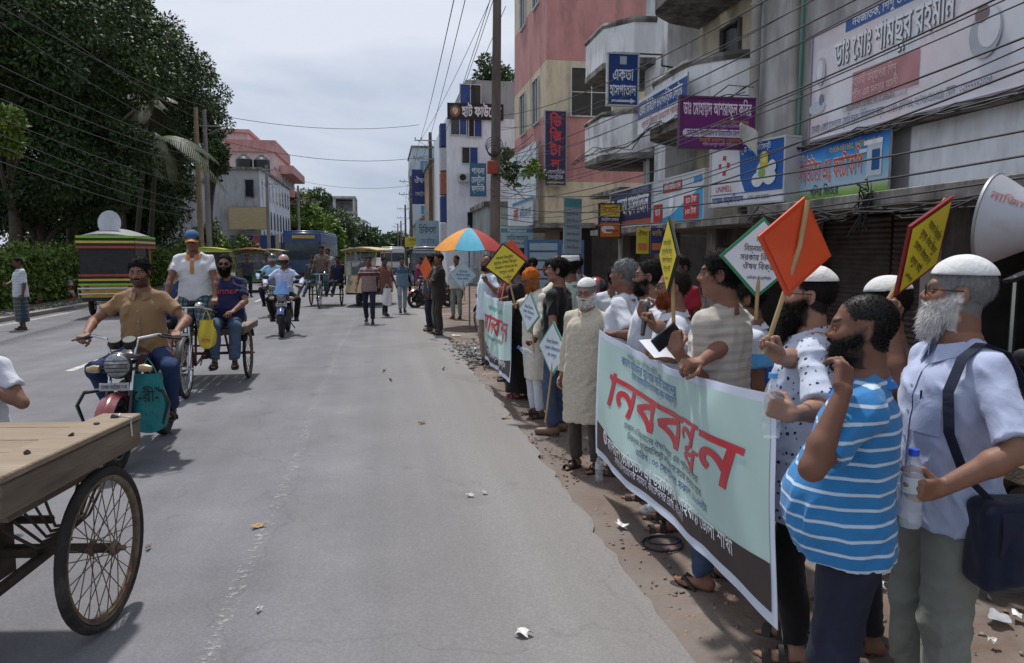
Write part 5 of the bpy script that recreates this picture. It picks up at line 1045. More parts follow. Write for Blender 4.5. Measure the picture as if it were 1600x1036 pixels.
def palm(label, base, top, n, L, seed, bendx=0., mt=None, group='palms', droop=1.):
    root = thing('palm_tree', label, 'tree', base, 0, group); B = Vector(base); t = Vector(top) - B; rg = random.Random(seed); mb = MB()
    pts = [Vector((t.x * k + bendx * math.sin(PI * k), t.y * k, t.z * k)) for k in [i / 10 for i in range(11)]]; mb.tube(pts, [.16 - .008 * i for i in range(11)], 9); part('trunk', mb, M('palm_bark', (.10, .09, .078), rough=.95, var=.3, vs=10, bump=.6, bs=20), root)
    for i in range(n):
        a = 2 * PI * i / n + rg.uniform(-.2, .2); el = rg.uniform(-.2, .9); V = []; F = []; d = Vector((math.cos(a), math.sin(a), 0)); sd = Vector((-d.y, d.x, 0)); l = L * rg.uniform(.8, 1.1)
        f = lambda u: t + d * (l * u * math.cos(el * (1 - u * .5))) + Vector((0, 0, l * (math.sin(el) * u - droop * .75 * u * u)))
        K = 26
        for k in range(K):
            u = .08 + .92 * k / K; p = f(u); ll = l * .26 * math.sin(PI * (.12 + .8 * u)) + .05
            for s in (-1, 1):
                q = p + sd * s * ll * .75 + (f(min(1, u + .05)) - p).normalized() * ll * .5 + Vector((0, 0, -ll * .55)); w = (f(min(1, u + .02)) - p).normalized() * .045 * l / 2.2; o = len(V); V += [p - w, p + w, q + w * .3, q - w * .3]; F.append((o, o + 1, o + 2, o + 3))
        o = len(V); V += [tuple(v) for v in []]
        for k in range(8):
            a0, a1 = f(k / 8), f((k + 1) / 8); r = .02; o = len(V); V += [a0 + sd * r, a0 - sd * r, a1 - sd * r * .8, a1 + sd * r * .8]; F.append((o, o + 1, o + 2, o + 3))
        part('frond', np_mesh('frond', np.array([tuple(v) for v in V]), np.array(F), mt or g2, smooth=False), None, root)
pfm = leaf_mat('leaf_palm', (.045, .06, .022), (.075, .09, .035))
b_ = T_(150, 385, 36); palm('leaning coconut palm with a curved bare trunk before the dark trees', (b_[0], 36, 0), T_(182, 240, 36), 12, 2.2, 3, .5, pfm)
b_ = T_(228, 385, 43); palm('palm with drooping fronds left of the utility poles', (b_[0], 43, 0), T_(245, 215, 38), 13, 3.0, 7, 0., pfm)
b_ = T_(205, 385, 46); palm('palm with dry brownish fronds high among the crowns', (b_[0], 46, 0), T_(232, 160, 41), 9, 1.9, 8, 0., leaf_mat('leaf_dry', (.085, .075, .045), (.06, .06, .03)))
b_ = T_(553, 388, 170); palm('distant slender palm beside the unfinished building', (b_[0], 170, 0), T_(553, 345, 170), 11, 3.6, 5, 0., far_l, None)
# clipped hedge: one leafy mass in front of the trees
n = 26000; rg = np.random.default_rng(77); Y = rg.uniform(19.5, 58, n) ** 1.0; face = rg.random(n); X = np.where(face < .6, -11.35 + rg.normal(0, .1, n), rg.uniform(-13.2, -11.3, n)); Z = np.where(face < .6, rg.uniform(.15, 1.75, n), 1.72 + rg.normal(0, .12, n)) + .12 * np.sin(Y * 1.7) + .1 * np.sin(Y * 4.1)
V, F = leaves(np.stack([X, Y, Z], 1), .12, n, .17, 78, lon=1.9); hd = thing('hedge', 'long clipped green hedge along the left verge', 'hedge', (0, 0, 0)); o = part('foliage', np_mesh('foliage', V, F, g3, smooth=False), None, hd)
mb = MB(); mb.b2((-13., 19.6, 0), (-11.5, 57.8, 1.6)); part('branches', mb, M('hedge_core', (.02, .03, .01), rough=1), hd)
for i, (px, py, Y, r) in enumerate(((320, 368, 52, .9), (345, 385, 55, .9), (385, 395, 50, .8), (300, 400, 40, .8))):
    c = T_(px, py, Y); root = thing('shrub', ['leafy shrub at the foot of the pale utility pole', 'shrub right of the pale utility pole', 'shrub below the tan billboard', 'shrub behind the striped auto rickshaw'][i], 'shrub', (c[0], Y, c[2] - r), 0, 'roadside shrubs')
    d = np.random.default_rng(i).normal(size=(14, 3)) * r * .5; V, F = leaves(d + np.array([0, 0, r]), np.full(14, r * .5), 1800, .2, 200 + i); part('foliage', np_mesh('foliage', V, F, g3, smooth=False), None, root); mb = MB(); mb.tube([(0, 0, -c[2] + r), (0, 0, r)], .04, 6); part('stem', mb, bark, root)
# creeper on the leaning pole and the pink building
for i, (px, py, Y, r, nn) in enumerate(((836, 262, 29.6, .5, 300), (797, 268, 26, .4, 220), (795, 240, 44, .9, 500))):
    c = T_(px, py, Y); root = thing('creeper', ['creeper sprouting beside the red vertical sign', 'creeper tangled round the big leaning pole', 'bush growing on the clinic wall behind the pole'][i], 'plant', c); V, F = leaves(np.random.default_rng(i + 5).normal(size=(7, 3)) * r * .35, np.full(7, r * .4), nn, .2, 300 + i); part('foliage', np_mesh('foliage', V, F, g3 if i == 0 else g2, smooth=False), None, root)
# ---------------------------------------------------------------- poles and wires
p_ = T_(314, 375, 44); pole('wooden looking tan utility pole at the edge of the tree mass', p_[0], 44, T_(313, 168, 44)[2] + .1, M('pole_tan', (.34, .25, .15), rough=.9, var=.2, col2=(.22, .16, .1), stretch=(1, 1, .3)), .17, (), group=None)
p_ = T_(327, 375, 46); pole('pale concrete utility pole right beside the tan pole', p_[0], 46, T_(325, 172, 46)[2] + .1, conc, .17, ((.9, 1.5),), .5)
for i, (px, top, Y, lab) in enumerate(((420, 258, 68, 'grey concrete pole in front of the arched windows'), (468, 290, 88, 'grey pole at the far end of the grey building'), (491, 310, 110, 'thin far pole with two crossarms on the left'), (500, 315, 130, 'thin far pole behind the bright trees'), (512, 325, 150, 'farthest thin pole on the left side'))):
    p_ = T_(px, 380, Y); pole(lab, p_[0], Y, T_(px, top, Y)[2] + .1, conc, .17, ((.4, 1.6), (1.6, 1.6)), .4)
pole('thick brown leaning utility pole before the pink building', 3.78, 26., 12.5, pole_dk, .19, ((1.6, 2.4),), -.3, lean=.012)
for i, (px, top, Y, lab) in enumerate(((674, 207, 56, 'brown pole left of the white clinic, its arms reaching over the road'), (643, 275, 80, 'slim brown pole second beyond the white clinic'), (634, 320, 112, 'slim dark pole third in the row down the right side'), (627, 345, 140, 'thin far pole fourth in the right hand row'), (622, 350, 165, 'farthest thin pole of the right hand row'))):
    p_ = T_(px, 385, Y); pole(lab, p_[0], Y, T_(px, top, Y)[2] + .1, pole_dk, .17, ((.6, 1.7), (1.9, 1.9)), -.3)
tr = thing('junction_box', 'red and dark junction box strapped to the big leaning pole', 'box', (3.66, 25.6, 4.6)); mb = MB(); mb.box((0, 0, 0), (.32, .25, .42)); part('case', mb, M('jb_red', (.30, .05, .03), rough=.6), tr, bevel=.02); mb = MB(); [mb.ring((.05, -.05 * k, .55 + .05 * k), (.2, 1, .1), .2 + .03 * k, .012, 20, 5) for k in range(4)]; part('cable_coil', mb, wire_m, tr)
WP = lambda px, py, Y: tuple(T_(px, py, Y))
# upper power lines from the picture's top centre down the right hand row
P56 = [WP(655, 222, 56), WP(663, 240, 56), WP(690, 222, 56), WP(683, 238, 56)]
for i, (a, b) in enumerate(((WP(735, -120, 12), P56[0]), (WP(760, -140, 14), P56[1]), (WP(790, -60, 20), P56[2]), (WP(800, -110, 17), P56[3]), (WP(775, -20, 25.8), P56[0]), (WP(790, 10, 25.8), P56[3]))): wire(a, b, .35, .011, label='power wire running from above the camera to the right hand poles')
for i in range(4): wire(P56[i], WP(636 + i * 4, 292 + (i % 2) * 8, 80), .4, .014, label='power wire between the two nearest right hand poles', group='right hand power wires'); wire(WP(636 + i * 4, 292 + (i % 2) * 8, 80), WP(631 + i * 2, 328, 112), .5, .016, label='power wire between the far right hand poles', group='far right hand power wires')
for i, (a, b, s) in enumerate(((WP(340, 180, 46), WP(655, 195, 56), .5), (WP(340, 218, 46), WP(700, 238, 57), .9), (WP(460, 280, 88), WP(640, 290, 80), .6))): wire(a, b, s, .016, label=['uppermost thin wire crossing the road in the sky', 'second thin wire crossing the road, sagging', 'lowest thin wire crossing the road far away'][i], group=None)
# wires on the left in front of the trees
for i, (x0, y0, x1, y1) in enumerate(((0, 10, 318, 165), (30, 0, 322, 190), (0, 30, 316, 225), (0, 105, 318, 232), (0, 135, 318, 246), (0, 160, 318, 257), (0, 260, 316, 340), (0, 215, 316, 318), (0, 235, 316, 330), (0, 190, 316, 290))):
    wire(WP(x0 - 40, y0 - 22, 16), WP(x1, y1, 44), .25, .010, label='thin wire stretched in front of the dark trees at left', group='wires before the left trees')
# cables crossing the right hand facades
for i in range(13):
    y0 = (150, 165, 172, 214, 220, 228, 236, 262, 270, 276, 300, 306, 318, 190, 246)[i] + rnd.uniform(-4, 4); y1 = (-300, -260, -230, -190, -175, -160, -70, -60, -40, 20, 30, 60, 70, -250, -130)[i]; wire(WP(783, y0 + 30, 25.7), tuple(AX(1700, y1, 5.0 - .05 * i)), .25 + rnd.random() * .35, .007 if i % 3 else .010, 18, label='black cable slung along the hospital and shop facades', group='cables along the right facades')
for i, (y0, y1) in enumerate(((322, 295), (340, 330), (300, 255))): wire(WP(783, y0, 25.7), tuple(AX(1650, y1 - 60, 5.6)), .35, .012, label='low cable sagging under the shop canopies', group='low shop cables')
for i in range(16):
    a = rnd.uniform(0, 6.3); b_ = (3.5 + rnd.uniform(.2, 3.0), rnd.uniform(25, 29.5), rnd.uniform(3.4, 6.0)); wire((3.72, 25.8, rnd.uniform(3.5, 5.6)), b_, rnd.uniform(.1, .5), .011, 8, label='short drop cable fanning out from the big leaning pole', group='drop cables at the leaning pole')
def bundle(label, pts, n, spread, seed):
    root = thing('cable_bundle', label, 'cables', pts[0]); rg = random.Random(seed); b0 = Vector(pts[0])
    for k in range(n):
        mb = MB(); mb.tube([Vector(p) - b0 + Vector((rg.gauss(0, spread), rg.gauss(0, spread), rg.gauss(0, spread))) for p in pts], .010, 5); part('cable', mb, wire_m, root)
bundle('messy black cable bundle along the ledge under the doctor billboard', [(6.15, 11.4 - .55 * i, 3.28 + .03 * math.sin(i * 2.1)) for i in range(16)], 6, .035, 1)
bundle('tangle of cables under the near shop canopy', [(5.7, 11.2 - .6 * i, 2.2 + .05 * math.sin(i * 1.7)) for i in range(17)], 7, .06, 2)
bundle('dangling knot of loose cables below the photocopy banner', [(5.72, 8.35 + .1 * math.sin(i * 1.9), 2.5 - .05 * i + .12 * math.sin(i * 2.4)) for i in range(10)], 6, .05, 3)
bundle('bundle of cables strung before the hospital balconies', [(5.2 + .05 * i, 20.5 - .75 * i, 4.15 + .02 * i + .08 * math.sin(i)) for i in range(13)], 5, .07, 4)
# ---------------------------------------------------------------- vehicles
rubber = M('rubber', (.022, .021, .020), rough=.85, var=.3, vs=12, col2=(.07, .06, .05), m2=.62, w2=.1, s2=9); chrome = M('chrome', (.55, .55, .56), rough=.18, metal=1., var=.1); blackp = M('black_plastic', (.018, .018, .019), rough=.45, var=.2); blackm = M('black_paint', (.014, .014, .015), rough=.3, var=.2, coat=.3)
rusty = M('rusty_rim', (.20, .155, .11), rough=.75, metal=.25, var=.35, vs=14, col2=(.11, .06, .035), s2=9); rusts = M('rusty_steel', (.07, .05, .042), rough=.8, metal=.2, var=.4, vs=12); seatb = M('seat_vinyl', (.02, .018, .018), rough=.55, var=.2, bump=.3, bs=40)
amber = M('amber_lens', (.42, .30, .16), rough=.25, var=.1); lampg = M('lamp_glass', (.30, .31, .32), rough=.1, var=.4, vs=20, metal=.4); redlens = M('red_lens', (.35, .02, .02), rough=.25, var=.05)
def wheel(parent, c, Rr, axis=(1, 0, 0), tyre=.03, spokes=24, rimm=None, mag=False, single=False, hubw=.09, fast=False):
    c = Vector(c); A = Vector(axis).normalized(); u, w, _ = _frame(A); mb = MB(); n = 40 if not fast else 22
    mb.ring(c, A, Rr - tyre, tyre, n, 8); wh = part('wheel', mb, rubber, parent)
    mb = MB(); rr = Rr - 2 * tyre + .004; mb.lathe([(rr, -tyre * .7), (rr - .012, -tyre * .5), (rr - .022, -tyre * .5), (rr - .026, 0), (rr - .022, tyre * .5), (rr - .012, tyre * .5), (rr, tyre * .7)], c, A, n, cap=False); part('rim', mb, rimm or rusty, wh)
    mb = MB(); mb.lathe([(.012, -hubw), (.014, -hubw * .75), (.034, -hubw * .55), (.034, -hubw * .45), (.020, -hubw * .35), (.020, hubw * .35), (.034, hubw * .45), (.034, hubw * .55), (.014, hubw * .75), (.012, hubw)], c, A, 12); part('hub', mb, rimm or rusty, wh)
    if mag:
        mb = MB()
        for k in range(5):
            a = 2 * PI * k / 5
            for da in (-.09, .09): d0 = u * math.cos(a + da * 2) + w * math.sin(a + da * 2); d1 = u * math.cos(a + da) + w * math.sin(a + da); mb.beam(c + d0 * .03, c + d1 * (rr - .01), .022, .03, A)
        mb.cyl(c - A * .012 + A * .05, c + A * .012 + A * .05, .11, n=20); part('spokes', mb, blackm, wh)
    else:
        mb = MB(); spm = None
        for k in range(spokes):
            a = 2 * PI * k / spokes; sd = 1 if k % 2 else -1; b = a + (.9 if (k // 2) % 2 else -.9); p = c + A * sd * hubw * .5 + (u * math.cos(b) + w * math.sin(b)) * .030; q = c + (u * math.cos(a) + w * math.sin(a)) * (rr - .015)
            if single: m2 = MB(); m2.tube([p, q], .0026, 5); part('spoke', m2, rimm or rusty, wh)
            else: mb.tube([p, q], .0026 if not fast else .004, 4)
        if not single: o = part('spokes', mb, steel if rimm is not None else rusty, wh); o['kind'] = 'stuff'
    return wh
def motorcycle(label, loc, rz_, tank, fender, group=None, fast=False, guard=True, fairing=None, plate=None, steer=0.):
    r = thing('motorcycle', label, 'motorcycle', loc, rz_, group); mb = MB(); Fy, Ry_ = .64, -.62; Rw = .30
    wheel(r, (0, Fy, Rw), Rw, tyre=.045, mag=True, rimm=blackm, fast=fast); wheel(r, (0, Ry_, Rw), Rw, tyre=.052, mag=True, rimm=blackm, fast=fast)
    fk = MB()
    for s in (-1, 1): fk.tube([(s * .085, Fy + .0, .30), (s * .085, Fy - .14, .62)], .024, 8); fk.mat(1).tube([(s * .085, Fy - .14, .60), (s * .085, Fy - .24, .86)], .016, 8); fk.mat(0)
    fk.box((0, Fy - .235, .85), (.22, .07, .03)); part('fork', fk, [blackm, chrome], r)
    fe = MB(); fe.sheet(lambda u, v: (( v - .5) * .135, Fy + (Rw + .035 - .03 * abs(v - .5) * 2) * math.cos(R_(38 + 120 * u)), Rw + (Rw + .035 - .03 * abs(v - .5) * 2) * math.sin(R_(38 + 120 * u))), 14, 6, .004); part('front_fender', fe, fender, r, angle=60)
    fe = MB(); fe.sheet(lambda u, v: ((v - .5) * .15, Ry_ + (Rw + .04) * math.cos(R_(60 + 120 * u)), Rw + (Rw + .04) * math.sin(R_(60 + 120 * u))), 12, 4, .004); part('rear_fender', fe, blackp, r, angle=60)
    Ft = Field(); Ft.loft((0, .16, .74), np.eye(3), [0, .06, .14, .19], [.115, .135, .12, .05], [.19, .215, .19, .10], [0, 0, -.01, -.02], pw=2.4); Ft.ell((0, -.08, .78), (.10, .16, .07), k=.05); field_part('fuel_tank', Ft, (-.25, -.35, .6), (.25, .5, 1.05), .012, tank, r)
    se = MB(); se.sheet(lambda u, v: (math.cos(PI * v) * (.115 - .03 * u), -.10 - .62 * u, .735 + .05 * u * u + .075 * math.sin(PI * v) ** .6), 10, 10); se.b2((-.10, -.72, .70), (.10, -.1, .76)); part('seat', se, seatb, r)
    en = MB(); en.box((0, .10, .40), (.22, .30, .22)); en.cyl((0, .22, .46), (0, .30, .66), .075, .07, 12)
    for k in range(6): en.cyl((0, .225 + .011 * k, .49 + .026 * k), (0, .228 + .011 * k, .498 + .026 * k), .095, n=12)
    en.cyl((-.14, .06, .38), (.14, .06, .38), .09, n=14); part('engine', en, M('engine_grey', (.10, .10, .10), rough=.5, metal=.5, var=.35, vs=20), r)
    fr = MB(); fr.tube([(0, Fy - .28, .88), (0, .30, .55), (0, .26, .28), (0, -.2, .26), (0, -.30, .50)], .022, 7); fr.tube([(0, Fy - .26, .86), (0, -.2, .72), (0, -.72, .76)], .022, 7)
    for s in (-1, 1): fr.tube([(s * .11, Ry_, .30), (s * .09, -.05, .33)], .018, 6); fr.tube([(s * .11, Ry_ + .04, .33), (s * .10, -.48, .70)], .026, 8); fr.tube([(s * .1, .02, .29), (s * .26, .02, .29)], .014, 6)
    part('frame', fr, blackm, r)
    for s in (-1, 1): pg = MB(); pg.cyl((s * .18, .02, .29), (s * .30, .02, .29), .017, n=8); part('footpeg', pg, rubber, r)
    sp = MB(); 
    for s in (-1, 1): sp = MB(); sp.prism([(s * .125, -.02, .70), (s * .125, -.40, .74), (s * .125, -.42, .62), (s * .125, -.08, .52)], (s * .02, 0, 0)); part('side_panel', sp, tank, r)
    ex = MB(); ex.tube([(.10, .28, .44), (.13, .34, .30), (.14, .1, .24), (.15, -.25, .26)], .02, 8); ex.tube([(.15, -.25, .26), (.16, -.72, .32)], [.035, .048], 10); part('exhaust', ex, chrome, r)
    hb = MB(); hb.tube([(-.36, Fy - .42, 1.02), (-.25, Fy - .34, 1.05), (-.12, Fy - .26, 1.03), (-.09, Fy - .25, .90), (.09, Fy - .25, .90), (.12, Fy - .26, 1.03), (.25, Fy - .34, 1.05), (.36, Fy - .42, 1.02)], .0125, 8); h = part('handlebar', hb, chrome, r)
    for s in (-1, 1):
        g = MB(); g.tube([(s * .27, Fy - .355, 1.045), (s * .40, Fy - .45, 1.005)], .019, 8); part('grip', g, rubber, h); g = MB(); g.tube([(s * .26, Fy - .31, 1.05), (s * .33, Fy - .28, 1.035), (s * .42, Fy - .36, 1.01)], .008, 6); part('lever', g, blackp, h)
        if fairing is not None or not guard: g = MB(); g.tube([(s * .2, Fy - .32, 1.05), (s * .30, Fy - .33, 1.20)], .007, 6); g.ell((s * .33, Fy - .34, 1.23), (.075, .02, .045), 10, 6); part('mirror', g, blackp, h)
    hl = MB(); hl.lathe([(.02, -.10), (.07, -.08), (.105, -.02), (.11, .0), (.10, .02)], (0, Fy - .12, .83), (0, 1, 0), 18); l_ = part('headlight', hl, blackp, r); g = MB(); g.lathe([(.10, .0), (.09, .02), (.05, .035), (0, .04)], (0, Fy - .105, .83), (0, 1, 0), 18); part('lens', g, lampg, l_)
    for k in range(4): g = MB(); g.beam((-.095, Fy - .06, .785 + .03 * k), (.095, Fy - .06, .785 + .03 * k), .008, .006); part('guard_bar', g, blackp, l_)
    if fairing is not None:
        g = MB(); g.sheet(lambda u, v: ((u - .5) * (.30 - .12 * v), Fy - .06 - .16 * v - .25 * (u - .5) ** 2 * 4 * .25, .88 + .26 * v), 10, 6, .006); part('fairing', g, fairing, r, angle=60)
    for s in (-1, 1):
        g = MB(); g.tube([(s * .09, Fy - .17, .80), (s * .16, Fy - .17, .80)], .008, 6); g.mat(1).tube([(s * .15, Fy - .155, .80), (s * .19, Fy - .155, .80), (s * .245, Fy - .155, .795)], [.028, .034, .020], 8); part('indicator', g, [blackp, amber], r)
        g = MB(); g.lathe([(.055, -.035), (.06, 0), (.05, .03), (0, .03)], (s * .055, Fy - .255, 1.0), (0, .5, 1), 14); part('gauge', g, blackp, r)
    g = MB(); g.box((0, Fy - .02, .675), (.22, .012, .06)); pl = part('number_plate', g, M('plate', (.42, .43, .44), rough=.4), r); g = MB(); lettering(g, 'ঢাকা মেট্রো-হ', (0, Fy - .014, .675), (-1, 0, 0), (0, 0, 1), .03, .19, .008, 0, .004); part('lettering', g, blackp, pl)
    tl = MB(); tl.box((0, -.80, .74), (.14, .06, .07)); part('tail_light', tl, redlens, r, bevel=.015)
    if guard:
        g = MB(); g.tube([(-.08, .33, .62), (-.30, .42, .60), (-.35, .44, .50), (-.30, .44, .34), (-.06, .33, .30)], .016, 8); g.tube([(.08, .33, .62), (.30, .42, .60), (.35, .44, .50), (.30, .44, .34), (.06, .33, .30)], .016, 8); part('crash_guard', g, blackm, r)
    ss = MB(); ss.tube([(-.11, .0, .27), (-.20, -.1, .12)], .012, 6); part('side_stand', ss, blackm, r); return r
wood_top = M('cart_wood', (.30, .235, .17), rough=.9, var=.3, vs=5, bump=.6, bs=30, col2=(.20, .15, .105), m2=.52, w2=.12, s2=2.5, stretch=(.35, 3, 3)); wood_dk = M('cart_wood_dark', (.13, .10, .075), rough=.9, var=.3, vs=5, bump=.6, bs=30, col2=(.19, .15, .11), s2=3, stretch=(3, .35, 3))
def flat_cart():
    az = R_(-8); r = thing('flatbed_cargo_cart', 'weathered wooden flatbed cargo tricycle cart in the near left foreground', 'cart', (-1.34, 3.62, 0), az)
    L0, L1, W = -.70, .30, 1.15; z = .90
    k = 0; y = L0
    while y < L1 - .01:
        w = min((.19, .23, .21, .25, .2)[k % 5], L1 - y); mb = MB(); mb.b2((-W, y + .004, z - .035 + rnd.uniform(-.004, .004)), (.03 + rnd.uniform(-.02, .0), y + w - .004, z)); part('plank', mb, wood_top, r, bevel=.004); y += w; k += 1
    mb = MB(); mb.b2((-.10, L0 - .03, z + .001), (.09, L1 + .05, z + .03)); bm = part('side_board', mb, wood_top, r, bevel=.006)
    mb = MB(); mb.b2((.01, L0 - .03, z - .13), (.085, L1 + .05, z - .003)); part('side_beam', mb, wood_dk, r, bevel=.008)
    for yy in (L0 + .05, -.42, -.12, .1, L1 - .06):
        mb = MB(); mb.cyl((.0 + rnd.uniform(-.03, .03), yy, z + .03), (.0, yy, z + .038), .013, n=6); part('bolt', mb, dsteel, bm)
    for yy in (L0 + .05, -.2, L1 - .05): mb = MB(); mb.b2((-W, yy - .04, z - .13), (.008, yy + .04, z - .04)); part('cross_beam', mb, wood_dk, r)
    mb = MB(); mb.b2((-.16, -.45, z - .24), (-.08, .25, z - .135)); part('chassis_rail', mb, wood_dk, r); mb = MB(); mb.b2((-1.02, -.45, z - .24), (-.94, .25, z - .135)); part('chassis_rail', mb, wood_dk, r)
    hz = .375
    ax = MB(); ax.tube([(.12, 0, hz), (-1.2, 0, hz)], .024, 8); part('axle', ax, rusts, r)
    for x in (-.12, -.98):
        sp = MB()
        for i in range(5): l = .42 - .07 * i; sp.tube([(x, -l, hz + .14 + .012 * i + .10), (x, -l * .5, hz + .085 + .012 * i), (x, 0, hz + .06 + .012 * i), (x, l * .5, hz + .085 + .012 * i), (x, l, hz + .14 + .012 * i + .10)], .008, 4, flat=1)
        sp.tube([(x, -.4, hz + .28), (x, -.4, z - .24)], .014, 6); sp.tube([(x, .3, hz + .2), (x, .24, z - .24)], .014, 6); part('leaf_spring', sp, rusts, r)
    fr = MB(); fr.tube([(-.16, .1, hz + .02), (-.32, -.2, hz - .12), (-.55, -.55, hz - .16), (-.6, -1.3, hz - .1)], .026, 8); fr.tube([(-.2, .05, hz + .12), (-.9, .05, hz + .12)], .02, 6); fr.tube([(-.2, -.3, hz + .22), (-.95, -.3, hz + .22)], .02, 6); fr.tube([(-.2, -.1, hz + .02), (-1.0, -.1, hz + .02)], .022, 6); fr.b2((-.75, -.3, hz - .12), (-.38, .05, hz + .18)); part('undercarriage', fr, rusts, r)
    wheel(r, (.05, 0, hz), hz, tyre=.024, spokes=36, single=True, hubw=.10, rimm=None)
    wheel(r, (-1.16, 0, hz), hz, tyre=.024, spokes=24, hubw=.08)
    st = MB(); st.tube([(.0, L1 + .02, z + .033), (.03, L1 - .05, z + .036), (.088, L1 - .06, z + .034), (.092, L1 - .06, z - .06)], .004, 5); tag(part('string', st, M('white_string', (.6, .6, .58), rough=.8), None, (-1.34, 3.62, 0), (0, 0, az)), 'short white string tied over the cart corner', 'string')
    cl = MB(); cl.sheet(lambda u, v: (-1.0 + .62 * u + .03 * math.sin(7 * v), -.66 + .20 * v + .05 * math.sin(4 * u), z + .008 + .014 * (1 + math.sin(9 * u + 5 * v))), 14, 8, .005); tag(part('folded_cloth', cl, cloth('navy_cloth', (.012, .015, .03)), None, (-1.34, 3.62, 0), (0, 0, az), angle=80), 'dark navy cloth lying on the cart planks', 'cloth'); return r
flat_cart()
def cargo_trike(label, loc, rz_, framec, fast=False, bag=False):
    """pedal van: bicycle front, flat wooden platform over two rear wheels; heading +Y, origin between the axles"""
    r = thing('cargo_tricycle', label, 'tricycle', loc, rz_, 'pedal cargo tricycles'); Rw = .355; Fy, By = .82, -.62
    wheel(r, (0, Fy, Rw), Rw, tyre=.022, spokes=28, rimm=chrome, fast=fast); 
    for s in (-1, 1): wheel(r, (s * .50, By, Rw), Rw, tyre=.022, spokes=28, fast=fast)
    fk = MB()
    for s in (-1, 1): fk.tube([(s * .055, Fy, Rw), (s * .05, Fy - .07, .66), (s * .035, Fy - .13, .84)], .012, 7); fk.tube([(s * .05, Fy, Rw), (s * .09, Fy - .05, .72)], .006, 5)
    fk.tube([(0, Fy - .12, .78), (0, Fy - .18, 1.06)], .018, 8); fk.box((0, Fy - .08, .76), (.12, .05, .03)); part('fork', fk, chrome, r)
    fd = MB(); fd.sheet(lambda u, v: ((v - .5) * .075, Fy + (Rw + .03 - .02 * abs(v - .5) * 2) * math.cos(R_(20 + 130 * u)), Rw + (Rw + .03 - .02 * abs(v - .5) * 2) * math.sin(R_(20 + 130 * u))), 14, 4, .003); part('mudguard', fd, dsteel, r, angle=60)
    hb = MB(); hb.tube([(-.30, Fy - .38, 1.0), (-.27, Fy - .22, 1.04), (-.18, Fy - .16, 1.07), (0, Fy - .17, 1.07), (.18, Fy - .16, 1.07), (.27, Fy - .22, 1.04), (.30, Fy - .38, 1.0)], .011, 8); h = part('handlebar', hb, chrome, r)
    hb = MB(); hb.ell((-.17, Fy - .09, 1.10), (.055, .06, .045), 12, 8); part('bell', hb, chrome, h)
    for s in (-1, 1): g = MB(); g.tube([(s * .285, Fy - .28, 1.02), (s * .30, Fy - .40, .995)], .017, 8); part('grip', g, rubber, h)
    fr = MB(); fr.tube([(0, Fy - .15, .92), (0, .22, .86)], .016, 8); fr.tube([(0, Fy - .14, .84), (0, .28, .32)], .018, 8); fr.tube([(0, .28, .32), (0, .12, .95)], .016, 8); fr.tube([(0, .28, .32), (0, -.45, .40), (0, By, Rw)], .016, 8); fr.tube([(-.5, By, Rw), (.5, By, Rw)], .02, 8)
    for s in (-1, 1): fr.tube([(0, .2, .80), (s * .25, -.1, .66), (s * .30, -.95, .66)], .016, 7); fr.tube([(s * .28, -.2, .66), (s * .25, By, Rw + .02)], .016, 7); fr.tube([(s * .28, -.9, .66), (s * .25, By, Rw + .02)], .016, 7)
    fr.tube([(-.36, -.12, .52), (.36, -.12, .52)], .014, 6); fr.tube([(-.36, -.12, .52), (-.36, -.12, .68)], .014, 6); fr.tube([(.36, -.12, .52), (.36, -.12, .68)], .014, 6); part('frame', fr, framec, r)
    sa = MB(); sa.sheet(lambda u, v: ((v - .5) * (.22 * (1 - u) ** .6 + .05), .0 + .27 * u, 1.10 - .03 * (abs(v - .5) * 2) ** 2 - .015 * math.sin(PI * u)), 8, 8, .03); sa.tube([(0, .12, .93), (0, .1, 1.09)], .014, 6); part('saddle', sa, seatb, r)
    cr = MB(); cr.cyl((.04, .28, .32), (.05, .28, .32), .095, n=20); cr.tube([(.06, .28, .32), (.07, .40, .22)], .01, 6); cr.tube([(-.06, .28, .32), (-.07, .16, .42)], .01, 6); c_ = part('crank', cr, dsteel, r)
    for s, y, z in ((1, .40, .22), (-1, .16, .42)): g = MB(); g.box((s * .12, y, z), (.10, .08, .025)); part('pedal', g, rubber, c_)
    k = 0; x = -.52
    while x < .5: mb = MB(); mb.b2((x + .004, -1.28, .70), (x + .126, -.10, .735 + rnd.uniform(-.003, .003))); part('plank', mb, wood_top, r, bevel=.003); x += .13
    for yy in (-1.25, -.68, -.12): mb = MB(); mb.b2((-.54, yy - .03, .655), (.54, yy + .03, .698)); part('cross_beam', mb, wood_dk, r)
    for s in (-1, 1): mb = MB(); mb.b2((s * .53 - .02, -1.30, .67), (s * .53 + .02, -.08, .752)); part('side_rail', mb, wood_dk, r)
    mb = MB()
    for s in (-1, 1): mb = MB(); mb.sheet(lambda u, v: (s * (.50 + (v - .5) * .09), By + (Rw + .035) * math.cos(R_(30 + 120 * u)), Rw + (Rw + .035) * math.sin(R_(30 + 120 * u))), 10, 2, .003); part('mudguard', mb, dsteel, r, angle=60)
    return r
V1 = cargo_trike('pedal cargo tricycle with a passenger on its platform, behind the near motorcycle', (-2.36, 10.22, 0), PI + .02, M('trike_red', (.10, .02, .02), rough=.5, var=.3))
V2 = cargo_trike('crowded pedal cargo tricycle farther away, left of the yellow auto rickshaw', (-1.95, 25.3, 0), PI - .08, M('trike_dark', (.03, .025, .03), rough=.5), True)
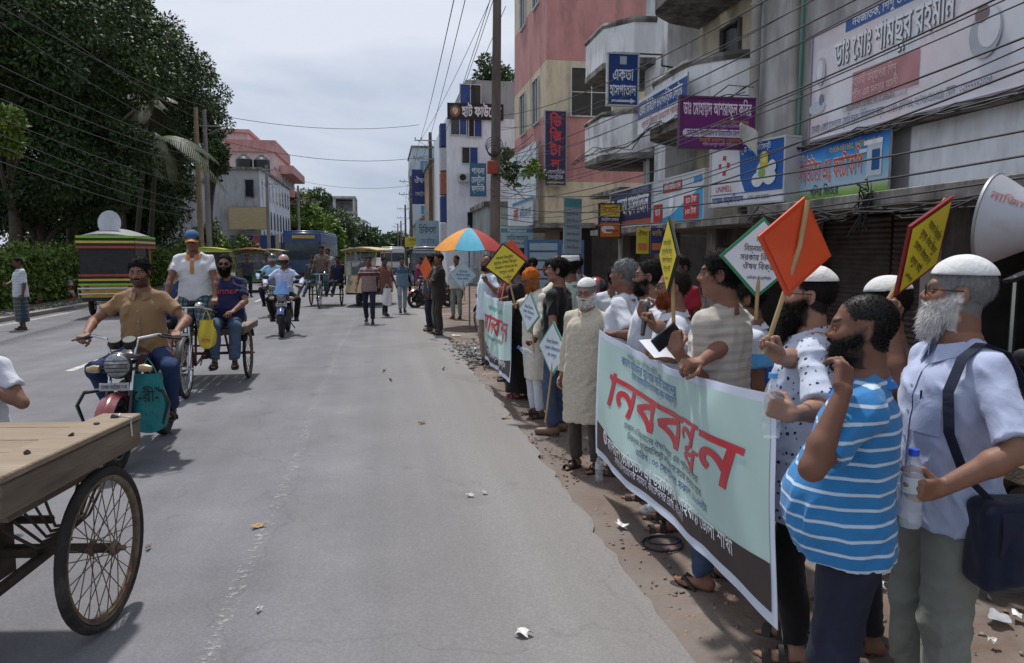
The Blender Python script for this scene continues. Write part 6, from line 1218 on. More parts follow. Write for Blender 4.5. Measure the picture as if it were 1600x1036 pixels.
maroon = M('maroon_paint', (.16, .022, .028), rough=.3, var=.15, coat=.5, col2=(.2, .12, .11), m2=.66, w2=.08, s2=8); blk_tank = M('tank_black_red', (.03, .012, .013), rough=.3, var=.2, coat=.5); blue_tank = M('tank_blue', (.03, .06, .20), rough=.3, var=.2, coat=.5); fblue = M('fairing_blue', (.10, .22, .45), rough=.25, var=.25, coat=.5)
BIKE1 = ((-2.10, 6.93, 0), PI - .01); motorcycle('maroon fendered motorcycle with black crash guard nearest the camera', BIKE1[0], BIKE1[1], blk_tank, maroon)
BIKE2 = ((-2.10, 16.65, 0), PI + .03); motorcycle('blue motorcycle with a small windscreen ridden by the man in a tie', BIKE2[0], BIKE2[1], blue_tank, blue_tank, fairing=fblue, guard=False, fast=True)
BIKE3 = ((-3.0, 21.5, 0), PI + .1); motorcycle('dark motorcycle half hidden behind the helmeted man in a tie', BIKE3[0], BIKE3[1], blackm, blackm, fairing=M('fairing_dk', (.05, .06, .08), rough=.3), guard=False, fast=True)
redp = M('bike_red', (.35, .02, .03), rough=.28, var=.1, coat=.6); bluep = M('bike_blue', (.03, .05, .25), rough=.28, var=.1, coat=.6)
for i, (x, y, a, t, f, lab) in enumerate(((1.55, 24.6, PI / 2 + .5, redp, redp, 'red motorcycle parked at the roadside near the umbrella'), (1.9, 26.2, PI / 2 + .4, bluep, blackm, 'dark blue motorcycle parked behind the red one'), (2.75, 9.2, PI / 2 + .2, redp, blackm, 'red and black motorcycle parked behind the man in the long beige kurta'), (3.4, 5.0, PI / 2 - .1, blackm, blackm, 'black motorcycle parked behind the banner holders'), (3.3, 18.5, PI / 2 + .3, blackm, blackm, 'black motorcycle parked by the far shops'), (3.5, 3.7, PI / 2 + .1, redp, redp, 'red motorcycle parked behind the men with white caps'))): motorcycle(lab, (x, y, -.04), a, t, f, 'motorcycles parked on the verge', i not in (2, 3, 5), guard=False, fairing=fblue if i == 1 else None)
# ---- battery auto rickshaws
def auto(label, loc, rz_, bodyc, roofc, stripes=(), fast=False, canvas=None, dish=False, group='battery auto rickshaws', yl=None):
    """three wheeled passenger auto, heading +Y"""
    r = thing('auto_rickshaw', label, 'auto rickshaw', loc, rz_, group); Rw = .24
    wheel(r, (0, 1.12, Rw), Rw, tyre=.045, mag=True, rimm=dsteel, fast=True)
    for s in (-1, 1): wheel(r, (s * .52, -.85, Rw), Rw, tyre=.05, mag=True, rimm=dsteel, fast=True)
    b = MB(); b.prism([(-.62, -1.30, .34), (-.62, .45, .34), (-.50, 1.0, .36), (.50, 1.0, .36), (.62, .45, .34), (.62, -1.30, .34)], (0, 0, .10)); part('floor', b, dsteel, r)
    n_ = MB(); n_.sheet(lambda u, v: (math.sin((u - .5) * 2.2) * (.60 - .10 * v), .62 + math.cos((u - .5) * 2.2) * (.66 - .22 * v), .42 + .52 * v), 12, 5, .02); part('front_panel', n_, bodyc, r, angle=50)
    for s in (-1, 1): hl = MB(); hl.lathe([(.07, -.03), (.085, 0), (.07, .02), (0, .03)], (s * .30, 1.12, .76), (s * .4, 1, 0), 12); part('headlight', hl, lampg, r)
    ws = MB(); ws.sheet(lambda u, v: ((u - .5) * (1.05 + .05 * v), 1.02 - .22 * v - .3 * (u - .5) ** 2, .96 + .66 * v), 8, 4, .008); part('windshield', ws, M('auto_glass', (.10, .12, .13), rough=.06, alpha=.45, var=.1), r, angle=60)
    fr = MB()
    for s in (-1, 1):
        fr.tube([(s * .53, .94, .94), (s * .56, .72, 1.68)], .022, 6); fr.tube([(s * .62, -.1, .44), (s * .62, -.12, 1.68)], .02, 6); fr.tube([(s * .62, -1.28, .44), (s * .60, -1.25, 1.68)], .022, 6); fr.tube([(s * .62, -1.28, .80), (s * .62, -.1, .80)], .016, 6); fr.tube([(s * .57, .72, 1.69), (s * .61, -1.26, 1.69)], .02, 6)
    fr.tube([(-.53, .97, .95), (.53, .97, .95)], .02, 6); fr.tube([(-.57, .72, 1.69), (.57, .72, 1.69)], .02, 6); part('frame', fr, yl or bodyc, r)
    for s in (-1, 1): sd = MB(); sd.b2((s * .635 - .012, -1.28, .42), (s * .635 + .012, -.12, .80)); part('side_panel', sd, bodyc, r)
    sd = MB(); sd.b2((-.62, -1.32, .42), (.62, -1.29, .92)); rp_ = part('rear_panel', sd, yl or bodyc, r)
    for s in (-1, 1): g = MB(); g.box((s * .5, -1.335, .66), (.10, .03, .16)); part('tail_light', g, redlens, r)
    for y0, face in ((.20, 1), (-.95, 1), (-.15, -1)): g = MB(); g.box((0, y0, .72), (1.1 if face < 2 else .6, .38, .14)); g.box((0, y0 - face * .2, .98), (1.1, .07, .46)); part('seat', g, M('auto_seat', (.10, .03, .03), rough=.5, var=.2), r, bevel=.02)
    rf = MB(); rf.sheet(lambda u, v: ((u - .5) * 1.34, -1.42 + 2.42 * v, 1.70 + (.22 if dish else .13) * math.cos((u - .5) * 2.6) * (1 - (2.4 if dish else .6) * abs(v - .5) ** 2)), 10, 10, .035); part('roof', rf, roofc, r, angle=50)
    for i, cc in enumerate(stripes):
        z = 1.72 - .055 * i
        for s in (-1, 1): g = MB(); g.b2((s * .675 - .006, -1.40, z - .025), (s * .675 + .006, .98, z + .025)); part('stripe', g, cc, r)
        g = MB(); g.b2((-.67, -1.435, z - .025), (.67, -1.42, z + .025)); part('stripe', g, cc, r)
        g = MB(); g.b2((-.67, -1.375, .70 + .05 * i - .02), (.67, -1.355, .70 + .05 * i + .02)) ; part('stripe', g, cc, r)
    if canvas is not None:
        g = MB(); g.b2((-.63, -1.345, .92), (.63, -1.325, 1.66)); part('rear_canvas', g, canvas, r)
        for s in (-1, 1): g = MB(); g.b2((s * .64 - .008, -1.30, .82), (s * .64 + .008, -.15, 1.66)); part('side_canvas', g, canvas, r)
        bp = MB(); bp.tube([(-.66, -1.42, .40), (-.66, -1.50, .62), (.66, -1.50, .62), (.66, -1.42, .40)], .02, 7); bp.tube([(-.66, -1.48, .50), (.66, -1.48, .50)], .018, 7); part('bumper', bp, chrome, r)
    if dish: g = MB(); g.lathe([(0, 0), (.2, .01), (.27, .03), (.275, .04), (.2, .03), (0, .02)], (0, -.9, 2.02), (0, -1, .15), 20); part('spare_disc', g, M('disc_grey', (.5, .53, .57), rough=.4), r)
    return r
cyel = M('auto_yellow', (.52, .30, .04), rough=.4, var=.15, coat=.3); ctan = M('auto_tan_roof', (.50, .38, .20), rough=.6, var=.15); cgreen = M('stripe_green', (.22, .50, .05), rough=.5); cylw = M('stripe_yellow', (.55, .45, .06), rough=.5); cred = M('stripe_red', (.40, .05, .04), rough=.5); cblk = M('stripe_black', (.01, .01, .01), rough=.5); canv = M('canvas_black', (.012, .013, .016), rough=.35, var=.3, bump=.3, bs=8)
o = auto('striped green, yellow and red auto rickshaw seen from behind on the left', (-7.45, 23.4, 0), .06, cyel, M('roof_grey', (.22, .22, .22), rough=.6), (cgreen, cblk, cylw, cblk, cred), canvas=canv, dish=True); o.scale = (1.08, 1.0, 1.26)
auto('yellow framed auto rickshaw with a tan roof coming along the road centre', (-.55, 26.0, 0), PI - .26, M('auto_cream', (.45, .36, .2), rough=.4), ctan, (), yl=cyel).scale = (.92, .92, 1.06)
for i, (px, py, Y, a, lab, st, rc) in enumerate(((330, 450, 33, .1, 'auto rickshaw with a green striped roof behind the tricycle driver', (cgreen, cylw), cylw), (392, 445, 36, PI + .1, 'auto rickshaw with a faded orange roof in the left lane queue', (cred, cylw), M('roof_orange', (.40, .2, .1), rough=.6)), (425, 440, 44, PI, 'auto rickshaw just ahead of the blue bus', (cylw,), ctan), (662, 440, 32, PI, 'dark auto rickshaw among the parked motorcycles near the umbrella', (), canv))):
    p_ = G(px, py) if i < 3 else np.array([2.2, 32, 0]); auto(lab, (AY(px, 400, Y)[0], Y, 0), a, [cyel, M('auto_green', (.05, .16, .08), rough=.4), M('auto_blue', (.05, .1, .3), rough=.4), canv][i], rc, st, canvas=canv if i == 0 else None).scale = (1.08,) * 3
# ---- bus, van
def bus(label, loc, rz_, L, Wd, H, c1, c2, name='bus', cat='bus', rows=7):
    r = thing(name, label, cat, loc, rz_); mb = MB(); z0 = .38
    for z, h, mt, nm in ((z0, H * .38, c2, 'lower_body'), (z0 + H * .38, H * .30, glass, 'window_band'), (z0 + H * .68, H * .20, c1, 'upper_body')): mb = MB(); mb.b2((-Wd / 2, -L, z + .001), (Wd / 2, 0, z + h)); part(nm, mb, mt, r, bevel=.04)
    mb = MB(); mb.prism([(-Wd / 2 + .05, -L + .1, z0 + H * .88), (Wd / 2 - .05, -L + .1, z0 + H * .88), (Wd / 2 - .05, -.2, z0 + H * .88), (-Wd / 2 + .05, -.2, z0 + H * .88)], (0, 0, .12)); part('roof', mb, c1, r, bevel=.04)
    mb = MB(); mb.b2((-Wd / 2 + .12, -.02, z0 + H * .34), (Wd / 2 - .12, .03, z0 + H * .70)); part('windshield', mb, M('bus_glass', (.05, .07, .09), rough=.08, var=.3, vs=4), r, bevel=.02)
    for s in (-1, 1):
        for k in range(rows): y = -L + (k + .5) * L / rows; mb = MB(); mb.b2((s * Wd / 2 - .01, y - L / rows * .47, z0 + H * .40), (s * Wd / 2 + .012, y + L / rows * .44, z0 + H * .66)); part('window', mb, glass, r); mb = MB(); mb.b2((s * Wd / 2 - .005, y + L / rows * .45, z0 + H * .38), (s * Wd / 2 + .02, y + L / rows * .53, z0 + H * .68)); part('pillar', mb, c1, r)
        for y in (-.9, -L + 1.2): wheel(r, (s * (Wd / 2 - .12), y, .42), .42, tyre=.11, mag=True, rimm=dsteel, fast=True)
        mb = MB(); mb.box((s * Wd * .34, .04, z0 + H * .16), (.3, .05, .2)); part('headlight', mb, lampg, r, bevel=.02)
    mb = MB(); mb.b2((-Wd / 2, -.04, z0 - .04), (Wd / 2, .1, z0 + .22)); part('bumper', mb, dsteel, r, bevel=.03); return r
busb = M('bus_blue', (.02, .06, .20), rough=.35, var=.2, coat=.3); bb = bus('blue bus coming towards the camera in the left lane queue', (-4.7, 46, 0), PI - .04, 9.5, 2.2, 2.9, busb, M('bus_lower', (.06, .10, .18), rough=.4, var=.3, vs=2))
g = MB(); g.b2((-.75, .03, 2.6), (.55, .06, 2.78)); part('route_board', g, M('route_yellow', (.5, .36, .05), rough=.5), bb)
bus('white minibus far along the road behind the pedestrians', (.75, 62, 0), PI, 5, 1.9, 2.0, M('white_van', (.55, .56, .57), rough=.35, coat=.4), MATS['white_van'], 'minibus', 'van', 4)
bus('small pale van beside the parked motorcycles in the distance', (2.9, 50, 0), PI, 4, 1.7, 1.9, M('pale_van', (.4, .45, .5), rough=.35, coat=.4), MATS['pale_van'], 'minibus', 'van', 3)
# ---- bicycle cart parked behind the crowd
V3 = cargo_trike('pedal cargo tricycle parked on the verge behind the far banner', (2.5, 15.4, -.04), .5, M('trike_blk', (.02, .02, .02), rough=.5), True)
# ---- loudspeaker van at the right edge
ls = thing('loudspeaker_rickshaw', 'rickshaw with black vinyl hood standing behind the elder with the shoulder bag', 'rickshaw', (3.55, 3.15, -.04), PI * .5)
for s in (-1, 1): wheel(ls, (s * .5, -.2, .36), .36, tyre=.022, spokes=28)
mb = MB(); mb.b2((-.48, -.55, .62), (.48, .45, .70)); part('floor', mb, wood_dk, ls); mb = MB(); mb.b2((-.44, -.5, .70), (.44, -.05, .95)); part('seat', mb, M('rick_red', (.25, .02, .03), rough=.5), ls, bevel=.04)
mb = MB(); mb.sheet(lambda u, v: ((u - .5) * 1.0, -.55 + .75 * v, 1.62 + .10 * math.sin(PI * v) + .05 * math.cos((u - .5) * 3) + .012 * math.sin(18 * u)), 16, 8, .02); part('hood', mb, M('vinyl_black', (.02, .02, .022), rough=.25, var=.4, vs=6, bump=.8, bs=9), ls, angle=60)
mb = MB()
for x, y in ((-.46, -.5), (.46, -.5), (-.46, .15), (.46, .15)): mb = MB(); mb.tube([(x, y, .68), (x, y, 1.64)], .016, 6); part('post', mb, chrome, ls)
mb = MB(); mb.sheet(lambda u, v: (.47 + .012 * math.sin(30 * u), -.45 + .5 * u, .9 + .68 * v), 20, 4, .006); part('side_curtain', mb, M('curtain_grey', (.28, .29, .3), rough=.5, var=.3, vs=6), ls, angle=60)
hn = thing('loudspeaker_horn', 'large silver loudspeaker horn with red lettering above the black hood', 'loudspeaker', AY(1551, 344, 3.3), 0); hn.scale = (.98,) * 3; dv = Vector((-.50, .85, .12)).normalized()
mb = MB(); pr_ = [(.222, -.012), (.232, 0), (.226, .004)] + [(.222 * (1 - t) ** 1.25 + .035, .006 - .0 - .42 * t) for t in [i / 8 for i in range(9)]]
hm = M('horn_silver', (.44, .45, .49), rough=.42, metal=.15, var=.12, vs=4, col2=(.34, .28, .28), m2=.66, w2=.1, s2=3)
mb.lathe([(.20, -.03), (.215, -.01), (.232, .0), (.232, .012), (.222, .014)] , (0, 0, 0), dv, 32, cap=False); part('rim', mb, steel, hn)
mb = MB(); mb.lathe([(.228, .0), (.20, -.05), (.14, -.15), (.085, -.27), (.05, -.38), (.045, -.42)], (0, 0, 0), dv, 32, cap=False); mb.lathe([(.045, -.42), (.085, -.42), (.085, -.55), (.06, -.57), (0, -.57)], (0, 0, 0), dv, 20, cap=False); part('bell', mb, hm, hn)
V_, F_, w_ = text_vf('নািজম', .0, 0); mb = MB(); e1 = (Vector((-.66, -.75, .35)) - dv * Vector((-.66, -.75, .55)).dot(dv)).normalized(); e2 = dv.cross(e1)
e2 = e2 if e2.z > 0 else -e2; mb._add([dv * (-.025 - p[0] * .055) + (e1 * math.cos(.1 + p[1] * .32) + e2 * math.sin(.1 + p[1] * .32)) * (float(np.interp(.025 + p[0] * .055, [0, .05, .15, .27], [.228, .20, .14, .085])) + .005) for p in V_], F_); part('lettering', mb, pm('b0605a'), hn)
mb = MB(); rr_ = Vector((dv.y, -dv.x, 0)); mb.tube([dv * -.3, dv * -.3 + Vector((0, 0, -.35))], .015, 6); part('bracket', mb, dsteel, hn)
# ---------------------------------------------------------------- cloth patterns
def D(px, py, d): return _C + _ray(px, py) * d                      # point at depth d along a sight line
def tl(loc, yaw, p): return rz(yaw).T @ (np.asarray(p, float) - np.asarray(loc, float))
def pat(key, base, fn, **k): return wrap_base(cloth(key, base, **k), fn)
def stripes_fn(col, period, duty, axis='Z', soft=.06):
    def f(N, L, cur, tc):
        sp = N.new('ShaderNodeSeparateXYZ'); L.new(tc, sp.inputs[0]); m = N.new('ShaderNodeMath'); m.operation = 'DIVIDE'; L.new(sp.outputs[axis], m.inputs[0]); m.inputs[1].default_value = period
        fr = N.new('ShaderNodeMath'); fr.operation = 'FRACT'; L.new(m.outputs[0], fr.inputs[0]); r = N.new('ShaderNodeMapRange'); r.inputs['From Min'].default_value = duty; r.inputs['From Max'].default_value = duty + soft; r.inputs['To Min'].default_value = 1; r.inputs['To Max'].default_value = 0; L.new(fr.outputs[0], r.inputs['Value'])
        mx = N.new('ShaderNodeMix'); mx.data_type = 'RGBA'; L.new(r.outputs[0], mx.inputs['Factor']); L.new(cur, mx.inputs['A']); mx.inputs['B'].default_value = (*col, 1); return mx.outputs['Result']
    return f
def plaid_fn(c1, c2, p=.06):
    a = stripes_fn(c1, p, .35); b = stripes_fn(c2, p, .25, 'X')
    return lambda N, L, cur, tc: b(N, L, a(N, L, cur, tc), tc)
def dots_fn(c1, scale=22, th=.28):
    def f(N, L, cur, tc):
        v = N.new('ShaderNodeTexVoronoi'); v.inputs['Scale'].default_value = scale; L.new(tc, v.inputs['Vector']); n = N.new('ShaderNodeTexNoise'); n.inputs['Scale'].default_value = scale * 1.6; L.new(tc, n.inputs['Vector'])
        ad = N.new('ShaderNodeMath'); ad.operation = 'MULTIPLY_ADD'; L.new(n.outputs['Fac'], ad.inputs[0]); ad.inputs[1].default_value = .5; L.new(v.outputs['Distance'], ad.inputs[2]); r = N.new('ShaderNodeMapRange'); r.inputs['From Min'].default_value = th + .2; r.inputs['From Max'].default_value = th + .27; L.new(ad.outputs[0], r.inputs['Value'])
        mx = N.new('ShaderNodeMix'); mx.data_type = 'RGBA'; L.new(r.outputs[0], mx.inputs['Factor']); mx.inputs['A'].default_value = (*c1, 1); L.new(cur, mx.inputs['B']); return mx.outputs['Result']
    return f
def bands_fn(bands):
    """colour blocks by height: [(z_low, colour), ...] rising"""
    def f(N, L, cur, tc):
        sp = N.new('ShaderNodeSeparateXYZ'); L.new(tc, sp.inputs[0])
        for z, c in bands:
            g = N.new('ShaderNodeMath'); g.operation = 'GREATER_THAN'; L.new(sp.outputs['Z'], g.inputs[0]); g.inputs[1].default_value = z; mx = N.new('ShaderNodeMix'); mx.data_type = 'RGBA'; L.new(g.outputs[0], mx.inputs['Factor']); L.new(cur, mx.inputs['A'])
            if c is None: L.new(socketless, mx.inputs['B'])
            mx.inputs['B'].default_value = (*c, 1); cur = mx.outputs['Result']
        return cur
    return f
white = cloth('cotton_white', (.58, .60, .66)); paleblue = cloth('cotton_paleblue', (.42, .47, .64)); capw = cloth('cap_white', (.66, .66, .66), bump=.6, bs=90); denim = M('denim', (.035, .055, .115), rough=.9, var=.25, vs=14, bump=.3, bs=260, col2=(.06, .09, .16), s2=4); dkdenim = M('denim_dark', (.010, .012, .026), rough=.9, var=.25, vs=14, bump=.3, bs=260, wr=.6, col2=(.016, .02, .04), s2=4); greyt = cloth('trouser_greygreen', (.215, .225, .20), wr=.6); blackc = cloth('cotton_black', (.010, .010, .011)); navy = cloth('navy_canvas', (.012, .016, .035), bump=.5)
stripe_blue = pat('polo_striped', (.030, .185, .43), stripes_fn((.50, .60, .70), .047, .17)); stripe_cream = pat('tee_cream', (.50, .47, .42), stripes_fn((.42, .39, .34), .045, .4)); kurta_b = M('kurta_beige', (.50, .45, .36), rough=.9, var=.22, vs=75, bump=.5, bs=110, spec=.2, wr=.3); kurta_c = cloth('kurta_cream', (.58, .54, .46)); floral = pat('floral_shirt', (.50, .55, .66), dots_fn((.02, .03, .10), 36, .26)); plaid = pat('lungi_plaid', (.045, .075, .085), plaid_fn((.10, .17, .16), (.02, .03, .06)))
brown_polo = cloth('polo_brown', (.27, .165, .085)); orange_c = cloth('trim_orange', (.50, .20, .07))
GZ = -.045
def place(px, X): return AX(px, 396, X)[1]
# ---- near right: the three men closest to the camera
l1 = (1.97, 2.33, GZ); y1 = 1.42
P1 = person('elder with white beard, glasses and white cap carrying a navy shoulder bag', l1, y1, 1.0, .8, SK1, head=(-.48, .10), L=dict(w=tl(l1, y1, D(1466, 765, 2.38)), e=(-.7, -.8, -.1), fd=tl((0, 0, 0), y1, (-.95, -.25, .05)), pn=(.45, .6, .2), curl=.72), top=dict(mat=paleblue, collar=True, hem=-.13, sleeve=.93, ease=.034, fold=1.1, vneck=True), bottom=dict(mat=greyt, loose=1.22), hair=(GRY, 1., 0.), beard=(WHT, .045), cap=('dome', capw), glasses='clear', build=1.06, seed=1)
l2 = (1.495, 2.17, GZ); y2 = 1.0
P2 = person('stout man in a blue polo with thin white stripes, hand at his bearded chin', l2, y2, .94, .8, SK2, lean=-.02, head=(-.02, -.02), L=dict(w=tl(l2, y2, D(1318, 612, 2.18)), e=(-.15, .22, -1), fd=tl((0, 0, 0), y2, (.30, .40, .85)), pn=(.6, .6, .2), curl=.45), top=dict(mat=stripe_blue, cmat=cloth('collar_blue', (.02, .16, .52)), collar=True, hem=-.10, sleeve=.78, ease=.022, fold=.9), bottom=dict(mat=dkdenim, loose=1.12), hair=(BLK, .12, .03), beard=(BLK, .015), build=1.12, belly=.105, fat=1.1, seed=2)
l3 = (1.78, 2.95, GZ); y3 = 1.05
P3 = person('man with white cap and long black beard in a blue flecked white shirt', l3, y3, .975, 1., SK3, head=(-.05, .08), R=dict(w=tl(l3, y3, D(1213, 560, 2.92)), e=(.7, -.2, -1), fd=(-.2, .35, .9), pn=(-.8, .5, 0), curl=.95), L=dict(w=tl(l3, y3, D(1240, 648, 2.70)), e=(-.8, -.3, -1), fd=(.1, .9, .25), pn=(.9, -.1, 0), curl=.8), top=dict(mat=floral, collar='band', hem=-.30, sleeve=.9, ease=.03), bottom=dict(mat=blackc), hair=(BLK, .4, .02), beard=(BLK, .075), cap=('dome', capw), glasses='clear', seed=3, belly=.05)
l4 = (1.72, 3.66, GZ); y4 = .62
P4 = person('man in a cream striped tee shirt seen from behind, resting on the banner', l4, y4, 1.02, 1., SK1, head=(.42, .0), L=dict(w=tl(l4, y4, D(1056, 548, 3.7)), e=(-.6, .2, -1), fd=(.1, .3, .95), pn=(.9, .3, 0), curl=1.), R=dict(w=tl(l4, y4, D(1083, 578, 3.55)), e=(.8, -.4, -.6), fd=(-.9, .4, 0), pn=(0, .2, -1), curl=.6), top=dict(mat=stripe_cream, hem=-.12, sleeve=.75, ease=.028, name='tee_shirt'), bottom=dict(mat=denim), shoes='thong', shoe_col=(.02, .02, .02), hair=(BLK, 1.7, 0.), seed=4, build=1.04)
l5 = (2.12, 4.0, GZ); person('man in a blue and white polo mostly hidden behind the cream tee shirt', l5, 1.1, .93, 1.3, SK2, top=dict(mat=pat('polo_bluewhite', (.03, .09, .40), bands_fn([(1.14, (.10, .36, .68)), (1.22, (.55, .60, .68))])), hem=-.1, ease=.03, collar=True), bottom=dict(mat=dkdenim), hair=(BLK, .9, 0.), lean=.12, build=1.1, seed=5)
l6 = (1.80, 4.52, GZ); y6 = 1.28
P6 = person('man with glasses speaking into a microphone, white shirt and orange tinted beard', l6, y6, .955, 1.1, SK1, head=(.05, .0), R=dict(w=tl(l6, y6, D(1003, 512, 4.25)), e=(.8, .2, -1), fd=(-.25, .35, .9), pn=(-.5, .7, 0), curl=.95), L=dict(w=tl(l6, y6, D(1040, 560, 4.2)), e=(-.8, -.2, -1), fd=(.5, .8, 0), pn=(0, 0, 1), curl=.5), top=dict(mat=white, collar=True, hem=-.14, sleeve=.85, ease=.03, vneck=True), bottom=dict(mat=blackc), hair=(DKB, .8, .05), beard=((.22, .05, .015), .012, 1), mous=BLK, glasses='clear', seed=6)
l7 = (1.86, 5.12, GZ); y7 = 1.15
person('man with glasses and short black beard holding his chin, white shirt', l7, y7, .985, 1.2, SK1, head=(.0, .0), R=dict(w=tl(l7, y7, D(998, 488, 4.95)), e=(.6, .3, -1), fd=(-.3, -.25, .85), pn=(-.6, -.6, 0), curl=.5), L=dict(w=tl(l7, y7, D(1010, 560, 5.0))), top=dict(mat=white, collar=True, hem=-.14, sleeve=.95, ease=.03), bottom=dict(mat=greyt), hair=(BLK, .9, .02), beard=(BLK, .005), glasses='clear', seed=7)
l8 = (1.86, 5.72, GZ); y8 = 1.0
P8 = person('grey haired man in a white shirt holding up the banner corner', l8, y8, .985, 1.2, SK2, head=(-.1, .05), L=dict(w=tl(l8, y8, D(962, 522, 5.45)), e=(-.5, -.5, -.8), fd=(.5, .8, .1), pn=(0, -.1, -1), curl=.9), top=dict(mat=white, hem=-.14, sleeve=.8, ease=.032, collar=True), bottom=dict(mat=blackc), hair=(GRY, 1.1, 0.), seed=8)
l9 = (1.62, 5.9, GZ); y9 = 2.35
P9 = person('elder with white beard and cap in a long beige kurta, looking at the camera', l9, y9, .895, 1.1, SK3, lean=.03, head=(.22, -.05), L=dict(w=tl(l9, y9, np.array([1.82, 5.60, .82]))), top=dict(mat=kurta_b, collar='band', hem=-.50, sleeve=1.9, ease=.04, flare=.01, fold=.75, name='kurta'), bottom=dict(mat=cloth('trouser_brown', (.07, .055, .05))), hair=(GRY, .8, 0.), beard=(WHT, .0), cap=('dome', capw), glasses='clear', shoes='sandal', seed=9)
l10 = (1.93, 7.75, GZ); person('man with a tall white cap behind the elder in the beige kurta', l10, .7, 1.0, 1.5, SK2, top=dict(mat=cloth('shirt_mint', (.42, .52, .47)), hem=-.14, ease=.03, collar=True), bottom=dict(mat=dkdenim), hair=(BLK, .9, 0.), cap=('flat', capw), seed=10)
l11 = (1.66, 7.15, GZ); y11 = .95
P11 = person('young man in a black tee shirt and jeans holding a small white placard', l11, y11, .985, 1.3, SK1, head=(.35, .05), L=dict(w=tl(l11, y11, D(866, 610, 6.95)), e=(-.8, -.4, -.3), fd=(.2, .3, -.9), pn=(1, 0, 0), curl=.95), top=dict(mat=blackc, hem=-.12, sleeve=.75, ease=.022, name='tee_shirt'), bottom=dict(mat=denim), shoes='shoe', shoe_col=(.16, .09, .055), hair=(BLK, 1.3, 0.), seed=11)
l12 = (1.62, 7.9, GZ); y12 = 1.75
P12 = person('elder with bright orange dyed hair and beard looking down, cream kurta', l12, y12, .93, 1.4, SK2, lean=.08, head=(0, -.30), R=dict(w=tl(l12, y12, D(842, 545, 7.6)), e=(.8, -.2, -1), fd=(-.7, .6, -.1), pn=(-.3, 0, -1), curl=.8), L=dict(w=tl(l12, y12, D(832, 552, 7.6)), e=(-.8, -.2, -1), fd=(.7, .6, 0), pn=(.3, 0, -1), curl=.8), top=dict(mat=kurta_c, collar='band', hem=-.48, sleeve=1.9, ease=.035, fold=.55, name='kurta'), bottom=dict(mat=white), hair=(ORG, 1.2, 0.), beard=((.32, .10, .03), .03), glasses='clear', seed=12)
l13 = (1.98, 8.5, GZ); y13 = 1.0
person('balding man in a cream kurta reaching for the placard stick', l13, y13, 1.0, 1.5, SK2, head=(0, .1), L=dict(w=tl(l13, y13, D(800, 480, 8.3)), e=(-.6, -.3, -1), fd=(.4, .9, 0), pn=(.5, 0, -1), curl=.8), top=dict(mat=kurta_c, hem=-.42, sleeve=1.9, ease=.035, fold=.55, name='kurta'), bottom=dict(mat=white), hair=(DKB, .6, .08), beard=(DKB, .0), seed=13)
l14 = (1.66, 9.0, GZ); person('person in long black clothes seen from behind beside the far banner', l14, .5, .96, 1.7, SK2, top=dict(mat=blackc, hem=-.2, sleeve=1.6, ease=.03), bottom=dict(mat=blackc, kind='robe', hem=-.86), shoes='sandal', shoe_col=(.25, .03, .05), hair=(BLK, 1.1, 0.), seed=14)
l15 = (1.68, 10.3, GZ); y15 = 1.4
P15 = person('man in a maroon shirt behind the far banner', l15, y15, .96, 1.9, SK4, L=dict(w=tl(l15, y15, D(775, 470, 10.1))), top=dict(mat=cloth('maroon_shirt', (.20, .025, .035)), hem=-.1, ease=.03, collar=True), bottom=dict(mat=blackc), hair=(BLK, .9, 0.), seed=15)
l16 = (1.62, 11.9, GZ); y16 = 1.9
P16 = person('bald bearded man in a pale blue shirt with a flag stick', l16, y16, .99, 1.9, SK2, L=dict(w=tl(l16, y16, D(760, 440, 11.7)), e=(-.8, 0, -1), fd=(.1, .4, .9), pn=(.9, 0, 0), curl=.9), top=dict(mat=cloth('shirt_ice', (.55, .64, .72)), hem=-.22, sleeve=.8, ease=.03, collar=True), bottom=dict(mat=cloth('khaki', (.25, .2, .15))), hair=(BLK, .2, .10), beard=(BLK, .01), seed=16)
l17 = (1.16, 16.15, 0); y17 = 1.75
P17 = person('young man in dark brown clothes standing at the roadside with folded arms', l17, y17, .985, 1.9, SK2, head=(.2, .05), R=dict(w=tl(l17, y17, (.95, 15.95, 1.12)), e=(.8, .1, -1), fd=(-.9, .3, 0), pn=(0, -1, 0), curl=.5), L=dict(w=tl(l17, y17, (.95, 16.25, 1.1)), e=(-.8, .1, -1), fd=(.9, .3, 0), pn=(0, -1, 0), curl=.5), top=dict(mat=cloth('dark_brown', (.028, .022, .02)), hem=-.2, sleeve=1.8, ease=.03), bottom=dict(mat=cloth('dark_brown2', (.035, .028, .025)), loose=1.1), hair=(BLK, 1.4, 0.), seed=17)
for i, (x, y, a, tc_, sk_, lab) in enumerate(((1.0, 16.9, 1.6, (.05, .05, .07), SK4, 'man in a dark shirt just behind the young man in brown'), (1.1, 17.7, 1.8, (.25, .22, .18), SK2, 'man in a tan shirt third in the row by the umbrella'), (2.35, 17.4, 2.2, (.30, .24, .17), SK2, 'vendor in a beige shirt standing under the multicoloured umbrella'), (2.6, 13.2, 1.3, (.05, .06, .08), SK4, 'man in dark clothes behind the far banner group'), (1.95, 20.5, 2.6, (.4, .41, .42), SK2, 'man in a light grey shirt beyond the umbrella'), (2.9, 11.2, .8, (.3, .32, .36), SK4, 'onlooker in a grey shirt in front of the shops'), (2.2, 9.9, 1.2, (.03, .03, .035), SK4, 'man in black between the far banner and the shops'))):
    person(lab, (x, y, GZ * (x > 1.3)), a, .97 + .01 * (i % 3), 2.2, sk_, top=dict(mat=cloth('far_shirt%d' % i, tc_), hem=-.12, sleeve=.7 if i % 2 else 1.8, ease=.03), bottom=dict(mat=(dkdenim, greyt, blackc)[i % 3]), hair=(BLK, 1.1, 0.), seed=30 + i)
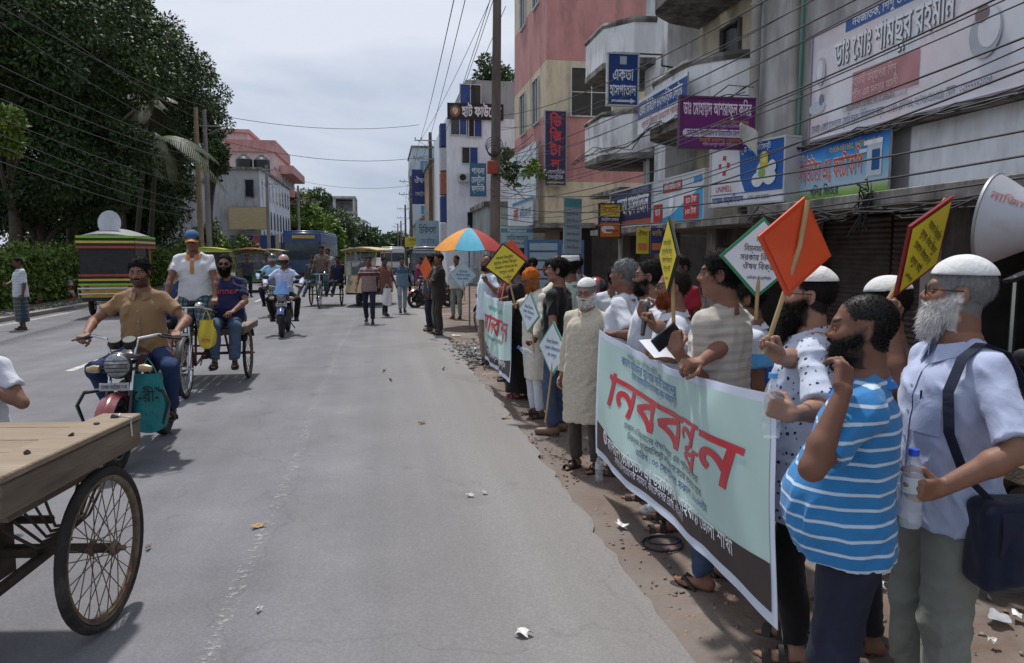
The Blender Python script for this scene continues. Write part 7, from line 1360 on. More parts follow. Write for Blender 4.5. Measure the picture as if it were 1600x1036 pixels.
person('man in a red shirt watching from the dark shopfront', (2.95, 7.25, GZ), 2.0, 1.0, 1.7, SK4, top=dict(mat=cloth('red_shirt', (.26, .015, .03)), hem=-.12, collar=True, ease=.03), bottom=dict(mat=blackc), hair=(BLK, 1., 0.), seed=41)
person('man in a white shirt with back turned among the parked motorcycles', (2.4, 7.7, GZ), -.4, .93, 1.6, SK2, top=dict(mat=white, hem=-.12, ease=.03), bottom=dict(mat=denim), hair=(BLK, 1., 0.), seed=42)
l0 = (2.15, 2.95, GZ); y0 = 1.0
P0 = person('man with white cap hidden behind the striped polo, raising a yellow placard', l0, y0, .95, 1.2, SK2, L=dict(w=tl(l0, y0, D(1392, 505, 2.95)), e=(-.7, -.2, -1), fd=(.1, .2, 1), pn=(.9, 0, 0), curl=.95), top=dict(mat=cloth('shirt_brown2', (.10, .06, .045)), hem=-.1, ease=.03), bottom=dict(mat=blackc), hair=(BLK, .5, 0.), cap=('dome', capw), seed=43)
# ---- riders and pedestrians on the road
def rider(label, bike, s, q, skin, top, bottom, **k):
    (x, y, z), a = bike; return person(label, (x, y, z), a, s, q, skin, pelvis=(0, -.20, .875), lean=.10, L=dict(w=(-.355, .155, 1.055), e=(-.9, -.3, -.5), fd=(-.15, .9, -.25), pn=(0, -.2, -1), curl=.85), R=dict(w=(.355, .155, 1.055), e=(.9, -.3, -.5), fd=(.15, .9, -.25), pn=(0, -.2, -1), curl=.85), feet={-1: ((-.24, -.03, .375), .1), 1: ((.24, -.03, .375), -.1)}, knees={-1: (-.5, 1, .4), 1: (.5, 1, .4)}, top=top, bottom=bottom, **k)
B1 = rider('bareheaded motorcyclist in a brown polo shirt and blue jeans', BIKE1, 1.02, 1.1, SK1, dict(mat=brown_polo, collar=True, hem=-.08, sleeve=.62, ease=.028, vneck=True), dict(mat=M('denim_blue', (.014, .034, .10), rough=.9, var=.25, vs=12, bump=.3, bs=240)), hair=(BLK, 1.4, 0.), beard=(BLK, -.02), head=(0, -.08), build=.98, seed=50)
rider('motorcyclist with maroon helmet, pale blue shirt and dark tie', BIKE2, 1.0, 1.8, SK2, dict(mat=cloth('shirt_lilac', (.50, .54, .72)), collar=True, hem=-.08, sleeve=1.9, ease=.026), dict(mat=blackc), hair=None, cap=('helmet', M('helmet_maroon', (.42, .24, .22), rough=.25, coat=.6, var=.15), M('visor_dark', (.02, .02, .022), rough=.1)), glasses='dark', shoes='shoe', seed=51)
rider('motorcyclist with black and white helmet in a light blue shirt behind', BIKE3, 1.02, 2.4, SK2, dict(mat=cloth('shirt_sky', (.28, .50, .68)), hem=-.08, sleeve=1.9, ease=.026), dict(mat=dkdenim), hair=None, cap=('helmet', M('helmet_black', (.02, .02, .022), rough=.25, coat=.6), M('visor_pale', (.3, .32, .34), rough=.1)), shoes='shoe', seed=52)
v1 = ((-2.36, 10.22, 0), PI + .02)
polo_w = pat('polo_white', (.58, .58, .60), bands_fn([(9., (0, 0, 0))]))
DR = person('tricycle driver in a white polo with orange collar and a blue cap', v1[0], v1[1], 1.02, 1.3, SK2, pelvis=(0, .06, 1.20), lean=.14, head=(.1, -.08), L=dict(w=(-.31, .44, 1.055), e=(-.9, -.2, -.4), fd=(0, .8, -.4), pn=(0, -.2, -1), curl=.8), R=dict(w=(.31, .44, 1.055), e=(.9, -.2, -.4), fd=(0, .8, -.4), pn=(0, -.2, -1), curl=.8), feet={-1: ((-.12, .16, .50), 0), 1: ((.12, .40, .30), 0)}, top=dict(mat=polo_w, cmat=orange_c, collar=True, hem=-.06, sleeve=.62, ease=.026), bottom=dict(mat=plaid, short=.45, loose=1.3), hair=(BLK, .6, 0.), cap=('baseball', M('cap_blue', (.03, .10, .22), rough=.8, var=.2), M('visor_orange', (.40, .20, .06), rough=.7)), build=1.08, seed=53)
PS = person('bearded passenger in sunglasses and a navy jersey sitting on the tricycle platform', v1[0], v1[1], 1.03, 1.3, SK1, pelvis=(-.30, -.30, .88), lean=.02, head=(.0, .0), L=dict(w=(-.44, .06, .98), e=(-1, -.5, -.4), fd=(.4, .8, -.1), pn=(0, 0, -1), curl=.3), R=dict(w=(-.12, .04, .98), e=(.8, -.5, -.4), fd=(-.2, .9, -.1), pn=(0, 0, -1), curl=.3), feet={-1: ((-.46, .20, .36), .15), 1: ((-.22, .22, .36), -.05)}, knees={-1: (-.2, 1, .8), 1: (0, 1, .8)}, top=dict(mat=cloth('jersey_navy', (.016, .02, .07)), hem=-.06, sleeve=.75, ease=.03, collar=None, name='jersey'), bottom=dict(mat=M('denim_mid', (.055, .09, .15), rough=.9, var=.25, vs=12, bump=.3, bs=240), loose=1.1), hair=(BLK, 1., .02), beard=(BLK, .03), glasses='dark', build=1.14, belly=.12, shoes='sandal', seed=54)
mb = MB(); V_, F_, w_ = text_vf('runner', .01, .15); pts = [((p[0] - w_ / 2) * -.12, p[1] * .11) for p in V_]
for vf in decal(PS, PS.Ft, PS.TT((0, .3, .31)), PS.Rt @ np.array([1, 0, 0]), (0, 0, 1), PS.Rt @ np.array([0, -1., 0]), [(pts, F_)], .008): mb._add([tuple(p) for p in vf[0]], vf[1])
part('lettering', mb, M('jersey_red', (.45, .05, .05), rough=.7), PS.shirt)
bp = MB(); bp.box(PS.TT((0, -.22, .2)), (.32, .18, .42)); 
tag(part('backpack', bp, navy, None, v1[0], (0, 0, v1[1]), bevel=.05), 'black backpack on the back of the tricycle passenger', 'backpack')
person('second passenger sitting on the far side of the tricycle platform', v1[0], v1[1], .97, 1.7, SK3, pelvis=(.36, -.55, .86), head=(-.6, 0), twist=-.5, L=dict(w=(.42, -.1, 1.0)), feet={-1: ((.55, -.1, .40), 0), 1: ((.68, -.25, .42), -.4)}, knees={-1: (.2, 1, .8), 1: (.4, 1, .8)}, top=dict(mat=cloth('shirt_dkblue', (.02, .035, .09)), hem=-.06, ease=.03), bottom=dict(mat=dkdenim), hair=(DKB, .5, .06), seed=55)
v2 = ((-1.95, 25.3, 0), PI - .08)
person('driver of the far crowded tricycle in a brown shirt', v2[0], v2[1], 1.0, 2.6, SK4, pelvis=(0, .06, 1.18), lean=.15, L=dict(w=(-.31, .44, 1.05)), R=dict(w=(.31, .44, 1.05)), feet={-1: ((-.12, .16, .50), 0), 1: ((.12, .40, .30), 0)}, top=dict(mat=cloth('shirt_taupe', (.13, .10, .08)), hem=-.06, sleeve=.7, ease=.028), bottom=dict(mat=plaid, loose=1.2), hair=(BLK, 1., 0.), seed=56)
for i, (px_, fx, tc_, lab) in enumerate(((.42, .6, (.04, .05, .06), 'passenger with outstretched legs on the left of the far tricycle'), (-.05, .0, (.28, .30, .26), 'passenger in a pale shirt behind the far tricycle driver'), (-.42, -.3, (.015, .02, .05), 'passenger in dark clothes on the right of the far tricycle'))): person(lab, v2[0], v2[1], .98, 2.8, SK4, pelvis=(px_, -.5 - .3 * (i == 1), .86 + .25 * (i == 1)), feet={-1: ((fx + .0, .1, .42), 0), 1: ((fx + .18, .1, .42), 0)}, knees={-1: (.3, 1, .8), 1: (.3, 1, .8)}, top=dict(mat=cloth('v2shirt%d' % i, tc_), hem=-.05, sleeve=.8, ease=.03), bottom=dict(mat=(plaid, greyt, dkdenim)[i]), hair=(BLK, 1., 0.), seed=57 + i)
def walker(label, x, y, a, s, q, skin, topm, botm, ph=1, sleeve=.65, **k): return person(label, (x, y, GZ * (x > 1.3)), a, s, q, skin, feet={-1: ((-.09, .26 * ph, .085), .05), 1: ((.09, -.22 * ph, .12), -.05)}, L=dict(w=(-.30, -.10 * ph, .86)), R=dict(w=(.30, .18 * ph, .88)), top=dict(mat=topm, hem=-.12, sleeve=sleeve, ease=.028, collar=True), bottom=dict(mat=botm), hair=(BLK, 1.2, 0.), **k)
tee_m = pat('tee_maroon_stripe', (.24, .17, .165), bands_fn([(1.17, (.13, .02, .03)), (1.25, (.45, .40, .40)), (1.275, (.13, .02, .03)), (1.31, (.30, .24, .235))]))
WK1 = walker('man in a maroon banded tee shirt walking towards the camera', -.36, 18.9, PI - .05, .95, 2., SK2, tee_m, dkdenim, 1, shoes='sandal', seed=60)
walker('man in a faded blue shirt and pale jeans walking on the right lane', .52, 22.0, PI + .1, .93, 2.4, SK2, pat('shirt_fadeblue', (.13, .19, .26), bands_fn([(1.15, (.05, .09, .14))])), M('denim_pale', (.22, .27, .33), rough=.9, var=.2), -1, 1.8, seed=61)
WK3 = walker('man behind the maroon tee shirt carrying a white carrier bag', .02, 21.0, PI + .5, .93, 2.4, SK4, cloth('shirt_rust', (.16, .07, .05)), blackc, -1, seed=62)
wl = (-8.10, 18.7, 0); person('man in a white shirt and plaid lungi standing at the left kerb', wl, PI - .9, .94, 1.9, SK4, head=(.2, -.2), R=dict(w=(.16, .24, 1.02), e=(.9, -.3, -.6), curl=.6), top=dict(mat=pat('shirt_check', (.50, .54, .58), stripes_fn((.40, .44, .5), .06, .3)), hem=-.16, sleeve=.95, ease=.035, collar=True), bottom=dict(mat=pat('lungi_green', (.05, .075, .085), plaid_fn((.16, .15, .06), (.03, .06, .10), .09)), kind='lungi', hem=-.76), hair=(BLK, 1.1, 0.), seed=63)
wl2 = (-8.0, 16.9, 0); WM = person('woman in a dark red scarf and navy dress at the left picture edge', wl2, PI - .7, .93, 1.8, SK3, R=dict(w=(.2, .2, 1.25), e=(.9, -.2, -1), fd=(0, 0, 1), pn=(-1, 0, 0), curl=.9), top=dict(mat=cloth('scarf_red', (.20, .012, .035)), hem=-.2, sleeve=1.8, ease=.045), bottom=dict(mat=cloth('dress_navy', (.02, .02, .045)), kind='robe', hem=-.84), hair=((.20, .012, .035), 1.8, -.01), seed=64)
person('man in a bright blue shirt standing by the hedge behind the tricycle', (-6.55, 27.0, 0), PI - .3, .95, 2.6, SK4, top=dict(mat=cloth('shirt_bright', (.06, .18, .50)), hem=-.1, ease=.03), bottom=dict(mat=blackc), hair=(BLK, 1., 0.), seed=65)
person('man in grey standing among the auto rickshaws on the left', (-4.9, 33.5, 0), PI - .2, .98, 2.8, SK4, top=dict(mat=cloth('shirt_dgrey', (.09, .09, .10)), hem=-.1, sleeve=1.8, ease=.03), bottom=dict(mat=cloth('trouser_pale', (.35, .32, .28))), hair=(BLK, 1., 0.), seed=66)
person('man in dark clothes beside the auto rickshaw queue', (-5.35, 31.5, 0), PI + .3, .98, 2.8, SK4, top=dict(mat=cloth('shirt_dk3', (.03, .03, .04)), hem=-.1, sleeve=.7, ease=.03), bottom=dict(mat=blackc), hair=(BLK, 1., 0.), seed=67)
person('person in a maroon dress standing by the parked red motorcycle', (1.25, 25.9, 0), 2.6, .92, 2.6, SK4, top=dict(mat=cloth('dress_maroon', (.2, .03, .09)), hem=-.3, sleeve=1.7, ease=.035), bottom=dict(mat=blackc), hair=(BLK, 1.3, 0.), seed=68)
person('driver sitting inside the yellow framed auto rickshaw', (-.55, 26.0, 0), PI - .26, .95, 2.8, SK4, pelvis=(0, .2, .92), L=dict(w=(-.2, .62, 1.15)), R=dict(w=(.2, .62, 1.15)), feet={-1: ((-.15, .65, .53), 0), 1: ((.15, .65, .53), 0)}, top=dict(mat=cloth('shirt_drv', (.2, .1, .07)), hem=-.05, ease=.03), bottom=dict(mat=blackc), hair=(BLK, 1., 0.), seed=69)
_e = D(10, 640, 4.9); ya = PI - .2; la = (_e[0] - .19, _e[1] + .03, 0); person('person at the left picture edge of whom only a white sleeved arm shows', la, ya, 1.0, 1.3, SK1, pelvis=(0, 0, .56), L=dict(w=tl(la, ya, D(-30, 600, 4.75)), e=(-1, .0, -1.2), curl=.9), feet={-1: ((-.15, .42, .08), 0), 1: ((.15, .42, .08), 0)}, top=dict(mat=white, hem=-.1, sleeve=.6, ease=.03), bottom=dict(mat=denim), hair=(BLK, 1., 0.), seed=70)
# ---------------------------------------------------------------- banners
def split_tris(V, F, k):
    V = [tuple(p) for p in V]; T = []
    for f in F:
        for i in range(1, len(f) - 1): T.append((f[0], f[i], f[i + 1]))
    for _ in range(k):
        mid = {}; N = []
        def m(a, b):
            q = (min(a, b), max(a, b))
            if q not in mid: mid[q] = len(V); V.append(tuple((x + y) / 2 for x, y in zip(V[a], V[b])))
            return mid[q]
        for a, b, c in T: ab, bc, ca = m(a, b), m(b, c), m(c, a); N += [(a, ab, ca), (ab, b, bc), (ca, bc, c), (ab, bc, ca)]
        T = N
    return V, T
def banner(label, TL, TR, BL, BR, rows, fold, seed, big, sag=.06, red='c02a38'):
    TL, TR, BL, BR = map(np.array, (TL, TR, BL, BR)); Wd = np.linalg.norm(TR - TL); Hd = (np.linalg.norm(TL - BL) + np.linalg.norm(TR - BR)) / 2; nrmv = nrm(np.cross(TR - TL, BL - TL)); root = thing('protest_banner', label, 'banner', tuple(BL))
    if nrmv[0] > 0: nrmv = -nrmv
    rg = np.random.default_rng(seed); ph = rg.uniform(0, 6, 6)
    def S(u, v, off=0.):        # u along the banner, v upwards
        p = (TL * (1 - u) + TR * u) * v + (BL * (1 - u) + BR * u) * (1 - v); p = p + np.array([0, 0, -sag * 4 * u * (1 - u) * (v ** 1.5) * .9])
        d = fold * (np.sin(u * 9 + 2.2 * v + ph[0]) * .5 + np.sin(u * 17 - 3 * v + ph[1]) * .22 + np.sin((u * 6 + v * 5) + ph[2]) * .35 + .5 * np.exp(-((u - .62 + .35 * (1 - v)) / .05) ** 2) * v + .35 * np.exp(-((u - .30 - .4 * (1 - v)) / .035) ** 2) - .4 * np.exp(-((u - .80 + .5 * (1 - v)) / .04) ** 2) * v + .12 * np.sin(u * 41 + v * 9)) * (.35 + .65 * np.sin(PI * u))
        return p + nrmv * (d + off) - BL
    def quad(mb, u0, u1, v0, v1, off, nu=40, nv=14, top=None):
        mb.sheet(lambda a, b: S(u0 + (u1 - u0) * a, v0 + ((v1 if top is None else top(u0 + (u1 - u0) * a)) - v0) * b, off), nu, nv)
    mb = MB(); mb.sheet(lambda a, b: S(a, b), 70, 26, .002); part('cloth', mb, M('banner_white', (.55, .60, .72), rough=.7, var=.05, bump=.1), root, angle=80)
    mb = MB(); quad(mb, .022, .985, .055, .955, .002, 70, 26); part('field', mb, M('banner_green', (.41, .56, .53), rough=.6, var=.06, vs=2), root, angle=80)
    mb = MB(); quad(mb, .022, .985, .055, .3, .0038, 60, 8, lambda u: .285 - .105 * math.sin(PI * min(1, max(0, u * 1.02))) ** 1.0 - .02 * u); part('band', mb, M('banner_brown', (.035, .022, .024), rough=.6, var=.1), root, angle=80)
    def txt(t, uc, vc, h, wid, col, bold=0., slant=0., k=1):
        V, F, w = text_vf(t, bold, slant); V, F = split_tris(V, F, k); b = MB(); sx = wid / w; sy = h / .72
        b._add([S(uc + ((p[0] - w / 2) * sx) / Wd, vc + ((p[1] - .33) * sy) / Hd, .0056) for p in V], F); part('lettering', b, pm(col), root)
    for a in big: txt(*a)
    b = MB(); c0 = rows
    b._add([S(.115 + .021 * math.cos(a) / 1., .205 + .055 * math.sin(a), .0065) for a in [2 * PI * i / 20 for i in range(20)]], [tuple(range(20))]); b2 = MB(); b2._add([S(.115 + .011 * math.cos(a), .205 + .03 * math.sin(a), .008) for a in [2 * PI * i / 16 for i in range(16)]], [tuple(range(16))]); em = part('emblem', b, pm('d8dce6'), root); part('emblem_mark', b2, pm('b86a78'), em); return S, root
big1 = [('ানববন্ধন'.replace('ন্ধ', '{ন|ধ}'), .485, .60, .25, 2.1, 'c02a38', .02, .25, 2), ('কােলা আইনেদর হাত থেক দাবী আমােদর', .42, .865, .060, 1.15, '3a5fa0', .004), ('ঔষধ ব্যবসায়ীেদর মানববন্ধন কর্মসূচী ', .46, .795, .05, .95, '3a5fa0', .002), ('েকািমস্ট এন্ড ড্রািগস্টস সিমিত', .38, .92, .035, .7, '6f8a92', 0),
    ('েভজাল ও িনম্নমােনর ঔষধ িবক্রয়, এবং প্রিতেরাধ করা', .50, .415, .040, 1.25, '4a5560', 0), ('িনবন্ধন ফার্মািসস্ট লাইেসন্স সহজ করেত হেব', .52, .350, .040, 1.2, '4a5560', 0), ('তািরখ : ০৩ েসেপ্টম্বর, সকাল ১১.০০টা', .56, .285, .042, 1.1, '3a4a86', 0),
    ('বাংলােদশ েকিমস্টস এ{ন|ড} ড্রািগস্টস, গাইবা{ন|ধ}া েজলা শাখা', .50, .185, .075, 1.95, 'dfe3ec', .008), ('সদর হাসপাতােলর সামেন, ফােত নগর েরাড, গাইবা{ন|ধ}া', .43, .115, .045, 1.15, 'c9cede', .0)]
banner('long pale green protest banner with big red lettering held by the near men', D(937, 515, 5.62), D(1207, 617, 2.92), D(930, 707, 5.62), D(1217, 985, 2.92), None, .036, 4, big1)
big2 = [('মানববন্ধন'.replace('ন্ধ', '{ন|ধ}'), .5, .60, .24, 1.75, 'c02a38', .02, .2, 2), ('অিধকার আদােয় চাই', .45, .83, .06, 1.0, '3a8fa0', .0), ('েভজাল ঔষধ প্রিতেরাধ', .45, .40, .045, 1.0, '4a5560', 0), ('বাংলােদশ েকিমস্টস এ{ন|ড} ড্রািগস্টস', .5, .16, .07, 1.6, 'dfe3ec', .008)]
banner('second pale green protest banner held farther down the row', D(757, 455, 10.3), D(800, 470, 8.15), D(757, 560, 10.3), D(797, 598, 8.15), None, .05, 9, big2)
# ---------------------------------------------------------------- placards
stickm = M('bamboo', (.42, .29, .14), rough=.7, var=.2, vs=8)
def placard(label, c, n, axis, size, face, edge, stick_to, text=(), back=None, flat_back=False, tcol='20242a', slant_r=None, stick_front=False):
    c = np.array(c, float); n = nrm(n); a = nrm(np.asarray(axis) - n * (np.asarray(axis) @ n)); r = np.cross(a, n); root = thing('placard', label, 'placard', tuple(c), 0, 'protest placards'); h = size / 2; mb = MB()
    def rh(k, off): return [Vector(p * h * k + n * off) for p in (a, r, -a, -r)] if False else [Vector(x * h * k + n * off) for x in (a, -r, -a, r)]
    mb.prism(rh(1., -.006), Vector(n * .010)); part('board', mb, pm(edge), root); b = MB(); f_ = MB(); f_.poly(rh(.90, .007)); part('face', f_, pm(face), root)
    if back: f_ = MB(); f_.poly(rh(1.0, -.0075)[::-1]); part('back', f_, pm(back), root)
    if text:
        for t, y, hh, w in text: mb = MB(); lettering(mb, t, Vector(a * y * size), r, a, hh * size, w * size, .004, 0, .010); part('lettering', mb, pm(tcol), root)
    st = np.array(stick_to, float) - c; mb = MB(); o = n * (.020 if stick_front else -.016); mb.tube([Vector(a * h * .92 + o), Vector(o), Vector(st)], .0095, 7); part('stick', mb, stickm, root); return root
tx4 = (('সরকার িনধ্ার্িরত', .16, .065, .40), ('মূেল্য ঔষধ িকনুন', .05, .065, .52), ('েভজাল ঔষধেক না', -.06, .065, .52), ('বলুন ভাই', -.17, .065, .34), ('েকিমস্ট', -.30, .035, .2))
g3_ = P3.grip[1][0]; toc = lambda p: nrm((_C - np.array(p)) * np.array([1, 1, 0])); obl = lambda p, a: rz(R_(a)) @ toc(p)
c_ = D(1243, 385, 2.86); placard('plain orange placard with its stick in front, held by the man in the flecked shirt', c_, obl(c_, 46), nrm(np.array(c_) - g3_), .38, 'e2552e', 'd84e2a', g3_ + (g3_ - np.array(c_)) * .12, (), 'e2552e', stick_front=True)
c_ = D(1188, 403, 3.75); placard('white placard with green border partly behind the orange placard', c_, toc(c_) + np.array([.25, 0, 0]), (.06, 0, 1), .40, 'dfe2ea', '2f8a5c', D(1181, 500, 3.75), (('নকল', .22, .06, .14), ('িনম্নমান ঔষধ', .11, .075, .42), ('সরকার িনবন্ধন', .0, .075, .5), ('ঔষধ িবক্রয়', -.11, .075, .42), ('েকিমস্টস ও ড্রািগস্টস', -.25, .035, .3)), 'cfd3da')
g0_ = P0.grip[-1][0]; c_ = D(1443, 385, 2.95); a_ = nrm(np.array([0, 0, 1.]) + .52 * _rt); w_ = -toc(c_) * .88 + _rt * .47; w_ = nrm(w_ - a_ * (w_ @ a_)); n_ = np.cross(w_, a_); n_ = n_ if n_ @ toc(c_) > 0 else -n_
placard('yellow placard with red edge slanting above the hidden man with white cap', c_, n_, a_, .44, 'dcc93a', '8a2a2c', g0_ + (g0_ - np.array(c_)) * .1, tx4, '9a8a30')
g4_ = P4.grip[-1][0]; c_ = D(1045, 399, 3.66); placard('yellow placard seen nearly edge on, held by the man in the cream tee shirt', c_, obl(c_, -76), (.0, 0, 1), .375, 'dcc93a', '2a2a28', g4_ + np.array([0, 0, -.06]), tx4, 'd8d6c8')
c_ = D(790, 413, 8.2); placard('yellow placard with dark border above the second banner', c_, toc(c_), (-.14, 0, 1), .47, 'dcc93a', '2a1f1c', D(806, 482, 8.2), tx4, 'b0a030')
c_ = D(797, 402, 8.9); placard('orange placard behind the yellow placard with dark border', c_, toc(c_), (.1, 0, 1), .42, 'd8502c', 'd8502c', D(783, 470, 9.0), (), 'd8502c')
c_ = D(723, 430, 13.2); placard('small pale blue placard held low near the umbrella', c_, toc(c_) + np.array([.3, 0, 0]), (.05, 0, 1), .52, 'b9cfd8', '9fb4be', D(726, 470, 13.2), (('ঔষধ', .12, .08, .3), ('িনরাপদ েহাক', 0, .08, .5), ('সবার জন্য', -.12, .08, .4)), 'b9cfd8', tcol='3a6a90')
c_ = D(827, 488, 7.55); placard('white placard held against the cream kurta of the orange haired elder', c_, obl(c_, -60), (.25, -.05, 1), .42, 'd8e2e8', '6aa08c', D(835, 560, 7.5), (('ঔষধ িনরাপদ', .12, .07, .4), ('নকল ঔষধেক', 0, .07, .5), ('না বলুন', -.12, .07, .3)), 'c8d2d8', tcol='3a5a80')
c_ = D(864, 545, 6.75); placard('white placard with pale green border hanging from the black tee shirt man’s hand', c_, obl(c_, -58), (.1, 0, 1), .50, 'd8e2e8', '6aa08c', D(852, 660, 6.8), (('ঔষধ িনরাপদ', .12, .07, .4), ('নকল ঔষধেক', 0, .07, .5), ('না বলুন', -.12, .07, .3)), 'c8d2d8', tcol='3a5a80')
c_ = D(665, 420, 15.6); placard('small orange placard beside the young man in brown', c_, obl(c_, -60), (.1, 0, 1), .50, 'd8602c', 'd8602c', D(668, 450, 15.7), (), 'd8602c')
# ---------------------------------------------------------------- bottles, bags, microphone
pet = M('pet_plastic', (.75, .80, .85), rough=.05, var=0, alpha=.30, spec=.8); petw = M('pet_label', (.62, .68, .72), rough=.4, var=.1, alpha=.75)
def bottle(label, p, h=.23, cap='2b50c8', tilt=(0, 0), r=.032, z0=None):
    root = thing('water_bottle', label, 'bottle', tuple(p)); root.rotation_euler = (tilt[0], tilt[1], 0)
    mb = MB(); mb.lathe([(0, 0), (r * .9, .002), (r, .012), (r, .05), (r * .93, .056), (r, .062), (r, .10), (r * .94, .106), (r, .112), (r, h * .66), (r * .62, h * .82), (r * .42, h * .88), (r * .42, h * .94)], n=16, cap=False); part('body', mb, pet, root)
    mb = MB(); mb.lathe([(r + .001, h * .46), (r + .001, h * .66)], n=16, cap=False); part('label', mb, petw, root); mb = MB(); mb.lathe([(r * .5, h * .92), (r * .5, h), (0, h)], n=12, cap=False); part('cap', mb, pm(cap), root); return root
def grip_bottle(label, P, k, cap, h=.23, dz=.10): g, ax = P.grip[k]; return bottle(label, g + np.array([0, 0, -dz]), h, cap)
grip_bottle('clear water bottle with blue cap in the hand of the elder with the shoulder bag', P1, -1, '2b50c8', .25, .13); grip_bottle('clear water bottle with pale blue cap held by the man in the flecked shirt', P3, -1, '6aa8d8', .24, .12)
bottle('water bottle standing on the ground at the banner’s left end', G(936, 752, GZ), .22, 'd0d4d8'); bottle('water bottle with blue cap held by the orange haired elder', D(838, 560, 7.45), .22, '2b60c8', (0, -1.0)); bottle('crushed clear bottle lying behind the banner hem', G(1005, 805, GZ) + np.array([0, 0, .035]), .24, 'c0ccd4', (R_(60), R_(25)))
# shoulder bag
bg = thing('shoulder_bag', 'navy canvas shoulder bag hanging at the elder’s hip', 'bag', tuple(P1.world((-.26, -.11, .69))), y1)
Fb_ = Field(); Fb_.rbox((0, 0, .14), np.eye(3), (.075, .175, .15), .04, 0); Fb_.rbox((-.05, .0, .11), np.eye(3), (.055, .12, .085), .03, .02); Fb_.warp(folds(5, .010, 30, (1, 1, .6), 4)); field_part('body', Fb_, (-.25, -.3, -.1), (.25, .3, .4), .011, navy, bg)
mb = MB(); mb.sheet(lambda u, v: (-.078 - .012 * math.sin(PI * v), -.135 + .27 * u, .265 - .14 * v), 10, 6, .006); part('flap', mb, navy, bg, angle=60)
inv = lambda p: rz(y1).T @ (P1.world(p) - np.array(P1.world((-.26, -.11, .69))))
sp_ = []
for p in [(-.25, -.08, .93), (-.255, .02, .97), (-.245, .10, 1.05), (-.215, .14, 1.18), (-.18, .13, 1.31), (-.15, .07, 1.42), (-.13, .0, 1.46), (-.14, -.07, 1.43), (-.19, -.15, 1.28), (-.24, -.20, 1.10), (-.25, -.26, .94)]:
    p = np.array(p); d_ = nrm(p - np.array([0, 0, min(p[2], 1.3)]))
    for _ in range(40):
        if P1.Ft(np.array([p / P1.s]))[0] > .006: break
        p = p + d_ * .004
    sp_.append(p)
def strap(u, v):
    t = u * (len(sp_) - 1); i = min(int(t), len(sp_) - 2); p = np.array(sp_[i]) * (1 - t + i) + np.array(sp_[i + 1]) * (t - i); return inv(p + np.array([.62, .35, 0]) * (v - .5) * .05 + np.array([-.006, 0, .004]))
mb = MB(); mb.sheet(strap, 40, 2, .004); part('strap', mb, navy, bg, angle=80)
# pocket and button placket on the elder's shirt
def stick_on(P, o, right, up, d, w, h, nx, ny, off, mat, name, parent):
    mb = MB()
    for Vv, Ff in decal(P, P.Ft, o, right, up, d, [grid2(w, h, nx, ny)], off): mb._add([tuple(p) for p in Vv], Ff)
    o_ = part(name, mb, mat, parent, angle=70); return o_
fwd = np.array([0, -1., 0]); rt_ = np.array([1., 0, 0])
for P_, m_ in ((P1, paleblue), (P6, white), (B1, brown_polo)):
    stick_on(P_, P_.TT((0, .35, .20)), P_.Rt @ rt_, P_.Rt @ np.array([0, 0, 1.]), P_.Rt @ fwd, .034, .50 if P_ is not B1 else .2, 3, 24, .0045, m_, 'placket', P_.shirt)
    for k in range(5 if P_ is not B1 else 2):
        mb = MB(); q_ = decal(P_, P_.Ft, P_.TT((0, .35, .36 - .09 * k)), P_.Rt @ rt_, P_.Rt @ np.array([0, 0, 1.]), P_.Rt @ fwd, [([(0, 0)], [])], .006)[0][0][0]; mb.cyl(Vector(q_), Vector(q_) + Vector(P_.Rt @ np.array([0, .003, 0])), .0055, n=8); part('button', mb, M('button', (.4, .42, .48), rough=.3), P_.shirt)
stick_on(DR, DR.TT((0, .35, .36)), DR.Rt @ rt_, DR.Rt @ np.array([0, 0, 1.]), DR.Rt @ fwd, .045, .16, 3, 10, .0045, orange_c, 'placket', DR.shirt)
pk_ = stick_on(P1, P1.TT((-.085, .35, .27)), P1.Rt @ rt_, P1.Rt @ np.array([0, 0, 1.]), P1.Rt @ fwd, .115, .125, 8, 8, .005, paleblue, 'pocket', P1.shirt)
mb = MB(); q_ = decal(P1, P1.Ft, P1.TT((-.06, .35, .34)), P1.Rt @ rt_, P1.Rt @ np.array([0, 0, 1.]), P1.Rt @ fwd, [([(0, 0)], [])], .008)[0][0][0]; mb.tube([Vector(q_) + Vector((0, 0, -.03)), Vector(q_) + Vector((0, 0, .012))], .004, 6); part('pen', mb, M('pen_blue', (.01, .01, .05), rough=.3), pk_)
# microphone, phone, paper
g, ax = P6.grip[1]; mc = thing('microphone', 'black handheld microphone with wire mesh head at the speaker’s mouth', 'microphone', tuple(g)); d_ = nrm(np.array(P6.world(P6.HC + P6.HR @ np.array([0, .12, -.06]))) - g); d_ = nrm(d_ * .6 + np.array([0, 0, .6])); mb = MB(); mb.tube([Vector(-d_ * .13), Vector(d_ * .06)], [.013, .019], 10); part('handle', mb, blackp, mc); mb = MB(); mb.ell(Vector(d_ * .085), (.026, .026, .028), 12, 8); part('mesh_head', mb, M('mic_mesh', (.16, .17, .18), rough=.4, metal=.5, bump=1., bs=200, var=.4, vs=150), mc)
g, ax = P4.grip[-1]; mb = MB(); mb.box((0, 0, 0), (.075, .012, .15), Matrix.Rotation(.9, 3, 'Y')); ph_ = thing('phone', 'black phone in the fist that holds the edge on yellow placard', 'phone', tuple(g + np.array([-.05, -.02, -.01]))); part('case', mb, blackp, ph_, bevel=.004); mb = MB(); mb.box((0, -.0075, 0), (.066, .002, .13), Matrix.Rotation(.9, 3, 'Y')); part('screen', mb, M('phone_glass', (.01, .01, .012), rough=.08), ph_)
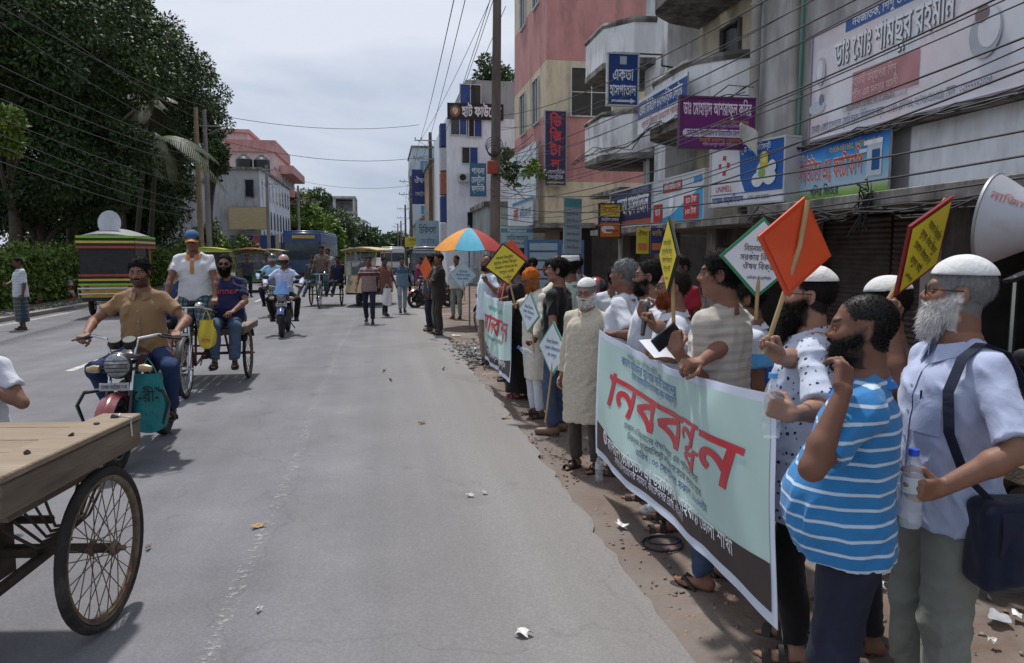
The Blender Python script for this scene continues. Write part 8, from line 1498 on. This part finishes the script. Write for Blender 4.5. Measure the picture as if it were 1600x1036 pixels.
mb = MB(); mb.sheet(lambda u, v: (-.10 + .2 * u, -.08 + .16 * v, .03 * math.sin(3 * u)), 6, 4, .001); tag(part('paper_sheet', mb, pm('e4e6ee'), None, tuple(D(1032, 552, 3.85)), (.5, .3, .4)), 'folded white paper in the speaker’s lower hand', 'paper')
# carrier bags
def carrier(label, p, w, h, dpt, mat, a, cat='bag', txt=None, tmat=None):
    root = thing('carrier_bag', label, cat, tuple(p), a); mb = MB(); f = lambda u, v: (math.sin(2 * PI * u) * w / 2 * (.72 + .28 * math.sin(PI * min(1, v * 1.15 + .1))) , math.cos(2 * PI * u) * dpt / 2 * (1 - .75 * v) + .012 * math.sin(9 * u * 3 + 4 * v), -h + h * v - .02 * math.cos(4 * PI * u) * (1 - v)); mb.sheet(f, 28, 12); mb.poly([f(i / 28, 0) for i in range(28)]); part('body', mb, mat, root, angle=70)
    for s in (-1, 1): mb = MB(); mb.tube([(s * w * .22, 0, -.01), (s * w * .12, 0, .07), (0, 0, .13)], [.012, .009, .006], 6, flat=.5); part('handle', mb, mat, root)
    if txt: mb = MB(); [lettering(mb, t, (x, -dpt * .42, -h * .5 + yy), (1, 0, 0), (0, 0, 1), hh, ww, .01, 0, .02) for t, x, yy, hh, ww in txt]; part('lettering', mb, tmat, root)
    return root
teal = M('bag_teal', (.015, .19, .20), rough=.6, var=.2, bump=.6, bs=14); yb = M('bag_yellow', (.55, .42, .03), rough=.45, var=.15, bump=.6, bs=14)
b1w = lambda p: np.array(BIKE1[0]) + rz(BIKE1[1]) @ np.array(p)
carrier('teal carrier bag hanging from the near motorcycle', b1w((-.19, .40, .74)), .30, .46, .16, teal, 0., txt=[('ে-রী-ঁ', 0, .06, .10, .2)], tmat=M('bag_ink', (.01, .02, .025), rough=.7))
vw = lambda p: np.array(v1[0]) + rz(v1[1]) @ np.array(p); carrier('yellow carrier bag hanging from the tricycle handlebar', vw((-.23, .66, .92)), .22, .32, .14, yb, .0, txt=[('উৎসব', 0, -.08, .05, .1)], tmat=M('bag_red_ink', (.4, .05, .03), rough=.6))
carrier('white carrier bag swinging beside the man behind the maroon tee shirt', (.08, 20.75, .78), .3, .45, .2, M('bag_white', (.6, .6, .6), rough=.5, var=.1), .3)
# ---------------------------------------------------------------- umbrellas
um = thing('market_umbrella', 'large multicoloured market umbrella with cyan, orange and red panels', 'umbrella', (2.05, 18.3, -.04)); Ru = .92; zt, zr = 2.38, 1.84
cols_ = [M('um_' + k, c, rough=.7, var=.1, bump=.2, bs=20) for k, c in (('cyan', (.05, .36, .52)), ('orange', (.62, .24, .02)), ('red', (.42, .045, .04)), ('pink', (.48, .07, .12)), ('lime', (.35, .42, .04)))]
for i in range(8):
    a0, a1 = 2 * PI * i / 8 + .3, 2 * PI * (i + 1) / 8 + .3
    mb = MB(); mb.sheet(lambda u, v: tuple(np.array([math.cos(a0 + (a1 - a0) * u), math.sin(a0 + (a1 - a0) * u), 0]) * (Ru * v * math.cos((a1 - a0) / 2) / math.cos((u - .5) * (a1 - a0)) + .001) + np.array([0, 0, zt - (zt - zr) * (.35 * v + .65 * v * v) + .03 * math.sin(PI * u) * v * -1])), 6, 8, .003); part('panel', mb, cols_[(0, 2, 3, 4, 1, 0, 2, 3)[(i + 3) % 8] if False else (3, 0, 4, 3, 1, 0, 2, 2)[i]], um, angle=60)
mb = MB(); mb.tube([(0, 0, 0), (0, 0, zt + .05)], .02, 8); part('pole', mb, steel, um)
for i in range(8): a0 = 2 * PI * i / 8 + .3; mb = MB(); mb.tube([(math.cos(a0) * .03, math.sin(a0) * .03, zt - .05), (math.cos(a0) * Ru * .95, math.sin(a0) * Ru * .95, zr - .01)], .006, 5); part('rib', mb, steel, um)
g = WM.grip[1][0]; ub = thing('black_umbrella', 'black umbrella over the woman at the left picture edge', 'umbrella', tuple(g)); mb = MB(); mb.tube([(0, 0, -.1), (-.12, 0, .72)], .008, 6); part('shaft', mb, dsteel, ub); mb = MB(); mb.lathe([(.0, .0), (.2, -.03), (.38, -.11), (.48, -.21), (.475, -.215), (.37, -.12), (.2, -.04), (0, -.01)], (-.12, 0, .72), (-.15, 0, 1), 16); part('canopy', mb, M('umb_black', (.02, .022, .026), rough=.6), ub, angle=60)
# ---------------------------------------------------------------- kerb posts, litter
for i, (px, py) in enumerate(((82, 472), (110, 470), (137, 474), (60, 476))):
    p = G(px, py); r_ = thing('kerb_post', ['%s red and white striped concrete kerb post by the hedge' % s for s in ('second', 'third', 'rightmost', 'leftmost')][i], 'post', (p[0], p[1], 0), 0, 'striped kerb posts')
    for k in range(4): mb = MB(); mb.lathe([(.16 - .012 * k, .19 * k), (.148 - .012 * k, .19 * (k + 1))] + ([(0, .19 * (k + 1))] if k == 3 else []), n=14, cap=(k == 0)); part('band', mb, M('post_red', (.30, .05, .035), rough=.8, var=.3) if k % 2 == 0 else M('post_white', (.5, .48, .45), rough=.8, var=.25), r_)
pap = pm('d6d4d0'); litt = [pap, M('lit_brown', (.25, .19, .13), rough=.8), M('lit_plast', (.5, .52, .55), rough=.3, alpha=.7), M('lit_dark', (.05, .045, .04), rough=.9), M('lit_orange', (.45, .28, .12), rough=.7)]
def scrap(label, px, py, w, l, m, z=0., seed=0):
    p = G(px, py, z); rg = random.Random(seed); a = rg.uniform(0, 3); mb = MB(); o1, o2 = rg.uniform(0, 6), rg.uniform(0, 6)
    mb.sheet(lambda u, v: ((u - .5) * w * (1 - .3 * math.sin(5 * v + o1)), (v - .5) * l * (1 - .25 * math.sin(4 * u + o2)), .006 + .012 * (1 + math.sin(6 * u + o1) * math.sin(5 * v + o2))), 6, 6, .001); tag(part('paper_scrap' if m in (0, 2) else 'litter', mb, litt[m], None, (p[0], p[1], z), (0, 0, a)), label, 'litter', 'litter on the road and verge')
for i, a in enumerate((('white crumpled paper near the bottom centre of the road', 817, 993, .07, .045, 0), ('orange brown wrapper on the left lane', 404, 824, .09, .04, 4), ('white paper bit in the middle of the road', 735, 776, .05, .04, 0), ('small white scrap left of the middle paper bit', 757, 772, .03, .03, 0), ('brown leaf on the middle of the road', 660, 662, .08, .03, 1), ('white scrap by the road edge near the beige kurta', 970, 822, .09, .05, 0), ('clear plastic wrapper behind the striped polo man', 1370, 915, .09, .06, 2), ('clear plastic sheet on the earth at far right', 1560, 968, .11, .08, 2), ('pale paper cup at the right picture edge', 1590, 965, .06, .05, 0), ('twig fragments on the road ahead', 600, 580, .2, .02, 3), ('dark twig near the road centre line', 610, 594, .2, .018, 3), ('twig by the earth verge', 693, 577, .2, .02, 3), ('brown scrap under the near cart', 232, 858, .05, .02, 1), ('white crumb by the road lane line', 405, 955, .03, .02, 0), ('leaf near the second banner', 790, 655, .1, .05, 1), ('paper on the verge beyond the second banner', 712, 525, .2, .1, 0), ('pale scrap beside the heap of rubbish', 745, 545, .2, .12, 0), ('brown leaf at the bottom right earth', 1440, 965, .06, .04, 1), ('small white chip near the elder’s feet', 1550, 1005, .04, .03, 0))): scrap(*a, z=GZ + .02 if (a[1] > 930 or i in (14, 15, 16)) and i not in (0,) else .002, seed=i)
# heap of rubbish and loose stones on the verge, too many and small to pick apart
rg = np.random.default_rng(9); Vs = []; Fs = []
def chips(n, cx, cy, sx, sy, s0, s1, zb=GZ):
    for k in range(n):
        x, y = rg.normal(cx, sx), rg.normal(cy, sy); s = rg.uniform(s0, s1); q = rg.normal(size=(6, 3)) * .25 + np.array([[1, 0, 0], [-1, 0, 0], [0, 1, 0], [0, -1, 0], [0, 0, .6], [0, 0, -.6]]); o = sum(len(v) for v in Vs); Vs.append(q * s + np.array([x, y, zb + s * .25])); Fs.extend([(a + o, b + o, c + o) for a, b, c in ((0, 2, 4), (2, 1, 4), (1, 3, 4), (3, 0, 4), (2, 0, 5), (1, 2, 5), (3, 1, 5), (0, 3, 5))])
chips(900, 3.2, 6., 1.2, 4., .008, .022); chips(500, 1.5, 5., .12, 3., .006, .016); chips(350, 2.2, 1.8, .7, .8, .006, .02)
o = part('loose_stones', np_mesh('loose_stones', np.concatenate(Vs), np.array(Fs), M('stone_bits', (.24, .19, .155), rough=.95, var=.5, vs=30), smooth=False), None); o['kind'] = 'stuff'; tag(o, 'scattered small stones and grit on the earth verge', 'stones')
Vs, Fs = [], []; chips(420, 1.62, 13.2, .22, .8, .015, .05, GZ + .02); o = part('rubbish_heap', np_mesh('rubbish_heap', np.concatenate(Vs), np.array(Fs), M('rubbish', (.17, .16, .155), rough=.9, var=.7, vs=25, col2=(.4, .4, .4), m2=.62, s2=18), smooth=False), None); o['kind'] = 'stuff'; tag(o, 'low heap of grey rubbish on the verge beyond the second banner', 'rubbish')
Vs, Fs = [], []; chips(500, -10.3, 24, .35, 5, .02, .06, .05); o = part('kerb_litter', np_mesh('kerb_litter', np.concatenate(Vs), np.array(Fs), M('kerb_rub', (.3, .29, .27), rough=.9, var=.6, vs=20), smooth=False), None); o['kind'] = 'stuff'; tag(o, 'pale litter strewn along the left kerb below the hedge', 'litter')
mb = MB(); pq = G(1035, 852, GZ); mb.ring((0, 0, .01), (0, 0, 1), .12, .006, 24, 6); mb.ring((.02, .03, .02), (0, .1, 1), .10, .006, 24, 6); tag(part('cable_loop', mb, M('cable_navy', (.01, .015, .04), rough=.5), None, tuple(pq)), 'dark blue cable loop lying on the earth under the banner', 'cable')
hl_ = thing('rag_cloth', 'pale cloth rag draped over the light box sign', 'cloth', (5.55, 11.15, 3.5)); mb = MB(); mb.sheet(lambda u, v: (-.1 + .25 * u, .1 * math.sin(5 * u), .25 * (1 - abs(u - .3)) - .38 * v * (.5 + .5 * u)), 10, 8, .006); part('cloth', mb, cloth('rag', (.5, .49, .44)), hl_, angle=70)

hp = thing('helmet', 'red and black helmet hung on a parked motorcycle behind the beige kurta', 'helmet', tuple(D(931, 452, 8.7))); Fh_ = Field(); Fh_.ell((0, 0, 0), (.13, .155, .145)); Fh_.plane((0, 0, -.10), (0, 0, -1), 'i', .01); Fh_.ell((-.13, -.08, -.03), (.085, .10, .065), None, .01, 's'); field_part('shell', Fh_, (-.22,) * 3, (.22,) * 3, .012, M('helmet_red', (.22, .02, .03), rough=.2, coat=.6, col2=(.02, .02, .02), m2=.5, w2=.03, s2=5), hp); mb = MB(); mb.sheet(lambda u, v: (-.128 * math.cos((u - .5) * 1.6), -.155 * math.sin((u - .5) * 1.6) - .04, .03 - .08 * v), 10, 3, .003); part('visor', mb, M('visor_dark', (.02, .02, .022), rough=.1), hp)
